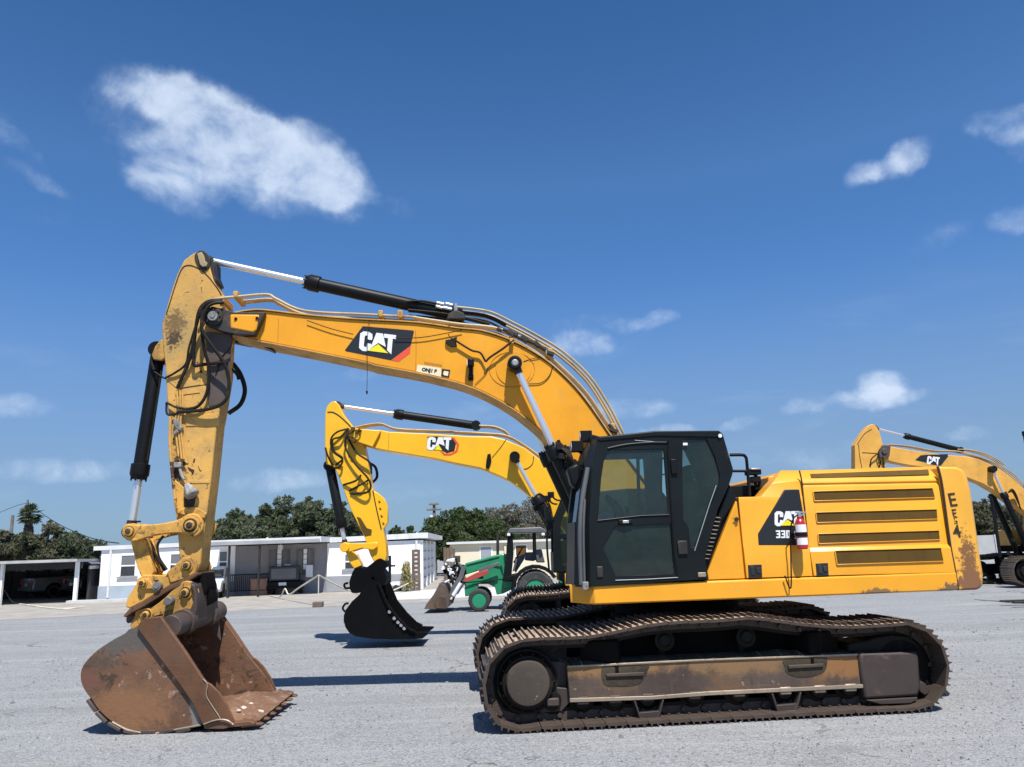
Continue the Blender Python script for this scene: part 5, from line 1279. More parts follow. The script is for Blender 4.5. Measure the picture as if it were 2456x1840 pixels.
    return root, bo, ar
F2 = Fr(2.1, 16.7, radians(.6))
D2 = dict(L=1, tl=4.9, body=(-1.22, 4.1), hood=2.5, cab=(-1.42, -.1, 2.88),
    boom=['a3', (300, 300), (340, 290), (440, 288), (502, 300), (760, 312), (1010, 328), (1130, 328), (1212, 345), (1343, 400), (1458, 488), (1530, 570), (1600, 680), 's', (1405, 1255), (1375, 1300), (1345, 1262), (1310, 1222), 'a3', (1440, 765), (1380, 705), (1320, 655), (1250, 605), (1175, 570), (1067, 525), (920, 497), (777, 466), (620, 440), (494, 419), (400, 400), (345, 365), (300, 345)],
    pipes=[['a3', (290, 275), (360, 258), (450, 250), (540, 280), (700, 290), (900, 296)], ['a3', (900, 300), (1100, 310), (1230, 325), (1343, 385), (1458, 470), (1540, 560)], ['a3', (1060, 262), (1150, 268), (1210, 290), (1245, 318)]],
    nose=('a3', 290, 330), nosep=['a3', (250, 290), (280, 275), (340, 285), (450, 292), (400, 395), (330, 372), (260, 345)],
    arm=['a3', (165, 108), (138, 115), (115, 140), (104, 180), (101, 300), (102, 420), (108, 500), (155, 515), (180, 560), (215, 650), (262, 785), (300, 860), (350, 960), (380, 1060), (405, 1108), (450, 1120), (478, 1105), (484, 1060), (478, 990), (463, 915), (455, 860), (435, 790), (400, 665), (385, 620), (378, 540), (352, 420), (340, 370), (270, 262), (215, 190), (188, 130)],
    beads=[['a3', (118, 178), (150, 178), (190, 200), (235, 240), (262, 268)], ['a3', (400, 665), (425, 790), (452, 905)]],
    hoses=[['a3', (250, 280), (180, 300), (140, 345), (150, 420), (210, 470), (190, 520), (155, 525)], ['a3', (255, 285), (235, 330), (230, 400), (290, 500), (370, 590), (385, 650), (350, 680), (260, 685)],
           ['a3', (245, 278), (200, 330), (150, 350), (160, 420), (212, 465), (170, 505)], ['a3', (240, 330), (300, 430), (380, 490), (390, 560)], ['a3', (325, 570), (290, 605), (215, 630)], ['a3', (370, 600), (330, 625), (255, 665)], ['a3', (105, 400), (120, 450), (150, 510)]],
    acyl=(('a3', 185, 138), ('a3', 545, 202), ('a3', 1040, 262)), bcyl=(('a3', 1280, 458), ('a3', 1392, 725), ('s', 1325, 1262)),
    lamps=[('b7', 230, 705), ('b7', 200, 738)], clutter=[('b7', 90, 780), ('b7', 130, 790), ('b7', 160, 830), ('b7', 100, 830)])
E2, bo2, ar2 = build_excavator(F2, 'bright clean yellow excavator standing behind the big one, with a black bucket on the gravel', D2, 'yellow_new')
# lettering on its boom: black shield, red hexagon outline
MB().prism(F2.pl(-.2115, 'a3', [(738, 330), (800, 328), (890, 333), (915, 375), (905, 420), (860, 432), (825, 415), (740, 412)]), -.2135, -.205).build('decal_panel', M['decalblack'], bo2, None)
b = MB(); hexo = F2.pl(-.2115, 'a3', [(885, 335), (905, 335), (935, 378), (925, 425), (885, 446), (840, 446), (815, 415), (822, 412), (845, 434), (882, 434), (914, 417), (921, 380), (897, 346)]); b.prism(hexo, -.2145, -.205); b.build('decal_flash', M['decalred'], bo2, None)
cat_logo(bo2, F2, -.2138, 'a3', (737, 332), (150, 2), (-1, 82), ymat=None)
MB().prism(F2.pl(-.2165, 'a3', [(806, 378), (782, 412), (830, 414)]), -.2175, -.2165).build('lettering_triangle', M['decalyellow'], bo2, None)
b = MB()   # valve blocks and clamps at the boom nose
for x, y, r in ((262, 300, .05), (275, 285, .06), (300, 300, .05), (268, 330, .05), (285, 352, .06), (318, 290, .04)): b.box(F2.q(*S('a3', x, y), -.33), (r*1.6, .1, r*1.3), Matrix.Rotation(x, 3, 'Y'))
b.build('valve_block', M['grille'], bo2, bevel=.01)
MB().tube(F2.p3(-.215, 'a3', [(385, 330), (415, 315), (446, 298)]), .012, n=6).build('cable', M['hose'], bo2)
MB().prism(F2.pl(-.215, 'a3', [(1112, 440), (1130, 436), (1136, 480), (1120, 528), (1102, 526), (1104, 480)]), -.26, -.212).build('boom_lamp', M['black'], bo2, bevel=.01)
MB().tube(F2.p3(-.215, 'a3', [(1228, 345), (1190, 400), (1140, 460)]), .006, n=5).build('cable', M['hose'], bo2)
MB().tube(F2.p3(-.215, 'a3', [(1398, 450), (1390, 500), (1350, 530), (1310, 520)]), .008, n=5).build('cable', M['hose'], bo2)
MB().tube(F2.p3(-.213, 'a3', [(500, 305), (497, 410)]), .005, n=5, sub=1).build('weld', M['weld'], bo2)
MB().tube(F2.p3([.1, .25, .28, .2], 'a3', [(372, 490), (415, 520), (425, 580), (392, 620)]), .03, n=8).build('hose', M['hose'], E2)
# fin with triangular notches on its arm
fin = F2.pl(-.06, 'a3', [(400, 665), (430, 680), (468, 712), (490, 760), (492, 860), (462, 912), (430, 800)])
fb = MB().prism(fin, -.06, .06).build('lug_plate', M['yellow_new'], ar2, bevel=.01)
b = MB()
for x, y in ((440, 735), (446, 778), (455, 825), (465, 870)): b.prism(F2.pl(-.062, 'a3', [(x-6, y-12), (x+8, y+3), (x-5, y+9)]), -.066, -.058)
b.each('notch', M['seam'], fb, ang=None)
MB().prism(F2.pl(-.172, 'a2', [(1310, 330), (1345, 340), (1400, 430), (1445, 445), (1440, 495), (1385, 505), (1350, 440)]), -.174, -.165).build('chipped_patch', M['grille'], ar2, None)
# bucket linkage
lp2 = F2.q(*S('a3', 228, 1017), -.2); rp2 = F2.q(*S('a3', 400, 1008), -.2)
a, g_, e = F2.q(*S('a3', 230, 1010), 0), F2.q(*S('a3', 208, 882), 0), F2.q(*S('a3', 132, 512), 0)
hyd_cyl(E2, 'bucket_cylinder', a, e, (g_-a).length/(e-a).length, .045, .10)
b = MB()
for s in (-1, 1):
    b.prism(F2.pl(-.24, 'a3', [(205, 1000), (225, 990), (300, 993), (390, 988), (430, 985), (430, 1015), (400, 1035), (330, 1022), (260, 1045), (225, 1048), (203, 1030)]), s*.25, s*.2)
b.cyl((lp2.x, -.28, lp2.z), (lp2.x, .28, lp2.z), .10, n=20); b.build('side_link', M['yellow_new'], E2, bevel=.012)
MB().prism(F2.pl(-.12, 'a3', [(230, 1045), (262, 1040), (300, 1070), (330, 1130), (285, 1150), (255, 1110)]), -.14, .14).build('power_link', M['yellow_new'], E2, bevel=.01)
b = MB()
b.prism(F2.pl(-.22, 'b6', [(540, 485), (600, 468), (690, 490), (770, 432), (850, 368), (900, 350), (975, 388), (1000, 432), (985, 470), (930, 500), (975, 560), (990, 610), (985, 670), (940, 740), (800, 760), (590, 845), (500, 842), (470, 790), (460, 690), (500, 560)]), -.24, .24)
b.tube(F2.p3(-.1, 'b6', [(445, 700), (395, 715), (392, 755), (420, 775), (470, 770)]), .025)
M['blackgloss'] = paint('bucket_black', (.0035, .0035, .004), .6, vary=.3, dirt=(.015, .015, .014), dsc=6, damt=.2, bump=.1, spec=.10)
b.build('quick_coupler', M['blackgloss'], E2, bevel=.03)
yb2 = .62
sh2 = F2.pl(-yb2, 'b6', [(760, 640), (700, 700), (640, 800), (590, 885), (480, 985), (410, 1080), (382, 1160), (380, 1240), (405, 1330), (460, 1410), (560, 1460), (760, 1490), (1060, 1502), (1300, 1500)])
fr2 = F2.pl(-yb2, 'b6', [(1500, 1490), (1580, 1425), (1570, 1405), (1400, 1400), (1300, 1350), (1150, 1200), (1000, 1010), (915, 800), (870, 700)])
b = MB(); b.prism(sh2+fr2, -yb2, -yb2+.03); b.prism(sh2+fr2, yb2-.03, yb2)
rings = []
for p in sh2+fr2[:1]:
    rings.append([Vector((p[0], -yb2+.03, p[1])), Vector((p[0], yb2-.03, p[1])), Vector((p[0]+.02, yb2-.03, p[1]+.03)), Vector((p[0]+.02, -yb2+.03, p[1]+.03))])
b.loft(rings)
b.tube(F2.p3(-.1, 'b6', [(400, 1110), (368, 1060), (400, 1000), (450, 990)]), .022)
bk2 = b.build('bucket', M['blackgloss'], E2, bevel=.01)
b = MB()
for k in range(len(fr2)-4):
    a, c = fr2[3+k], fr2[4+k]; b.bar((a[0], -yb2-.01, a[1]), (c[0], -yb2-.01, c[1]), .07, .05); b.bar((a[0], yb2+.01, a[1]), (c[0], yb2+.01, c[1]), .07, .05)
b.build('side_rim', M['blackgloss'], bk2, bevel=.008)
b = MB()
for (x, y) in ((1030, 1110), (1098, 1202), (1152, 1258), (1195, 1300), (1240, 1345)):
    p = F2.q(*S('b6', x, y), -yb2-.04); b.cyl((p.x, p.y, p.z), (p.x, p.y+.03, p.z), .035, n=8)
b.each('bolt', M['alloy'], bk2)
# ---- third excavator
D3 = dict(L=1, tl=4.6, body=(-.9, 4.0), hood=2.4, cab=(-.7, .6, 3.0),
    boom=['a5', (385, 300), (430, 300), (560, 322), (700, 345), (900, 370), (1050, 380), (1150, 402), (1300, 470), (1400, 540), (1511, 640), (1620, 800), 's', (2508, 1270), (2470, 1290), 'a5', (1560, 850), (1490, 795), (1400, 742), (1300, 664), (1180, 595), (1060, 548), (950, 515), (820, 480), (600, 450), (470, 425), (395, 400)],
    pipes=[['a5', (440, 285), (600, 300), (800, 335), (980, 340), (1150, 385), (1300, 445), (1420, 520), (1560, 660)], ['a5', (980, 325), (1100, 332), (1250, 380), (1360, 450)]],
    nose=('a5', 400, 340), nosep=['a5', (355, 340), (385, 290), (450, 295), (440, 380), (400, 400), (360, 385)], nm='rustdark', pm='pipe_old',
    arm=['a5', (315, 124), (300, 124), (275, 138), (230, 190), (182, 268), (168, 290), (168, 475), (190, 700), (230, 1000), (250, 1050), (310, 1000), (380, 620), (408, 470), (415, 400), (392, 300), (370, 210), (345, 150)],
    beads=[['a5', (185, 285), (240, 205), (300, 165)], ['a5', (196, 285), (205, 380), (222, 470)], ['a5', (225, 350), (370, 358)]],
    hoses=[['a5', (410, 300), (370, 320), (350, 370), (370, 420), (360, 470)], ['a5', (420, 300), (390, 330), (390, 400), (400, 470)], ['a5', (400, 310), (360, 350), (300, 400), (290, 460)]],
    acyl=(('a5', 325, 155), ('a5', 570, 222), ('a5', 1000, 330)), bcyl=(('a5', 1255, 482), ('a5', 1370, 670), ('s', 2470, 1330)),
    lamps=[], clutter=[('b4', 470, 1080), ('b4', 430, 1180), ('b4', 450, 1200)])
F3 = Fr(18.7, 28.0, radians(0))
E3, bo3, ar3 = build_excavator(F3, 'dusty older yellow excavator at the right edge, its boom rising behind the counterweight', D3, 'yellow_old')
MB().prism(F3.pl(-.212, 'a5', [(645, 410), (690, 372), (730, 368), (905, 362), (908, 382), (850, 455), (822, 452), (780, 446), (740, 432)]), -.214, -.205).build('decal_panel', M['decalblack'], bo3, None)
cat_logo(bo3, F3, -.2145, 'a5', (742, 376), (100, 12), (-4, 66), ymat=None)
MB().prism(F3.pl(-.6, 'b4', [(275, 752), (305, 752), (320, 775), (385, 1210), (365, 1215), (300, 780)]), -.62, -.56).build('mirror_post', M['black'], E3, bevel=.01)
a = F3.q(*S('a5', 230, 1000), 0)
MB().prism([(a.x-.2, a.z+.3), (a.x+.25, a.z+.3), (a.x+.9, .1), (a.x+.1, .05), (a.x-.55, .25), (a.x-.6, .7)], -.55, .55).build('bucket', M['rustdark'], E3, bevel=.03)
# ================================================================ green loader, forklift, cars
M['green'] = paint('tractor_green', (.014, .22, .10), .42, vary=.12, dirt=(.08, .20, .12), dsc=3, damt=.2, bump=.03, coat=.2)
M['greenrim'] = paint('rim_green', (.015, .24, .12), .4, vary=.1, bump=.03)
M['tyre'] = paint('tyre_rubber', (.03, .03, .03), .8, vary=.3, dirt=(.10, .10, .095), dsc=4, damt=.5, bump=.2)
M['whitepaint'] = paint('white_paint', (.74, .75, .77), .35, vary=.04, bump=.02, coat=.2)
M['redarm'] = paint('faded_red', (.38, .06, .05), .45, vary=.15, bump=.05)
M['greymetal'] = paint('grey_metal', (.10, .103, .107), .5, vary=.2, bump=.08)
M['silver'] = paint('silver_car_paint', (.24, .25, .27), .3, .4, vary=.05, bump=0, coat=.3)
M['darkcar'] = paint('dark_car_paint', (.02, .022, .026), .25, vary=.1, bump=0, coat=.4)
M['carglass'] = paint('car_window', (.012, .015, .018), .08, vary=.1, bump=0)
def wheel(parent, c, r, w, tyre, rim, s=-1, rimr=.6, n=36, lugs=0):
    """tyre with its axle along y; s the side the dish faces"""
    b = MB(); rings = []
    prof = [(-w*.42, r*rimr), (-w*.5, r*rimr*1.08), (-w*.5, r*.88), (-w*.36, r*.985), (-.02, r), (w*.36, r*.985), (w*.5, r*.88), (w*.5, r*rimr*1.08), (w*.42, r*rimr), (-w*.42, r*rimr)]
    b.lathe(c, (0, 1, 0), prof, n, False)
    for k in range(lugs):
        a = 2*pi*k/lugs; b.box((c[0]+r*.985*cos(a), c[1]+(.2*w if k % 2 else -.2*w), c[2]+r*.985*sin(a)), (r*.07, w*.5, r*.045), Matrix.Rotation(-a, 3, 'Y'))
    t = b.build('wheel', M[tyre], parent, 30)
    y0 = c[1]+s*w*.42
    b = MB().lathe((c[0], y0, c[2]), (0, -s, 0), [(0, r*rimr), (.012, r*rimr*.95), (w*.35, r*rimr*.9), (w*.5, r*rimr*.7), (w*.52, r*.26), (w*.25, r*.22), (w*.2, r*.16), (w*.2, 0)], n)
    b.build('rim', M[rim], t, 30)
    MB().cyl((c[0], y0-s*w*.12, c[2]), (c[0], y0-s*w*.02, c[2]), r*.15, n=16).build('hub_cap', M['alloy'], t)
    return t
F4 = Fr(0, 25.0, 0)
G = thing('tractor_loader', 'green tractor loader with a black canopy and an empty brown front bucket', 'tractor loader', F4)
g4 = lambda y, *P: F4.pl(y, 'a4', list(P))
hy = -.42
MB().prism(g4(hy, (678, 1012), (690, 1152), (740, 1140), (820, 1105), (1000, 1040), (1100, 1060), (1150, 1180), (1172, 1000), (1168, 895), (1080, 905), (1000, 922), (850, 965), (740, 995)), -.42, .42).build('bonnet', M['green'], G, bevel=.03)
MB().prism(g4(-.36, (660, 1240), (900, 1215), (1105, 1180), (1300, 1212), (1296, 1300), (1140, 1375), (1060, 1388), (1040, 1300), (960, 1260), (800, 1262), (690, 1310)), -.36, .36).build('chassis', M['green'], G, bevel=.02)
MB().prism(g4(-.55, (672, 1300), (740, 1268), (830, 1275), (830, 1330), (730, 1400), (682, 1412)), -.58, .4).build('front_axle', M['green'], G, bevel=.02)
MB().prism(g4(-.5, (1130, 1220), (1290, 1220), (1290, 1290), (1150, 1300)), -.62, -.36).build('side_tank', M['greenrim'], G, bevel=.02)
fw = F4.q(*S('a4', 848, 1412), -.9); rw_ = F4.q(*S('a4', 1530, 1312), -.9)
for s in (-1, 1):
    wheel(G, (fw.x, s*.78, .335), .335, .24, 'tyre', 'greenrim', s, .62, lugs=20)
    wheel(G, (rw_.x, s*.74, .58), .58, .38, 'tyre', 'greenrim', s, .52, lugs=26)
b = MB(); rr = []
for k in range(11):
    a = radians(195-k*16.5); c, s_ = cos(a), sin(a)
    rr.append([Vector((rw_.x+.64*c, -.95, .58+.64*s_)), Vector((rw_.x+.64*c, -.5, .58+.64*s_)), Vector((rw_.x+.75*c, -.5, .58+.75*s_)), Vector((rw_.x+.75*c, -.95, .58+.75*s_))])
b.loft(rr); b.build('fender', M['black'], G, bevel=.01)
b = MB()
for s in (-1, 1):
    y = s*.7
    pf = g4(-.7, (1195, 650), (1250, 650), (1262, 900), (1235, 1180), (1140, 1190), (1165, 1000)); b.prism(pf, y-.04, y+.04)
    b.prism(g4(-.7, (1502, 640), (1532, 640), (1540, 890), (1505, 890)), y-.04, y+.04)
b.each('canopy_post', M['black'], G, bevel=.01)
MB().prism(g4(-.8, (1222, 588), (1590, 572), (1640, 600), (1662, 642), (1175, 648)), -.85, .85).build('canopy', M['greymetal'], G, bevel=.03)
MB().prism(g4(-.6, (1135, 1180), (1310, 1140), (1310, 1215), (1130, 1222)), -.75, .6).build('floor', M['black'], G, bevel=.01)
MB().prism(g4(-.3, (1400, 880), (1560, 874), (1562, 960), (1500, 985), (1400, 975)), -.3, .3).prism(g4(-.3, (1520, 850), (1600, 840), (1640, 1000), (1540, 1000)), -.5, .3).each('seat', M['seat'], G, bevel=.03)
b = MB(); c = F4.q(*S('a4', 1345, 865), 0); b.tube([c+Vector((.16*cos(t*pi/6)*.55, .16*sin(t*pi/6), .16*cos(t*pi/6)*.83)) for t in range(13)], .018); b.bar(c, c+Vector((-.22, 0, -.35)), .05); b.build('steering_wheel', M['black'], G)
MB().prism(g4(-.35, (1265, 1080), (1310, 930), (1400, 900), (1395, 960), (1320, 1080), (1290, 1130)), -.2, .2).prism(g4(-.4, (1250, 1110), (1290, 940), (1310, 960), (1280, 1100)), -.45, -.4).each('dashboard', M['greymetal'], G, bevel=.01)
b = MB()
b.cyl(F4.q(*S('a4', 1073, 910), -.2), F4.q(*S('a4', 1073, 640), -.2), .045); b.build('exhaust', M['steel'], G)
for s in (-1, 1):
    MB().prism(g4(-.62, (820, 1085), (1085, 992), (1102, 1018), (965, 1090), (830, 1112)), s*.66, s*.58).build('loader_arm', M['greymetal'], G, bevel=.01)
    MB().prism(g4(-.66, (655, 1228), (682, 1192), (820, 1122), (955, 1085), (965, 1132), (830, 1192), (700, 1232)), s*.7, s*.62).build('loader_arm', M['redarm'], G, bevel=.01)
    MB().prism(g4(-.64, (680, 1152), (845, 1100), (848, 1122), (690, 1190)), s*.67, s*.6).build('loader_cylinder', M['decalcream'], G, bevel=.01)
    a, c = F4.q(*S('a4', 630, 1250), -.6), F4.q(*S('a4', 538, 1400), -.6); a.y = c.y = s*.6
    MB().cyl(a, c, .065, n=14).cyl(c, c+(c-a)*.3, .03).build('tilt_cylinder', M['whitepaint'], G)
    MB().prism(g4(-.56, (640, 1050), (690, 1040), (660, 1180), (560, 1330), (500, 1520), (470, 1540), (480, 1420), (520, 1290), (600, 1170)), s*.58, s*.5).build('lift_arm', M['greymetal'], G, bevel=.01)
b = MB()
for x in (-.36, -.22, -.08, .08, .22, .36):
    p = F4.q(*S('a4', 560, 1200), -.4); b.bar((p.x, x, p.z-.3), (p.x+.05, x, p.z+.62), .04)
for z in (.0, .3, .6): b.bar((p.x+.02, -.4, p.z+z), (p.x+.02, .4, p.z+z), .05)
b.prism(g4(-.44, (450, 1130), (480, 1060), (560, 1020), (680, 1040), (680, 1180), (600, 1230), (470, 1200)), -.30, .30)
b.each('front_guard', M['black'], G, bevel=.006)
b = MB()
for (x0, y0, x1, y1) in ((700, 1035, 1090, 935), (1112, 1030, 1130, 1100), (760, 1262, 1040, 1232)): b.bar(F4.q(*S('a4', x0, y0), -.43), F4.q(*S('a4', x1, y1), -.43), .02)
b.each('trim_strip', M['black'], G)
for k in range(3): MB().tube(F4.p3(-.6, 'a4', [(650+k*10, 1240), (700, 1180+k*14), (800+k*8, 1190), (900, 1170+k*12)]), .014, n=6).build('hose', M['hose'], G)
MB().box(F4.q(*S('a4', 1205, 665), -.8), (.1, .08, .08)).build('work_lamp', M['lamp'], G, bevel=.01); MB().box(F4.q(*S('a4', 1620, 660), -.8), (.1, .08, .08)).build('work_lamp', M['lamp'], G, bevel=.01)
rg = random.Random(11)
for k in range(22):
    p = F4.q(*S('a4', rg.uniform(425, 680), rg.uniform(1035, 1245)), -.45)
    (MB().cyl(p, p+Vector((rg.uniform(-.15, .15), 0, rg.uniform(-.2, .2))), rg.uniform(.02, .045), n=8) if k % 2 else MB().box(p, (rg.uniform(.06, .16), .05, rg.uniform(.05, .2)), Matrix.Rotation(rg.uniform(-.6, .6), 3, 'Y'))).build('valve', M[['whitepaint', 'greymetal', 'black', 'whitepaint', 'steel'][k % 5]], G, bevel=.008)
MB().prism(g4(-.4, (690, 1150), (820, 1105), (950, 1040), (1100, 1000), (1160, 1010), (1160, 1200), (900, 1225), (660, 1245)), -.38, .38).build('engine_block', M['green'], G, bevel=.02)
MB().prism(g4(-.3, (445, 990), (470, 960), (560, 948), (580, 960), (580, 1000), (520, 1000)), -.3, .3).each('guard_plate', M['whitepaint'], G, bevel=.02)
MB().cyl(F4.q(*S('a4', 588, 1000), -.2), F4.q(*S('a4', 588, 920), -.2), .09).build('intake', M['rustdark'], G)
b = MB()
bp = g4(-.85, (370, 1262), (300, 1390), (212, 1505), (192, 1560), (440, 1562), (480, 1530), (492, 1430), (440, 1290))
b.prism(bp, -.88, -.84); b.prism(bp, .84, .88)
q = g4(-.85, (212, 1505), (192, 1562), (440, 1562), (485, 1530), (492, 1430), (440, 1290), (370, 1262))
b.loft([[Vector((p[0], -.84, max(.02, p[1]))), Vector((p[0], .84, max(.02, p[1]))), Vector((p[0]-.01, .84, max(.02, p[1])+.025)), Vector((p[0]-.01, -.84, max(.02, p[1])+.025))] for p in q[1:]])
M['brownbucket'] = paint('brown_bucket', (.10, .07, .05), .6, vary=.25, dirt=(.2, .14, .1), dsc=4, damt=.4, bump=.2)
gb = b.build('bucket', M['brownbucket'], G, bevel=.01)
MB().prism(g4(-.9, (310, 1500), (340, 1420), (400, 1405), (440, 1420), (455, 1500), (440, 1555), (330, 1550)), -.9, -.881).build('side_cutter', M['tframe'], gb, bevel=.008)
# backhoe at its rear (mostly hidden)
xr_ = rw_.x+.7
MB().prism([(xr_, .35), (xr_+.5, .35), (xr_+.6, 1.1), (xr_+.1, 1.2)], -.35, .35).prism([(xr_+.3, .9), (xr_+.5, .9), (xr_+1.1, 2.1), (xr_+.9, 2.15)], -.12, .12).each('backhoe_boom', M['green'], G, bevel=.02)
# ---- rough forklift cut by the right edge
F5 = Fr(13.62, 20.3, radians(0))
K = thing('forklift', 'forklift cut by the right edge of the picture, grey mast and black tyre', 'forklift', F5)
wheel(K, (.28, -.55, .42), .42, .3, 'tyre', 'greymetal', -1, .5, lugs=22); wheel(K, (.28, .55, .42), .42, .3, 'tyre', 'greymetal', 1, .5, lugs=22)
wheel(K, (2.0, -.55, .35), .35, .25, 'tyre', 'greymetal', -1, .5); wheel(K, (2.0, .55, .35), .35, .25, 'tyre', 'greymetal', 1, .5)
for s in (-1, 1):
    MB().box((-.08, s*.35, 1.6), (.12, .09, 2.9)).build('mast', M['silver'], K, bevel=.01)
    MB().box((-.75, s*.25, .12), (1.1, .12, .045), taper=None).build('fork', M['steel'], K, bevel=.005)
MB().box((-.08, 0, 3.0), (.1, .7, .1)).box((-.08, 0, 1.9), (.1, .7, .1)).cyl((-.02, -.2, 2.9), (-.02, -.2, 4.35), .03).cyl((-.02, .2, 2.9), (-.02, .2, 4.35), .03).box((-.0, 0, 4.4), (.09, .5, .12)).each('lift_cylinder', M['black'], K, bevel=.01)
MB().box((-.16, 0, .5), (.06, .9, .7)).build('carriage', M['black'], K, bevel=.01)
MB().box((1.3, 0, .75), (2.0, .95, .6)).box((1.95, 0, 1.15), (.8, .95, .4)).build('body', M['yellow_old'], K, bevel=.06)
MB().box((1.2, 0, 1.25), (.5, .5, .12)).box((1.45, 0, 1.55), (.12, .5, .5)).each('seat', M['seat'], K, bevel=.03)
MB().bar((.55, -.42, 1.0), (.75, -.42, 2.1), .06).bar((.55, .42, 1.0), (.75, .42, 2.1), .06).bar((2.1, -.42, 1.2), (1.9, -.42, 2.1), .06).bar((2.1, .42, 1.2), (1.9, .42, 2.1), .06).box((1.3, 0, 2.12), (1.3, .95, .06)).each('overhead_guard', M['black'], K, bevel=.01)
# ---- road vehicles
def car(label, cat, loc, rot, matn, kind, group=None, name='parked_car'):
    T = thing(name, label, cat, None, loc, rot, group)
    L_, W_ = (5.3, 1.9) if kind == 'pickup' else (4.6, 1.85)
    hw = W_/2
    if kind == 'pickup':
        body = [(0, .45), (.05, 1.0), (.1, 1.08), (1.9, 1.1), (1.95, 1.08), (3.9, 1.1), (4.9, 1.02), (5.2, .9), (5.3, .5), (5.2, .38), (.1, .38)]
        cabp = [(1.85, 1.08), (1.98, 1.75), (2.2, 1.82), (3.3, 1.80), (4.0, 1.1)]
        wins = [[(2.05, 1.15), (2.1, 1.68), (2.7, 1.70), (2.7, 1.13)], [(2.78, 1.13), (2.78, 1.70), (3.25, 1.68), (3.8, 1.13)]]; ax = (1.05, 4.25)
    else:
        body = [(0, .5), (.05, 1.0), (.2, 1.08), (3.4, 1.05), (4.3, .95), (4.55, .75), (4.6, .45), (4.4, .35), (.2, .35)]
        cabp = [(.15, 1.05), (.55, 1.6), (.8, 1.68), (2.3, 1.68), (3.35, 1.05)]
        wins = [[(.6, 1.12), (.85, 1.57), (1.6, 1.6), (1.6, 1.1)], [(1.68, 1.1), (1.68, 1.6), (2.2, 1.58), (3.05, 1.1)]]; ax = (.95, 3.65)
    MB().prism(body, -hw, hw).build('body', M[matn], T, 30, bevel=.07, seg=3)
    b = MB(); ii = lambda k: [Vector((p[0], k*(hw-(.05 if p[1] < 1.2 else .2)), p[1])) for p in cabp]
    b.loft([ii(-1), ii(1)]); b.build('cabin', M[matn], T, 30, bevel=.05, seg=3)
    for w in wins:
        for s in (-1, 1):
            vs = [Vector((p[0], s*(hw-.05-(p[1]-1.08)*.235+.008), p[1])) for p in w]; vs += [v+Vector((0, -s*.03, 0)) for v in vs]
            MB().loft([vs[:4], vs[4:]]).build('window', M['carglass'], T, None)
    a, c = cabp[-1], cabp[-2]; k_ = hw-.12
    MB().loft([[Vector((a[0]-.12, -k_, a[1]+.1)), Vector((a[0]-.12, k_, a[1]+.1)), Vector((c[0]+.12, k_-.12, c[1]-.12)), Vector((c[0]+.12, -k_+.12, c[1]-.12))], [Vector((a[0]-.02, -k_, a[1]+.1)), Vector((a[0]-.02, k_, a[1]+.1)), Vector((c[0]+.18, k_-.12, c[1]-.12)), Vector((c[0]+.18, -k_+.12, c[1]-.12))]]).build('windscreen', M['carglass'], T, None)
    a, c = cabp[0], cabp[1]
    MB().loft([[Vector((a[0]+.1, -k_, a[1]+.12)), Vector((a[0]+.1, k_, a[1]+.12)), Vector((c[0], k_-.1, c[1]-.08)), Vector((c[0], -k_+.1, c[1]-.08))], [Vector((a[0]-.0, -k_, a[1]+.12)), Vector((a[0]-.0, k_, a[1]+.12)), Vector((c[0]-.06, k_-.1, c[1]-.08)), Vector((c[0]-.06, -k_+.1, c[1]-.08))]]).build('rear_window', M['carglass'], T, None)
    for x in ax:
        for s in (-1, 1):
            MB().cyl((x, s*(hw-.1), .38), (x, s*(hw+.004), .38), .42, n=28).build('wheel_arch', M['under'], T)
            wheel(T, (x, s*(hw-.09), .34), .34, .22, 'tyre', 'silver', s, .62, n=24)
    for s in (-1, 1):
        MB().box((-.005, s*(hw-.14), .88), (.04, .16, .26)).build('tail_light', M['decalred'], T, bevel=.01)
        MB().box((L_-.06, s*(hw-.25), .78), (.06, .3, .16)).each('headlight', M['lamp'], T, bevel=.02)
    MB().box((-.06, 0, .5), (.14, W_*.96, .18)).build('bumper', M['silver' if kind == 'pickup' else matn], T, bevel=.03)
    MB().box((-.015, 0, .72), (.02, .32, .15)).build('number_plate', M['decalwhite'], T)
    if kind == 'pickup': MB().bb(.12, 1.8, -hw+.12, hw-.12, 1.085, 1.1).build('cargo_bed', M['under'], T)
    return T
# ================================================================ buildings and yard furniture
M['stucco'] = paint('white_stucco', (.88, .88, .87), .85, vary=.03, dirt=(.66, .66, .63), dsc=.8, damt=.2, bump=.15, bsc=30, streak=((.66, .65, .62), .25))
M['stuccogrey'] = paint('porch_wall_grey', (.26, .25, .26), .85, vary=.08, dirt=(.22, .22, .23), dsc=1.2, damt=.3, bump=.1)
M['wainscot'] = paint('pale_blue_panel', (.36, .43, .50), .7, vary=.08, bump=.05)
M['wainscotgrey'] = paint('grey_plinth', (.30, .31, .33), .8, vary=.08, dirt=(.22, .22, .23), dsc=1.5, damt=.3, bump=.05)
M['fascia'] = paint('roof_fascia', (.66, .66, .66), .6, vary=.08, dirt=(.4, .4, .38), dsc=2, damt=.3, bump=.05)
M['fasciagrey'] = paint('grey_fascia', (.34, .34, .35), .7, vary=.1, dirt=(.25, .24, .23), dsc=2, damt=.3, bump=.05)
M['roofing'] = paint('flat_roofing', (.45, .45, .44), .85, vary=.12, dirt=(.3, .29, .28), dsc=.8, damt=.4, bump=.1)
M['winglass'] = paint('dark_window', (.05, .055, .06), .12, vary=.25, bump=0)
M['blind'] = paint('window_blind', (.16, .16, .17), .6, vary=.1, bump=.05)
M['cream'] = paint('cream_wall', (.72, .66, .50), .85, vary=.05, dirt=(.6, .54, .4), dsc=1, damt=.15, bump=.05)
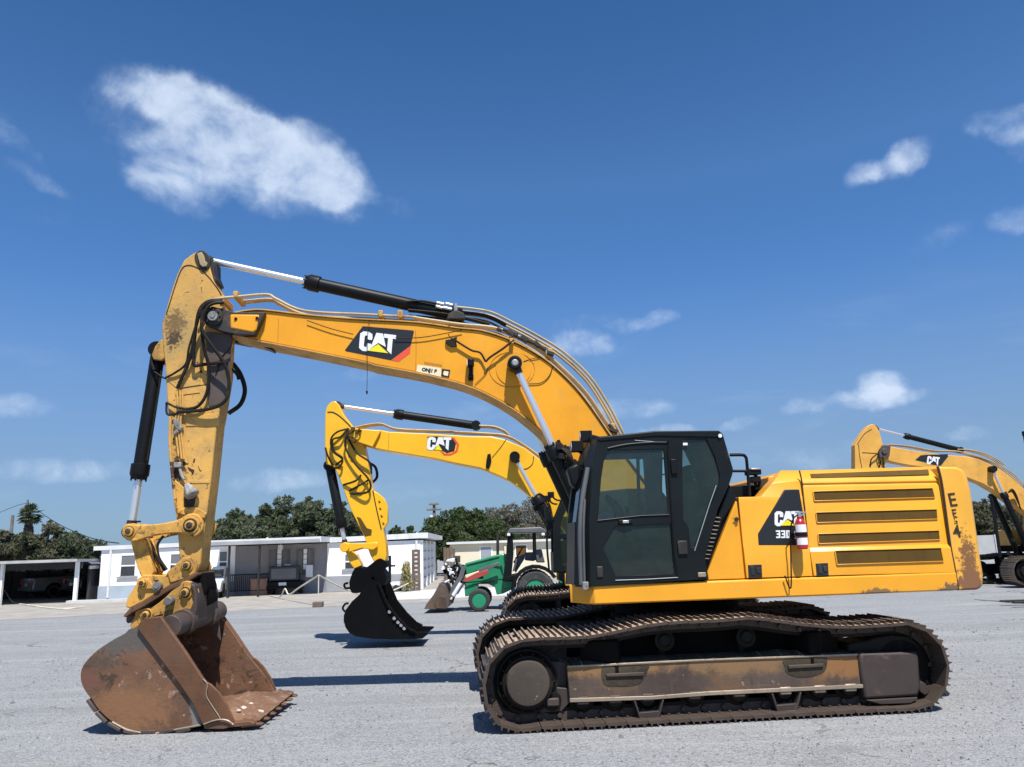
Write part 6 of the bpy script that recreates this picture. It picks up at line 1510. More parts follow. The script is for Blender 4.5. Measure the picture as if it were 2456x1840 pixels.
M['doorgrey'] = paint('grey_door', (.30, .33, .36), .5, vary=.05, bump=0)
M['wood'] = paint('weathered_wood', (.13, .095, .07), .85, vary=.25, dirt=(.22, .18, .14), dsc=4, damt=.4, bump=.4)
M['terracotta'] = paint('terracotta_box', (.50, .26, .16), .85, vary=.1, dirt=(.4, .24, .17), dsc=3, damt=.3, bump=.1)
M['concwall'] = paint('concrete_wall', (.40, .40, .395), .9, vary=.08, dirt=(.45, .45, .44), dsc=1, damt=.35, bump=.1)
M['pole'] = paint('timber_pole', (.16, .14, .12), .85, vary=.2, bump=.3)
M['rope'] = paint('pale_rope', (.58, .55, .45), .8, vary=.2, bump=.1)
M['leaf'] = None
_a = ground(235, 1440); _b = ground(1008, 1413)
FB = Fr(_a.x, _a.y, atan2(_b.y-_a.y, _b.x-_a.x))
OB = thing('office_building', 'long low white office with a flat overhanging roof and a shaded porch', 'building', FB)
def px(x, y, yy=0): return FB.q(x, y, yy)
xL = px(238, 1400).x; xP0 = px(562, 1380).x; xP1 = px(784, 1380).x; xR = px(1008, 1380).x
zE = px(1000, 1296).z; zEL = px(243, 1320).z; DEP = 12.0; PR = .06
print('BLD', xL, xP0, xP1, xR, zE, zEL, px(562, 1306).z)
def wallbox(x0, x1, y0, y1, z0, z1, m, nm='wall', bev=0): return MB().bb(x0, x1, y0, y1, z0, z1).build(nm, m, OB, None if not bev else 35, bevel=bev)
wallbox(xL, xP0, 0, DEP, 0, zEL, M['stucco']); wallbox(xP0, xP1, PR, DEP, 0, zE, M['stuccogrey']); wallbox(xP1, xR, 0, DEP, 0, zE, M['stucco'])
wallbox(xL-.03, xP0+.02, -.03, .0, 0.02, px(300, 1404).z, M['wainscot'], 'plinth'); wallbox(xP1-.02, xR+.02, -.03, 0, 0.02, px(800, 1382).z, M['wainscotgrey'], 'plinth')
z1_ = px(243, 1312).z
b = MB().prism([(xL-.35, zEL), (xP0+.2, zEL+.05), (xP0+.2, zEL+.25), (xL-.35, zEL+.2)], -.10, DEP+.4); b.build('roof', M['fascia'], OB)
b = MB()
zp = px(700, 1302, -2.2).z
b.prism([(xP0-.7, zp-.0), (xP1+.15, zE+.05), (xP1+.15, zE+.30), (xP0-.7, zp+.22)], -2.2, DEP+.4); rf = b.build('roof', M['fascia'], OB)
MB().prism([(xP1+.15, zE+.02), (xR+.4, zE+.1), (xR+.4, zE+.36), (xP1+.15, zE+.26)], -.14, DEP+.4).build('roof', M['fascia'], OB)
MB().prism([(xP0-.7, zp-.03), (xP1+.1, zp-.02), (xP1+.1, zp+.16), (xP0-.7, zp+.16)], -2.26, -2.201).build('gutter', M['fasciagrey'], rf, bevel=.02)
for (x0, y0, x1, y1) in ((289, 1332, 326, 1382), (408, 1329, 440, 1378), (526, 1323, 545, 1372), (828, 1330, 862, 1364)):
    a, c = px(x0, y1), px(x1, y0)
    w = MB()
    for k in (0, 1): pass
    w.bb(a.x-.05, c.x+.05, -.03, .0, c.z, c.z+.06).bb(a.x-.05, a.x, -.03, 0, a.z, c.z).bb(c.x, c.x+.05, -.03, 0, a.z, c.z).bb(a.x, c.x, -.028, 0, (a.z+c.z)/2-.03, (a.z+c.z)/2+.03)
    wf = w.build('window', M['stucco'], OB)
    MB().bb(a.x, c.x, -.012, -.002, a.z, (a.z+c.z)/2-.03).build('pane', M['winglass'], wf, None); MB().bb(a.x, c.x, -.010, -.002, (a.z+c.z)/2+.03, c.z).build('pane', M['blind'], wf, None)
    MB().bb(a.x-.15, c.x+.15, -.10, 0.0, a.z-.09, a.z-.02).build('sill', M['fasciagrey'], wf)
# porch: posts, railing, doors, lamp
for xx in (px(547, 1400, -2.1).x, px(620, 1400, -2.1).x):
    MB().bb(xx-.04, xx+.04, -2.15, -2.05, 0, zp).each('porch_post', M['steel'], OB)
b = MB(); x0, x1 = px(552, 1400, -.3).x, px(655, 1400, -.3).x
b.bb(x0, x1, -.3, -.26, .95, 1.0).bb(x0, x1, -.3, -.26, .2, .24)
for k in range(24): xx = x0+(x1-x0)*k/23; b.bb(xx-.012, xx+.012, -.29, -.27, .2, .95)
b.build('railing', M['black'], OB)
for (x0, y0, x1, y1) in ((648, 1321, 692, 1376), (714, 1320, 750, 1376)):
    a, c = px(x0, y1, PR), px(x1, y0, PR)
    wf = MB().bb(a.x-.07, c.x+.07, PR-.06, PR-.002, a.z-.07, c.z+.07).build('glazed_door', M['pole'], OB)
    n = 3; w_ = (c.x-a.x)/n
    for i in range(n):
        MB().bb(a.x+i*w_+.03, a.x+(i+1)*w_-.03, PR-.075, PR-.062, a.z, c.z).build('pane', M['winglass' if (i+x0) % 2 else 'blind'], wf, None)
    for i in range(4): MB().bb(a.x+w_*1.2, a.x+w_*1.9, PR-.08, PR-.076, a.z+.2+i*(c.z-a.z)/4.4, a.z+.42+i*(c.z-a.z)/4.4).build('white_pane', M['stucco'], wf, None)  # plain white panels set over the middle leaf
p = px(673, 1312, -.3); MB().bb(p.x-.1, p.x+.1, -.4, -.2, p.z-.15, p.z+.1).bb(p.x-.02, p.x+.02, -.32, -.28, p.z, zp).build('porch_lantern', M['fascia'], OB, bevel=.03)
p = px(744, 1369, PR); MB().bb(p.x-.16, p.x+.16, PR-.25, PR-.03, p.z-.3, p.z+.28).build('meter_box', M['whitepaint'], OB, bevel=.02)
# right end wall: glazed screen towards the front, pale wall behind it
yS = 8.0
for j in range(6):
    z = .05+j*(zE-.15)/5; MB().bb(xR+.0, xR+.10, .15, yS, z-.03, z+.03).build('screen_rail', M['fasciagrey'], OB, None)
for j in range(4):
    y = .12+j*(yS-.12)/3; MB().bb(xR+.0, xR+.14, y-.1, y+.1, 0.0, zE).build('screen_post', M['stucco'], OB, None)
MB().bb(xR+.002, xR+.04, .2, yS-.1, .1, zE-.2).build('screen_panel', M['fascia'], OB, None)
# roof vents
for xx, yy in ((641, 1296), (1000, 1284)):
    p = px(xx, yy, 3); MB().cyl((p.x, 3, zE), (p.x, 3, p.z+.15), .05).build('vent_pipe', M['fascia'], OB)
# cream building
FC = Fr(0, 50, 0)
CB_ = thing('workshop_building', 'plain cream building with a grey door behind the green tractor loader', 'building', FC)
x0, x1 = FC.q(1080, 1350, 0).x, FC.q(1345, 1350, 0).x; zt = FC.q(1200, 1302, 0).z
MB().bb(x0, x1, 0, 9, 0, zt).build('wall', M['cream'], CB_, None); MB().bb(x0-.2, x1+.2, -.25, 9.2, zt, zt+.14).build('roof', M['fascia'], CB_)
a, c = FC.q(1155, 1400, 0), FC.q(1178, 1312, 0); d_ = MB().bb(a.x, c.x, -.05, .0, 0, c.z).build('door', M['doorgrey'], CB_); MB().bb(a.x-.08, c.x+.08, -.03, 0, 0, c.z+.08).build('door_frame', M['stucco'], CB_); MB().bb(c.x-.2, c.x-.12, -.1, -.05, .95, 1.05).build('handle', M['steel'], d_)
a, c = FC.q(1238, 1333, 0), FC.q(1262, 1308, 0); w_ = MB().bb(a.x-.07, c.x+.07, -.05, 0, a.z-.07, c.z+.07).build('window', M['stucco'], CB_); MB().bb(a.x, c.x, -.06, -.052, a.z, c.z).build('pane', M['grille'], w_)
a, c = FC.q(1210, 1330, 0), FC.q(1214, 1310, 0); MB().bb(a.x, c.x, -.14, -.01, a.z, c.z).build('wall_lamp', M['decalcream'], CB_)
FD = Fr(0, 47.5, 0)
t = thing('board_fence', 'weathered brown board fence between the white office and the cream building', 'fence', FD)
x0, x1 = FD.q(1064, 1350, 0).x, FD.q(1092, 1350, 0).x; zt = FD.q(1080, 1312, 0).z
b = MB(); k = x0
while k < x1: b.bb(k, min(k+.16, x1), 0, .03, 0, zt+random.uniform(-.08, .05)); k += .175
b.build('boards', M['wood'], t, None); MB().bb(x0, x1, .03, .09, .6, .7).bb(x0, x1, .03, .09, zt-.4, zt-.3).each('rail', M['wood'], t, ang=None)
# concrete wall on the right
FW = Fr(0, 49, radians(-1))
x0, x1 = FW.q(1900, 1340, 0).x, FW.q(2900, 1340, 0).x; zt = FW.q(2390, 1283, 0).z
t = thing('yard_wall', 'pale concrete panel wall at the back of the yard on the right', 'wall', FW)
n = 12
for k in range(n):
    xa = x0+(x1-x0)*k/n; MB().bb(xa+.01, xa+(x1-x0)/n-.01, 0, .15, 0, zt).build('panel', M['concwall'], t, None)
    MB().bb(xa-.12, xa+.12, -.06, .0, 0, zt+.03).build('pier', M['concrete_pale'], t, None)
# carport
M['roofedge'] = paint('dull_roof_edge', (.40, .40, .41), .6, vary=.15, dirt=(.25, .24, .23), dsc=3, damt=.4, bump=.05)
FP = Fr(ground(180, 1446).x, ground(180, 1446).y, radians(4))
CP = thing('carport', 'long open carport with white posts and a deep dark interior on the left', 'carport', FP)
zr = FP.q(180, 1348, 0).z; xr1 = FP.q(195, 1345, 0).x; xl1 = xr1-14; xr2 = FP.q(244, 1345, 3.0).x
MB().bb(xl1, xr1, -.4, 7.0, zr, zr+.12).build('roof', M['fasciagrey'], CP); MB().bb(xl1, xr1+.02, -.46, -.401, zr+.02, zr+.14).build('roof_edge', M['roofedge'], CP)
MB().bb(xr1, xr2+.3, 1.0, 8.0, zr-.35, zr-.2).build('rear_roof', M['fasciagrey'], CP)
for xx in (0.0, FP.q(4, 1400, 0).x, FP.q(4, 1400, 0).x-3.9): MB().bb(xx-.09, xx+.05, -.08, .08, 0, zr).build('post', M['stucco'], CP)
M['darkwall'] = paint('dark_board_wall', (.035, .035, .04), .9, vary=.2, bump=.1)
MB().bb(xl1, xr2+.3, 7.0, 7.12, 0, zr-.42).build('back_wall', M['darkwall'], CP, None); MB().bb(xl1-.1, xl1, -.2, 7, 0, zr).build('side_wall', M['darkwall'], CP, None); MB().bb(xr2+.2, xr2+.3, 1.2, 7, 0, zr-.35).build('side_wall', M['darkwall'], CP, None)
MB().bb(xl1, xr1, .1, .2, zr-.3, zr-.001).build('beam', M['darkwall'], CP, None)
for k, xx in enumerate((22, 60, 110, 150)):
    p = FP.q(xx, 1400, 7); MB().bb(p.x, p.x+.12, 6.9, 6.98, 0, zr-.05).build('rear_post', M['darkwall'], CP, None)
a = FP.q(172, 1450, -.35); MB().bb(-.2, FP.q(320, 1440, -.2).x, -.45, -.1, 0, .12).build('kerb', M['concrete_pale'], CP)
def at(x, y): g_ = ground(x, y); return (g_.x, g_.y, 0)
car('silver pickup parked under the carport seen from behind', 'pickup truck', at(60, 1437), radians(48), 'silver', 'pickup', 'vehicles in the carport')
car('black car parked deep in the carport beside the white post', 'car', at(168, 1436), radians(55), 'darkcar', 'car', 'vehicles in the carport')
_n = at(486, 1437); _r2 = radians(-80); wc = car('white car nosing out behind the foot of the big excavator arm', 'car', (_n[0]-3.7*cos(_r2), _n[1]-3.7*sin(_r2), 0), _r2, 'whitepaint', 'car'); wc.scale = (.86, .86, .84)
_c = at(682, 1426); UT = thing('utility_trailer', 'black boxy utility trailer standing under the porch roof between two terracotta planters', 'trailer', None, (_c[0], _c[1], 0), radians(6))
MB().bb(-.78, .62, .1, 2.2, .62, 1.32).build('box', M['darkcar'], UT, bevel=.05); MB().bb(-.66, .5, .08, .099, .72, 1.2).build('rear_window', M['blind'], UT, bevel=.01)
MB().bb(-.8, .85, 0, 2.4, .34, .60).build('chassis', M['black'], UT, bevel=.04); MB().bb(-.28, .08, -.02, -.001, .42, .56).build('number_plate', M['decalwhite'], UT)
MB().bb(-.15, .15, .6, 1.0, 1.321, 1.40).build('lid', M['whitepaint'], UT, bevel=.03); MB().bb(-.85, .9, -.06, 0, .28, .40).build('bumper', M['black'], UT, bevel=.02)
for xx in (-.66, .66): wheel(UT, (0, 0, 0), .3, .2, 'tyre', 'steel', -1, .55, 24).matrix_basis = Matrix.Translation((xx, .7, .3)) @ Matrix.Rotation(pi/2, 4, 'Z')
# wheel stops
ws = [((535, 1428), (556, 1427), 'short pale wheel stop beside the white car'), ((775, 1419), (842, 1416), 'long pale wheel stop in front of the grey plinth'), ((918, 1413), (948, 1411), 'pale wheel stop right of the black bucket'), ((312, 1436), (340, 1434), 'pale wheel stop below the pale blue panel')]
for a, c, lb in ws:
    A_, C_ = ground(*a), ground(*c); L_ = (C_-A_).length
    o = MB().prism([(-L_/2, 0), (L_/2, 0), (L_/2-.06, .14), (-L_/2+.06, .14)], -.09, .09).build('wheel_stop', M['concrete_pale'], None, bevel=.02)
    o.location = (A_+C_)/2; o.rotation_euler = (0, 0, atan2(C_.y-A_.y, C_.x-A_.x)); tag(o, lb, 'wheel stop', 'wheel stops along the office')
def boxthing(nm, lb, cat, x0, y0, x1, y1, dpt, mat, lid=None, grp=None):
    """a box standing on the ground whose front face spans the given pixels"""
    g0 = ground(x0, y1); fr = Fr(g0.x, g0.y, FB.psi); a, c = fr.q(x0, y1, 0), fr.q(x1, y0, 0)
    T = thing(nm, lb, cat, fr, group=grp); w, h = c.x-a.x, c.z
    MB().bb(0, w, 0, dpt, 0, h).build('body', M[mat], T, bevel=.02)
    MB().bb(-.03, w+.03, -.03, dpt+.03, h, h+.06).build('rim', M[lid or mat], T, bevel=.01); return T, fr, w, h
boxthing('planter', 'large terracotta coloured box planter left of the black pickup', 'planter', 600, 1391, 641, 1428, .8, 'terracotta')
boxthing('planter', 'smaller terracotta coloured box planter right of the black pickup', 'planter', 740, 1381, 766, 1419, .7, 'terracotta')
boxthing('waste_bin', 'square black waste bin against the grey plinth', 'bin', 768, 1381, 792, 1416, .6, 'black')
T, fr, w, h = boxthing('raised_bed', 'low grey raised bed holding the clipped hedge', 'planter', 541, 1409, 594, 1428, 1.2, 'wainscotgrey')
# stacked dark boards and a post
g0 = ground(988, 1418); fr = Fr(g0.x, g0.y, FB.psi); a, c = fr.q(988, 1418, 0), fr.q(1006, 1318, 0)
t = thing('timber_rack', 'tall dark timber rack leaning beside the glazed screen', 'rack', fr)
for xx in (0, c.x-a.x-.1): MB().bb(xx, xx+.1, 0, .35, 0, c.z).build('upright', M['wood'], t)
for k in range(9): MB().bb(.1, c.x-a.x-.1, .02, .3, .2+k*c.z/9.6, .2+k*c.z/9.6+.12).build('board', M['wood'], t, None)
g0 = ground(935, 1420); fr = Fr(g0.x, g0.y, 0); b = MB(); z0, z1 = fr.q(935, 1378, 0).z, fr.q(935, 1333, 0).z
o = MB().bb(-.06, .06, -.03, .03, 0, z1).bb(-.25, .25, -.04, .04, z0+.35, z0+.43).build('sign_post', M['black'], None); o.location = fr.o; tag(o, 'thin black post with a short crossbar in front of the white office wall', 'post')
# small trailer right of the black bucket
g0 = ground(918, 1421); fr = Fr(g0.x, g0.y, 0); T = thing('flat_trailer', 'small white flat trailer with dark wheels behind the black bucket', 'trailer', fr)
MB().bb(0, .95, 0, 1.2, .28, .42).build('bed', M['whitepaint'], T, bevel=.01); wheel(T, (.62, .02, .16), .16, .1, 'tyre', 'steel', -1, .5, 18); wheel(T, (.62, 1.18, .16), .16, .1, 'tyre', 'steel', 1, .5, 18); MB().bar((0, .6, .33), (-.6, .6, .3), .05).build('drawbar', M['steel'], T)
# rope barrier: post with a concrete foot and sagging ropes
g0 = ground(763, 1456); fr = Fr(g0.x, g0.y, 0); T = thing('barrier_post', 'thin rope barrier post standing in a dark concrete block', 'post', fr)
zt = fr.q(766, 1380, 0).z; MB().cyl((0, 0, .1), (0, 0, zt), .02, n=8).build('rod', M['rope'], T); MB().bb(-.17, .17, -.15, .15, 0, .18).build('foot', M['wood'], T, bevel=.02)
def rope(nm, lb, P):
    b = MB().tube(P, .03, n=6, sub=6); o = b.build(nm, M['rope'], None); tag(o, lb, 'rope', 'barrier ropes'); return o
pt = g0+Vector((0, 0, zt))
lw = ground(648, 1431); rp = FB.w(*(lambda q: (q.x, q.y, q.z))(FB.q(1012, 1380, -.4)))
rope('barrier_rope', 'barrier rope falling left from the post to a tangle on the ground', [pt, pt.lerp(lw, .35)+Vector((0, 0, -.15)), pt.lerp(lw, .55)+Vector((0, 0, -.25)), pt.lerp(lw, .6)+Vector((-.1, .05, .02)), pt.lerp(lw, .75)+Vector((0, 0, -.18)), lw+Vector((0, 0, .03))])
rope('barrier_rope', 'long barrier rope sagging right from the post to the glazed screen', [pt, pt.lerp(rp, .2)+Vector((0, 0, -.5)), pt.lerp(rp, .45)+Vector((0, 0, -.85)), pt.lerp(rp, .75)+Vector((0, 0, -.5)), rp])
lc = ground(0, 1434)+Vector((0, 0, .6)); c1 = ground(60, 1462)
rope('barrier_rope', 'rope slanting to the ground in front of the carport', [lc+Vector((-1, 0, .4)), lc, ground(30, 1445)+Vector((0, 0, .04)), ground(60, 1452)+Vector((0, 0, .03)), ground(140, 1462)+Vector((0, 0, .03)), ground(200, 1458)+Vector((0, 0, .03))])
# ================================================================ poles, wires, vegetation
def leafmat(name, c1, c2, c3):
    m, nt = newmat(name)
    tc = N(nt, 'ShaderNodeTexCoord').outputs['Object']
    ri = N(nt, 'ShaderNodeNewGeometry').outputs['Random Per Island']
    col = mixc(nt, ri, c1, c2); col = mixc(nt, ramp(nt, noise(nt, tc, .9, 3, .6), .42, .7), col, c3)
    d = N(nt, 'ShaderNodeBsdfDiffuse', i_0=col); t = N(nt, 'ShaderNodeBsdfTranslucent', i_0=col)
    mx = N(nt, 'ShaderNodeMixShader', i_0=.34, i_1=d.outputs[0], i_2=t.outputs[0]); o = N(nt, 'ShaderNodeOutputMaterial'); nt.links.new(mx.outputs[0], o.inputs[0]); return m
M['olive'] = leafmat('olive_leaves', (.07, .08, .045), (.14, .145, .085), (.18, .17, .12))
M['green1'] = leafmat('dark_leaves', (.062, .084, .046), (.125, .15, .085), (.175, .19, .125))
M['green2'] = leafmat('mesquite_leaves', (.042, .068, .026), (.088, .12, .05), (.12, .145, .075))
M['greytree'] = leafmat('grey_twigs', (.14, .13, .10), (.24, .22, .17), (.18, .19, .12))
M['hedge'] = leafmat('hedge_leaves', (.10, .17, .05), (.20, .30, .09), (.22, .26, .10))
M['dry'] = leafmat('dry_grass', (.32, .28, .12), (.45, .40, .2), (.28, .28, .12))
M['palmleaf'] = leafmat('palm_fronds', (.04, .065, .035), (.09, .12, .06), (.13, .12, .07))
M['bark'] = paint('bark', (.11, .085, .065), .9, vary=.3, bump=.6)
def leaves(b, c, r, n, size, rnd, squash=1.0, hollow=.35, droop=0):
    for _ in range(n):
        while True:
            v = Vector((rnd.uniform(-1, 1), rnd.uniform(-1, 1), rnd.uniform(-1, 1)))
            if hollow < v.length < 1: break
        p = Vector((c[0]+v.x*r[0], c[1]+v.y*r[1], c[2]+v.z*r[2]))
        a = Vector((rnd.gauss(0, 1), rnd.gauss(0, 1), rnd.gauss(0, 1)-droop)).normalized(); q = a.cross(Vector((rnd.gauss(0, 1), rnd.gauss(0, 1), rnd.gauss(0, 1)))).normalized()
        s = size*rnd.uniform(.6, 1.4); i = len(b.v)
        b.v += [tuple(p-a*s), tuple(p+q*s*.38), tuple(p+a*s), tuple(p-q*s*.38)]; b.f.append((i, i+1, i+2, i+3)); b.m.append(b.mi)
def tree(label, cxp, topy, wpx, d, mat, seed, dens=1.0, leaf=.13, group='trees beyond the yard', name='tree', basez=0, lump=17, sparse=False):
    rnd = random.Random(seed); fr = Fr(0, d, 0); p = fr.q(cxp, topy, 0); H_ = p.z; W = wpx/1850*d
    T = thing(name, label, 'tree', None, (p.x, d, 0), 0, group)
    b = MB(); th = H_*.38; cz = H_*.62
    b.tube([(0, 0, 0), (.05*W, 0, th*.5), (0, .05, th)], .12+.02*H_, n=8)
    cl = []
    for k in range(lump):
        a = rnd.uniform(0, 2*pi); rr = rnd.uniform(.08, .43)*W; z = rnd.uniform(.34, .84)*H_
        w_ = rnd.uniform(.08, .19)*W*(1.25-abs(z/H_-.6)); cl.append((Vector((rr*cos(a), rr*sin(a)*.8, z)), w_))
    cl.append((Vector((rnd.uniform(-.1, .1)*W, 0, H_-.16*W)), .15*W)); cl.append((Vector((0, 0, H_*.55)), .3*W))
    for c, w_ in cl: b.tube([(0, 0, th*.8), Vector((c.x*.5, c.y*.5, (th+c.z)*.5)), c], .03+.008*H_, n=5, sub=3)
    b.build('trunk', M['bark'], T)
    L = MB()
    for c, w_ in cl:
        n = int((420 if sparse else 900)*dens*(w_/1.2)**1.6)+60
        leaves(L, c, (w_, w_, w_*.82), n, leaf, rnd, hollow=.3)
        for q in range(9):
            v = Vector((rnd.uniform(-1, 1), rnd.uniform(-1, 1), rnd.uniform(-.4, 1))).normalized()*w_*rnd.uniform(.85, 1.2)
            leaves(L, c+v, (w_*.33, w_*.33, w_*.26), int(n*.05)+9, leaf, rnd, hollow=0)
    L.build('crown', M[mat], T, None)
    return T
TR = [('olive green tree at the far left edge over the carport', 5, 1272, 110, 47, 'olive'), ('broad olive tree around the foot of the palm', 62, 1274, 120, 49, 'olive'), ('tallest olive tree just right of the palm', 112, 1252, 110, 46, 'olive'),
      ('olive tree with a pointed top left of the office roof', 146, 1264, 80, 48, 'green1'), ('low dark tree above the right end of the carport', 178, 1279, 90, 46, 'green1'), ('lowest dark tree touching the left corner of the office', 215, 1293, 80, 46, 'green1'),
      ('drooping dark tree above the left end of the porch roof', 530, 1246, 80, 54, 'green1'), ('round dark tree behind the porch roof', 566, 1223, 110, 56, 'green1'), ('palm-like bushy tree rising between round crowns', 632, 1207, 100, 57, 'green1'),
      ('tallest dark tree behind the office', 690, 1191, 150, 58, 'green1'), ('broad dark tree behind the middle of the office', 745, 1195, 150, 60, 'green1'), ('dark tree behind the upper arm of the cleaner excavator', 800, 1205, 130, 58, 'green1'), ('dark tree right of the yellow arm over the office roof', 855, 1225, 120, 57, 'green1'), ('dark low tree filling the gap behind the porch', 600, 1240, 150, 54, 'green1'),
      ('small bright green tree above the office roof, left of the utility pole', 948, 1263, 60, 60, 'green2'), ('smallest bright green tree above the office roof', 985, 1262, 50, 62, 'green2'), ('small bush at the foot of the utility pole', 1040, 1266, 40, 58, 'green2'),
      ('large dark green mesquite behind the cream building', 1118, 1220, 170, 60, 'green2'), ('mesquite at the left end of the cream building', 1085, 1250, 90, 56, 'green2'), ('dark mesquite behind the tractor canopy', 1180, 1243, 130, 58, 'green2')]
for i, (lb, x, ty, w, d, mt) in enumerate(TR): tree(lb, x, ty, w, d, mt, 100+i)
tree('grey leafless looking tree behind the cleaner excavator boom', 1255, 1192, 180, 66, 'greytree', 301, leaf=.10, dens=1.6, sparse=True)
tree('grey twiggy tree left of the bare tree top', 1212, 1212, 90, 64, 'greytree', 302, leaf=.10, dens=1.4, sparse=True)
for i, (x, ty, w) in enumerate(((2310, 1232, 130), (2365, 1198, 130), (2425, 1205, 140), (2500, 1200, 150), (2230, 1235, 130))):
    tree(['grey green scrub tree just right of the counterweight', 'tallest grey green scrub tree above the concrete wall', 'grey green scrub tree behind the third excavator boom foot', 'scrub tree beyond the right edge of the wall', 'scrub tree hidden behind the counterweight'][i], x, ty, w, 56, 'olive', 400+i, dens=.8, leaf=.13)
for i in range(9):
    tree(['low tree in the row behind the big excavator, number %d from the left' % (i+1)][0].replace('number 1 from', 'first from').replace('number 2 from', 'second from').replace('number 3 from', 'third from').replace('number 4 from', 'fourth from').replace('number 5 from', 'fifth from').replace('number 6 from', 'sixth from').replace('number 7 from', 'seventh from').replace('number 8 from', 'eighth from').replace('number 9 from', 'ninth from'), 1330+i*105, 1236+(i % 3)*5, 150, 66, 'green2' if i % 2 else 'olive', 500+i, dens=.5, leaf=.2)
# hedge in the raised bed and dry shrub
g0 = ground(541, 1428); rnd = random.Random(5); b = MB()
fr = Fr(g0.x, g0.y, FB.psi); a, c = fr.q(541, 1409, .2), fr.q(592, 1384, .2)
for k in range(10): leaves(b, (a.x+(c.x-a.x)*(k+.5)/10, .6, (a.z+c.z)/2+rnd.uniform(-.05, .05)), ((c.x-a.x)/14, .5, (c.z-a.z)*.55), 260, .06, rnd, hollow=0)
T = thing('hedge', 'clipped light green hedge under the left end of the porch', 'hedge', fr); b.build('foliage', M['hedge'], T, None)
MB().bar((a.x+.1, .6, .3), (a.x+.1, .6, a.z+.3), .04).bar((c.x-.2, .6, .3), (c.x-.2, .6, a.z+.3), .04).each('stem', M['bark'], T)
g0 = ground(976, 1419); fr = Fr(g0.x, g0.y, 0); b = MB(); zt = fr.q(976, 1352, 0).z
for k in range(5): leaves(b, (rnd.uniform(-.12, .12), rnd.uniform(-.1, .1), zt*(.2+.17*k)), (.30-.03*k, .3, .3), 150, .08, rnd, hollow=0, droop=-1)
T = thing('shrub', 'tall dry yellowish shrub against the office wall beside the dark rack', 'shrub', fr); b.build('foliage', M['dry'], T, None); MB().bar((0, 0, 0), (0, 0, zt*.6), .05).each('stem', M['bark'], T)
# palm
fr = Fr(0, 74, 0); p = fr.q(72, 1235, 0); T = thing('palm_tree', 'fan palm rising above the olive trees on the left', 'palm', None, (p.x, 74, 0)); rnd = random.Random(9)
b = MB().tube([(0, 0, 0), (.1, 0, p.z*.5), (0, 0, p.z)], .26, n=10); b.build('trunk', M['bark'], T)
b = MB()
for k in range(90):
    a = rnd.uniform(0, 2*pi); el = rnd.uniform(-.8, 1.35); L_ = rnd.uniform(.95, 1.3)
    d = Vector((cos(a)*cos(el), sin(a)*cos(el), sin(el))); q = d.cross(Vector((0, 0, 1))).normalized(); o_ = Vector((0, 0, p.z))
    up = q.cross(d); m_ = o_+d*L_*.55
    b.bar(o_, m_, .03)
    for j in range(7):
        t_ = -1.1+j*.366; e_ = m_+(d*cos(t_)+q*sin(t_))*L_*.5+Vector((0, 0, -.10)); w_ = (up*.5+q*cos(t_)-d*sin(t_))*.06; b.add([m_, m_+(e_-m_)*.5+w_, e_, m_+(e_-m_)*.5-w_], [(0, 1, 2, 3)])
b.build('fronds', M['palmleaf'], T, None)
b = MB(); leaves(b, (0, 0, p.z-1.6), (.42, .42, 1.1), 500, .16, rnd, hollow=.2, droop=2); b.build('dead_skirt', M['dry'] if False else M['bark'], T, None)
def utility_pole(lb, x, topy, d, arms=()):
    fr = Fr(0, d, 0); p = fr.q(x, topy, 0); T = thing('utility_pole', lb, 'utility pole', None, (p.x, d, 0), 0, 'utility poles')
    MB().cyl((0, 0, 0), (0, 0, p.z), .16, .11, n=10).build('pole', M['pole'], T)
    for (py, w) in arms:
        z = fr.q(x, py, 0).z; MB().box((0, -.15, z), (w, .1, .12)).build('crossarm', M['pole'], T)
        for k in (-.45, -.2, .2, .45): MB().cyl((w*k, -.15, z+.06), (w*k, -.15, z+.2), .04, n=8).build('insulator', M['fasciagrey'], T)
    return T, p
T, p = utility_pole('utility pole with two crossarms and a white transformer above the office roof', 1041, 1209, 62, ((1210, .75), (1223, 1.15)))
q = Fr(0, 62, 0).q(1036, 1243, 0); MB().cyl((q.x-p.x-.05, -.1, q.z-.25), (q.x-p.x-.05, -.1, q.z+.2), .17, n=14).build('transformer', M['whitepaint'], T, bevel=.02)
utility_pole('bare pole top showing just above the palm crown', 67, 1199, 80)
utility_pole('short bare pole left of the palm', 31, 1236, 60)
fr = Fr(0, 70, 0)
Wp = Fr(0, 80, 0).q(67, 1206, 0); Wp = Vector((Wp.x, 80, Wp.z))
e1 = FB.w(*(lambda q: (q.x, 1.0, q.z))(FB.q(285, 1303, 1.0)))
fr2_ = Fr(0, 58, 0)
def wp(x, y, d): q = Fr(0, d, 0).q(x, y, 0); return Vector((q.x, d, q.z))
for nm, P, lb in (('cable', [Wp, wp(110, 1238, 70), wp(150, 1262, 60), wp(205, 1286, 50), wp(250, 1298, 43), e1], 'overhead wire sagging from the palm down to the office roof'), ('cable', [Wp, wp(40, 1213, 84), wp(0, 1229, 90), wp(-80, 1262, 98)], 'overhead wire leaving the picture to the left of the palm')):
    o = MB().tube(P, .028, n=5, sub=5).build('overhead_wire', M['hose'], None); tag(o, lb, 'wire', 'overhead wires')
o = MB().cyl((0, 0, 0), wp(1174, 1226, 55)-wp(1146, 1268, 55)+Vector((0, 0, 0)), .05, n=6).build('leaning_pole', M['fascia'], None); o.location = wp(1146, 1268, 55)
MB()
bpy.data.objects.remove(o)

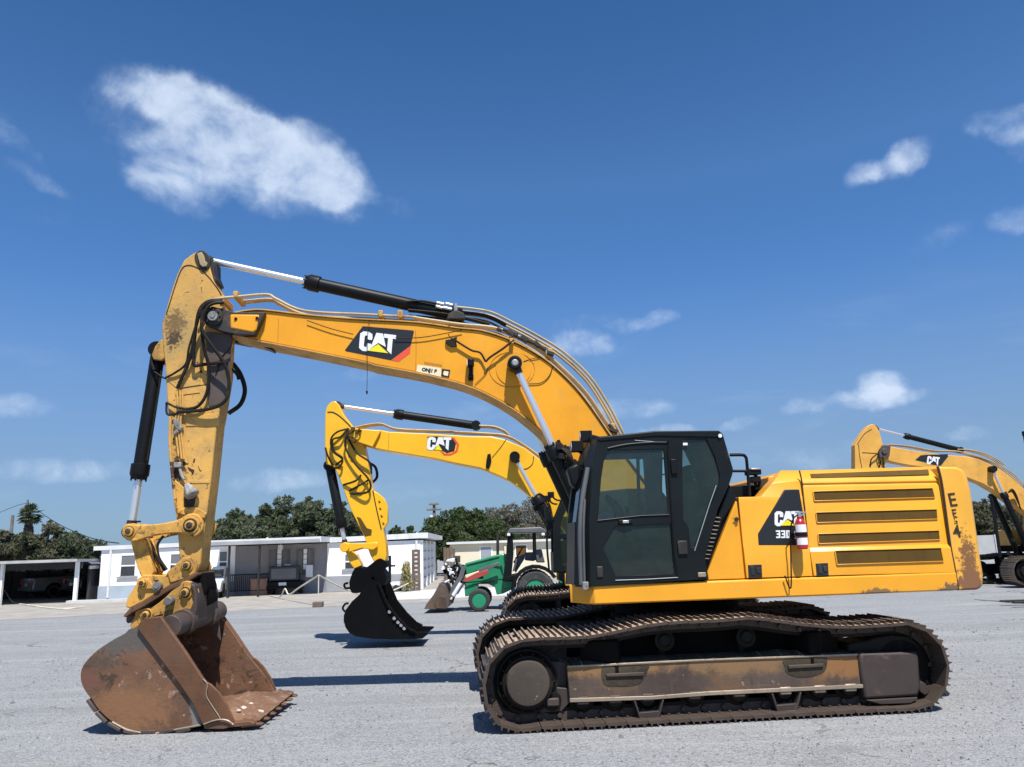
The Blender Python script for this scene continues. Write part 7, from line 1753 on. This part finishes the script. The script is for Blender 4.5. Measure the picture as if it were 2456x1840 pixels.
# loose chips of stone over the near gravel
rnd = random.Random(21); b = MB()
for k in range(5500):
    u = rnd.random(); d = 5.2+11*u**1.4; x = rnd.uniform(-.72, .72)*d; s_ = rnd.uniform(.005, .014)*(1+.05*d)
    if rnd.random() < .03: s_ *= 1.9
    a = rnd.uniform(0, 6.28); P_ = []
    for j in range(4): r_ = s_*rnd.uniform(.6, 1.2); P_.append((x+r_*cos(a+j*1.57), d+r_*sin(a+j*1.57), -.002))
    for j in range(4): P_.append((x+(P_[j][0]-x)*.55, d+(P_[j][1]-d)*.55, s_*rnd.uniform(.5, .9)))
    b.add(P_, [(0, 1, 5, 4), (1, 2, 6, 5), (2, 3, 7, 6), (3, 0, 4, 7), (4, 5, 6, 7)])
M['chips'] = paint('gravel_chips', (.26, .265, .27), .9, vary=.3, fine=(.15, .15, .155), fsc=6, fth=.52, bump=0)
tag(b.build('loose_gravel', M['chips'], None, None), 'loose chips of grey stone scattered over the near part of the yard', 'gravel', kind='stuff')
xx = px(262, 1400).x; MB().bb(xx-.05, xx+.05, -.1, -.0, .1, zEL).build('downpipe', M['fascia'], OB, None); xx = px(1000, 1400).x; MB().bb(xx-.05, xx+.05, -.1, -.0, .1, zE).build('downpipe', M['fascia'], OB, None)
# ================================================================ light, sky, camera
def setup_world():
    sx, sy, sz = .16, -.50, 1.0
    el = atan2(sz, hypot(sx, sy)); az = atan2(sx, sy)    # compass angle from +Y towards +X
    w = bpy.data.worlds.new("World"); SC.world = w; w.use_nodes = True
    nt = w.node_tree; nt.nodes.clear()
    sky = nt.nodes.new('ShaderNodeTexSky'); sky.sky_type = 'NISHITA'; sky.sun_disc = False
    sky.sun_elevation = el; sky.sun_rotation = az; sky.altitude = 300; sky.air_density = SKY['air']; sky.dust_density = SKY['haze']; sky.ozone_density = SKY['ozone']
    tc = N(nt, 'ShaderNodeTexCoord').outputs['Generated']
    dirn = N(nt, 'ShaderNodeVectorMath', operation='NORMALIZE', i_0=tc).outputs[0]
    # warp the direction a little so cloud edges are ragged
    wn = N(nt, 'ShaderNodeTexNoise', i_Vector=dirn, i_Scale=15, i_Detail=6, i_Roughness=.6)
    wv = N(nt, 'ShaderNodeVectorMath', operation='SUBTRACT', i_0=wn.outputs['Color']); wv.inputs[1].default_value = (.5, .5, .5)
    ws = N(nt, 'ShaderNodeVectorMath', operation='SCALE', i_0=wv.outputs[0]); ws.inputs['Scale'].default_value = .035
    dw = N(nt, 'ShaderNodeVectorMath', operation='ADD', i_0=dirn, i_1=ws.outputs[0]).outputs[0]
    tot = None
    for (px, py, rx, ry, ang, wt) in CLOUDS:
        c = ray(px, py).normalized()
        t1 = Vector((0, 0, 1)).cross(c).normalized()*-1; t2 = c.cross(t1)*-1
        if t2.z < 0: t2 = -t2
        ca, sa = cos(radians(ang)), sin(radians(ang))
        u = (t1*ca+t2*sa); v = (t2*ca-t1*sa)
        sub = N(nt, 'ShaderNodeVectorMath', operation='SUBTRACT', i_0=dw); sub.inputs[1].default_value = c
        k = FPX/ray(px, py).length*ray(px, py).length
        du = N(nt, 'ShaderNodeVectorMath', operation='DOT_PRODUCT', i_0=sub.outputs[0]); du.inputs[1].default_value = u*(1850/rx)
        dv = N(nt, 'ShaderNodeVectorMath', operation='DOT_PRODUCT', i_0=sub.outputs[0]); dv.inputs[1].default_value = v*(1850/ry)
        q = mul(nt, mul(nt, du.outputs['Value'], du.outputs['Value']), mul(nt, dv.outputs['Value'], dv.outputs['Value']), 'ADD')
        e = N(nt, 'ShaderNodeMapRange', interpolation_type='SMOOTHSTEP', i_Value=q)
        e.inputs['From Min'].default_value = 0; e.inputs['From Max'].default_value = 1.6; e.inputs['To Min'].default_value = wt; e.inputs['To Max'].default_value = 0
        tot = e.outputs[0] if tot is None else mul(nt, tot, e.outputs[0], 'ADD')
    tot = N(nt, 'ShaderNodeClamp', i_Value=tot, i_Max=1.25).outputs[0]
    n1 = noise(nt, dirn, 16, 10, .62, .3)
    n2 = noise(nt, dirn, 5, 4, .5)
    n3 = noise(nt, dirn, 34, 8, .6, .2)
    nn = mul(nt, mul(nt, n1, .7), mul(nt, n3, .3), 'ADD')
    d = mul(nt, tot, mul(nt, mul(nt, nn, .5, 'SUBTRACT'), 2.5), 'ADD')
    dens = mul(nt, ramp(nt, d, .0, 1.9), ramp(nt, tot, .0, .35))
    # faint veils low in the sky
    sep = N(nt, 'ShaderNodeSeparateXYZ', i_0=dirn).outputs
    mp = N(nt, 'ShaderNodeMapping', i_Vector=dirn); mp.inputs['Scale'].default_value = (1, 1, 4)
    veil = mul(nt, ramp(nt, noise(nt, mp.outputs[0], 5, 8, .6, .4), .52, .80), mul(nt, ramp(nt, sep[2], .0, .08), ramp(nt, sep[2], .10, .34, True)))
    dens = mul(nt, dens, mul(nt, veil, .35), 'ADD')
    dens = N(nt, 'ShaderNodeClamp', i_Value=dens).outputs[0]
    gr = N(nt, 'ShaderNodeMixRGB', blend_type='MULTIPLY', i_0=1.0, i_1=sky.outputs[0]); gr.inputs[2].default_value = SKY['tint']
    hz = ramp(nt, sep[2], SKY['hz0'], SKY['hz1'], True)
    g2 = mixc(nt, mul(nt, hz, SKY['hzf']), gr.outputs[0], SKY['hzc'])
    cr = nt.nodes.new('ShaderNodeValToRGB'); nt.links.new(sep[2], cr.inputs[0]); el_ = cr.color_ramp.elements
    for k_, (z_, c_) in enumerate(((0, (.62, .63, .66)), (.12, (.66, .66, .69)), (.31, (.72, .82, .89)), (.44, (.93, .95, .93)), (.60, (.66, .80, .83)), (.9, (.62, .76, .80)))):
        e_ = el_[k_] if k_ < 2 else el_.new(z_)
        e_.position = z_; e_.color = c4(c_)
    gm = N(nt, 'ShaderNodeMixRGB', blend_type='MULTIPLY', i_0=1.0, i_1=g2, i_2=cr.outputs[0]); g2 = gm.outputs[0]
    cc = mixc(nt, ramp(nt, mul(nt, n1, mul(nt, dens, .5), 'ADD'), .45, .95), SKY['cl0'], SKY['cl1'])
    fin = mixc(nt, mul(nt, dens, .88), g2, cc)
    bg = N(nt, 'ShaderNodeBackground', i_0=fin); bg.inputs[1].default_value = SKY['strength']
    o = N(nt, 'ShaderNodeOutputWorld'); nt.links.new(bg.outputs[0], o.inputs[0])
    L = bpy.data.lights.new('sun', 'SUN'); L.energy = SKY['sun']; L.angle = radians(.53); L.color = (1.0, .955, .89)
    so_ = bpy.data.objects.new('sun', L); COL.objects.link(so_)
    so_.rotation_euler = Vector((sx, sy, sz)).to_track_quat('Z', 'Y').to_euler(); so_.location = (20, -30, 60)
SKY = dict(air=1.0, haze=.6, ozone=2.2, tint=(.67, 1.05, 1.44, 1), hz0=.0, hz1=.40, hzf=.6, hzc=(4.4, 6.0, 8.2), cl0=(4.9, 6.3, 8.8), cl1=(7.2, 8.3, 9.9), strength=.066, sun=4.2)
CLOUDS = [ # px, py, rx, ry, tilt, weight
    (420, 240, 140, 55, -8, .85), (540, 310, 180, 78, -24, 1.0), (510, 395, 200, 62, -6, .65), (725, 385, 140, 85, -16, 1.1), (800, 430, 95, 66, -20, .9), (590, 460, 250, 44, -4, .65), (280, 245, 80, 50, 10, .4), (400, 460, 110, 40, -20, .5), (660, 350, 90, 60, -30, .5), (390, 350, 90, 40, 0, .4), (930, 490, 60, 24, -20, .2),
    (2075, 415, 44, 30, 10, .7), (2125, 405, 46, 26, 10, .55), (2180, 375, 42, 34, 25, .7), (2410, 300, 70, 34, -5, .6), (2440, 525, 60, 36, 0, .65), (2450, 345, 40, 40, 0, .35), (2260, 570, 60, 30, 20, .25),
    (1380, 825, 90, 36, 0, .8), (1570, 765, 56, 24, 5, .75), (1400, 770, 90, 30, 10, .3), (1500, 775, 50, 20, 0, .35),
    (2110, 955, 92, 24, 0, 1.0), (2115, 922, 52, 30, 0, 1.0), (1925, 978, 56, 20, -5, .5), (1770, 1013, 50, 15, 8, .55), (1590, 1035, 90, 20, 3, .7), (1510, 975, 110, 26, 0, .45),
    (2325, 1040, 55, 16, 0, .5), (2020, 1085, 130, 32, 5, .55), (45, 980, 80, 28, -5, .55), (150, 1130, 190, 26, 3, .5), (690, 1150, 130, 26, 2, .6), (940, 1180, 120, 36, 0, .3), (5, 310, 50, 36, -30, .35), (90, 430, 90, 18, -25, .28), (40, 345, 70, 20, -30, .3), (120, 520, 60, 22, -10, .2), (860, 895, 60, 20, 0, .3)]
setup_world()
cam = bpy.data.cameras.new('camera'); cam.sensor_width = 36; cam.lens = 36*FPX/2456; cam.clip_end = 5000; cam.clip_start = .1
co = bpy.data.objects.new('camera', cam); COL.objects.link(co)
co.matrix_world = Matrix(((_r.x, _u.x, -_f.x, 0), (_r.y, _u.y, -_f.y, 0), (_r.z, _u.z, -_f.z, CAMH), (0, 0, 0, 1)))
SC.camera = co
SC.view_settings.view_transform = 'Standard'; SC.view_settings.look = 'None'; SC.view_settings.gamma = 1; SC.view_settings.exposure = EXPOSURE
SC.render.resolution_x = 1024; SC.render.resolution_y = 767
SC.cycles.max_bounces = 8; SC.cycles.transparent_max_bounces = 24
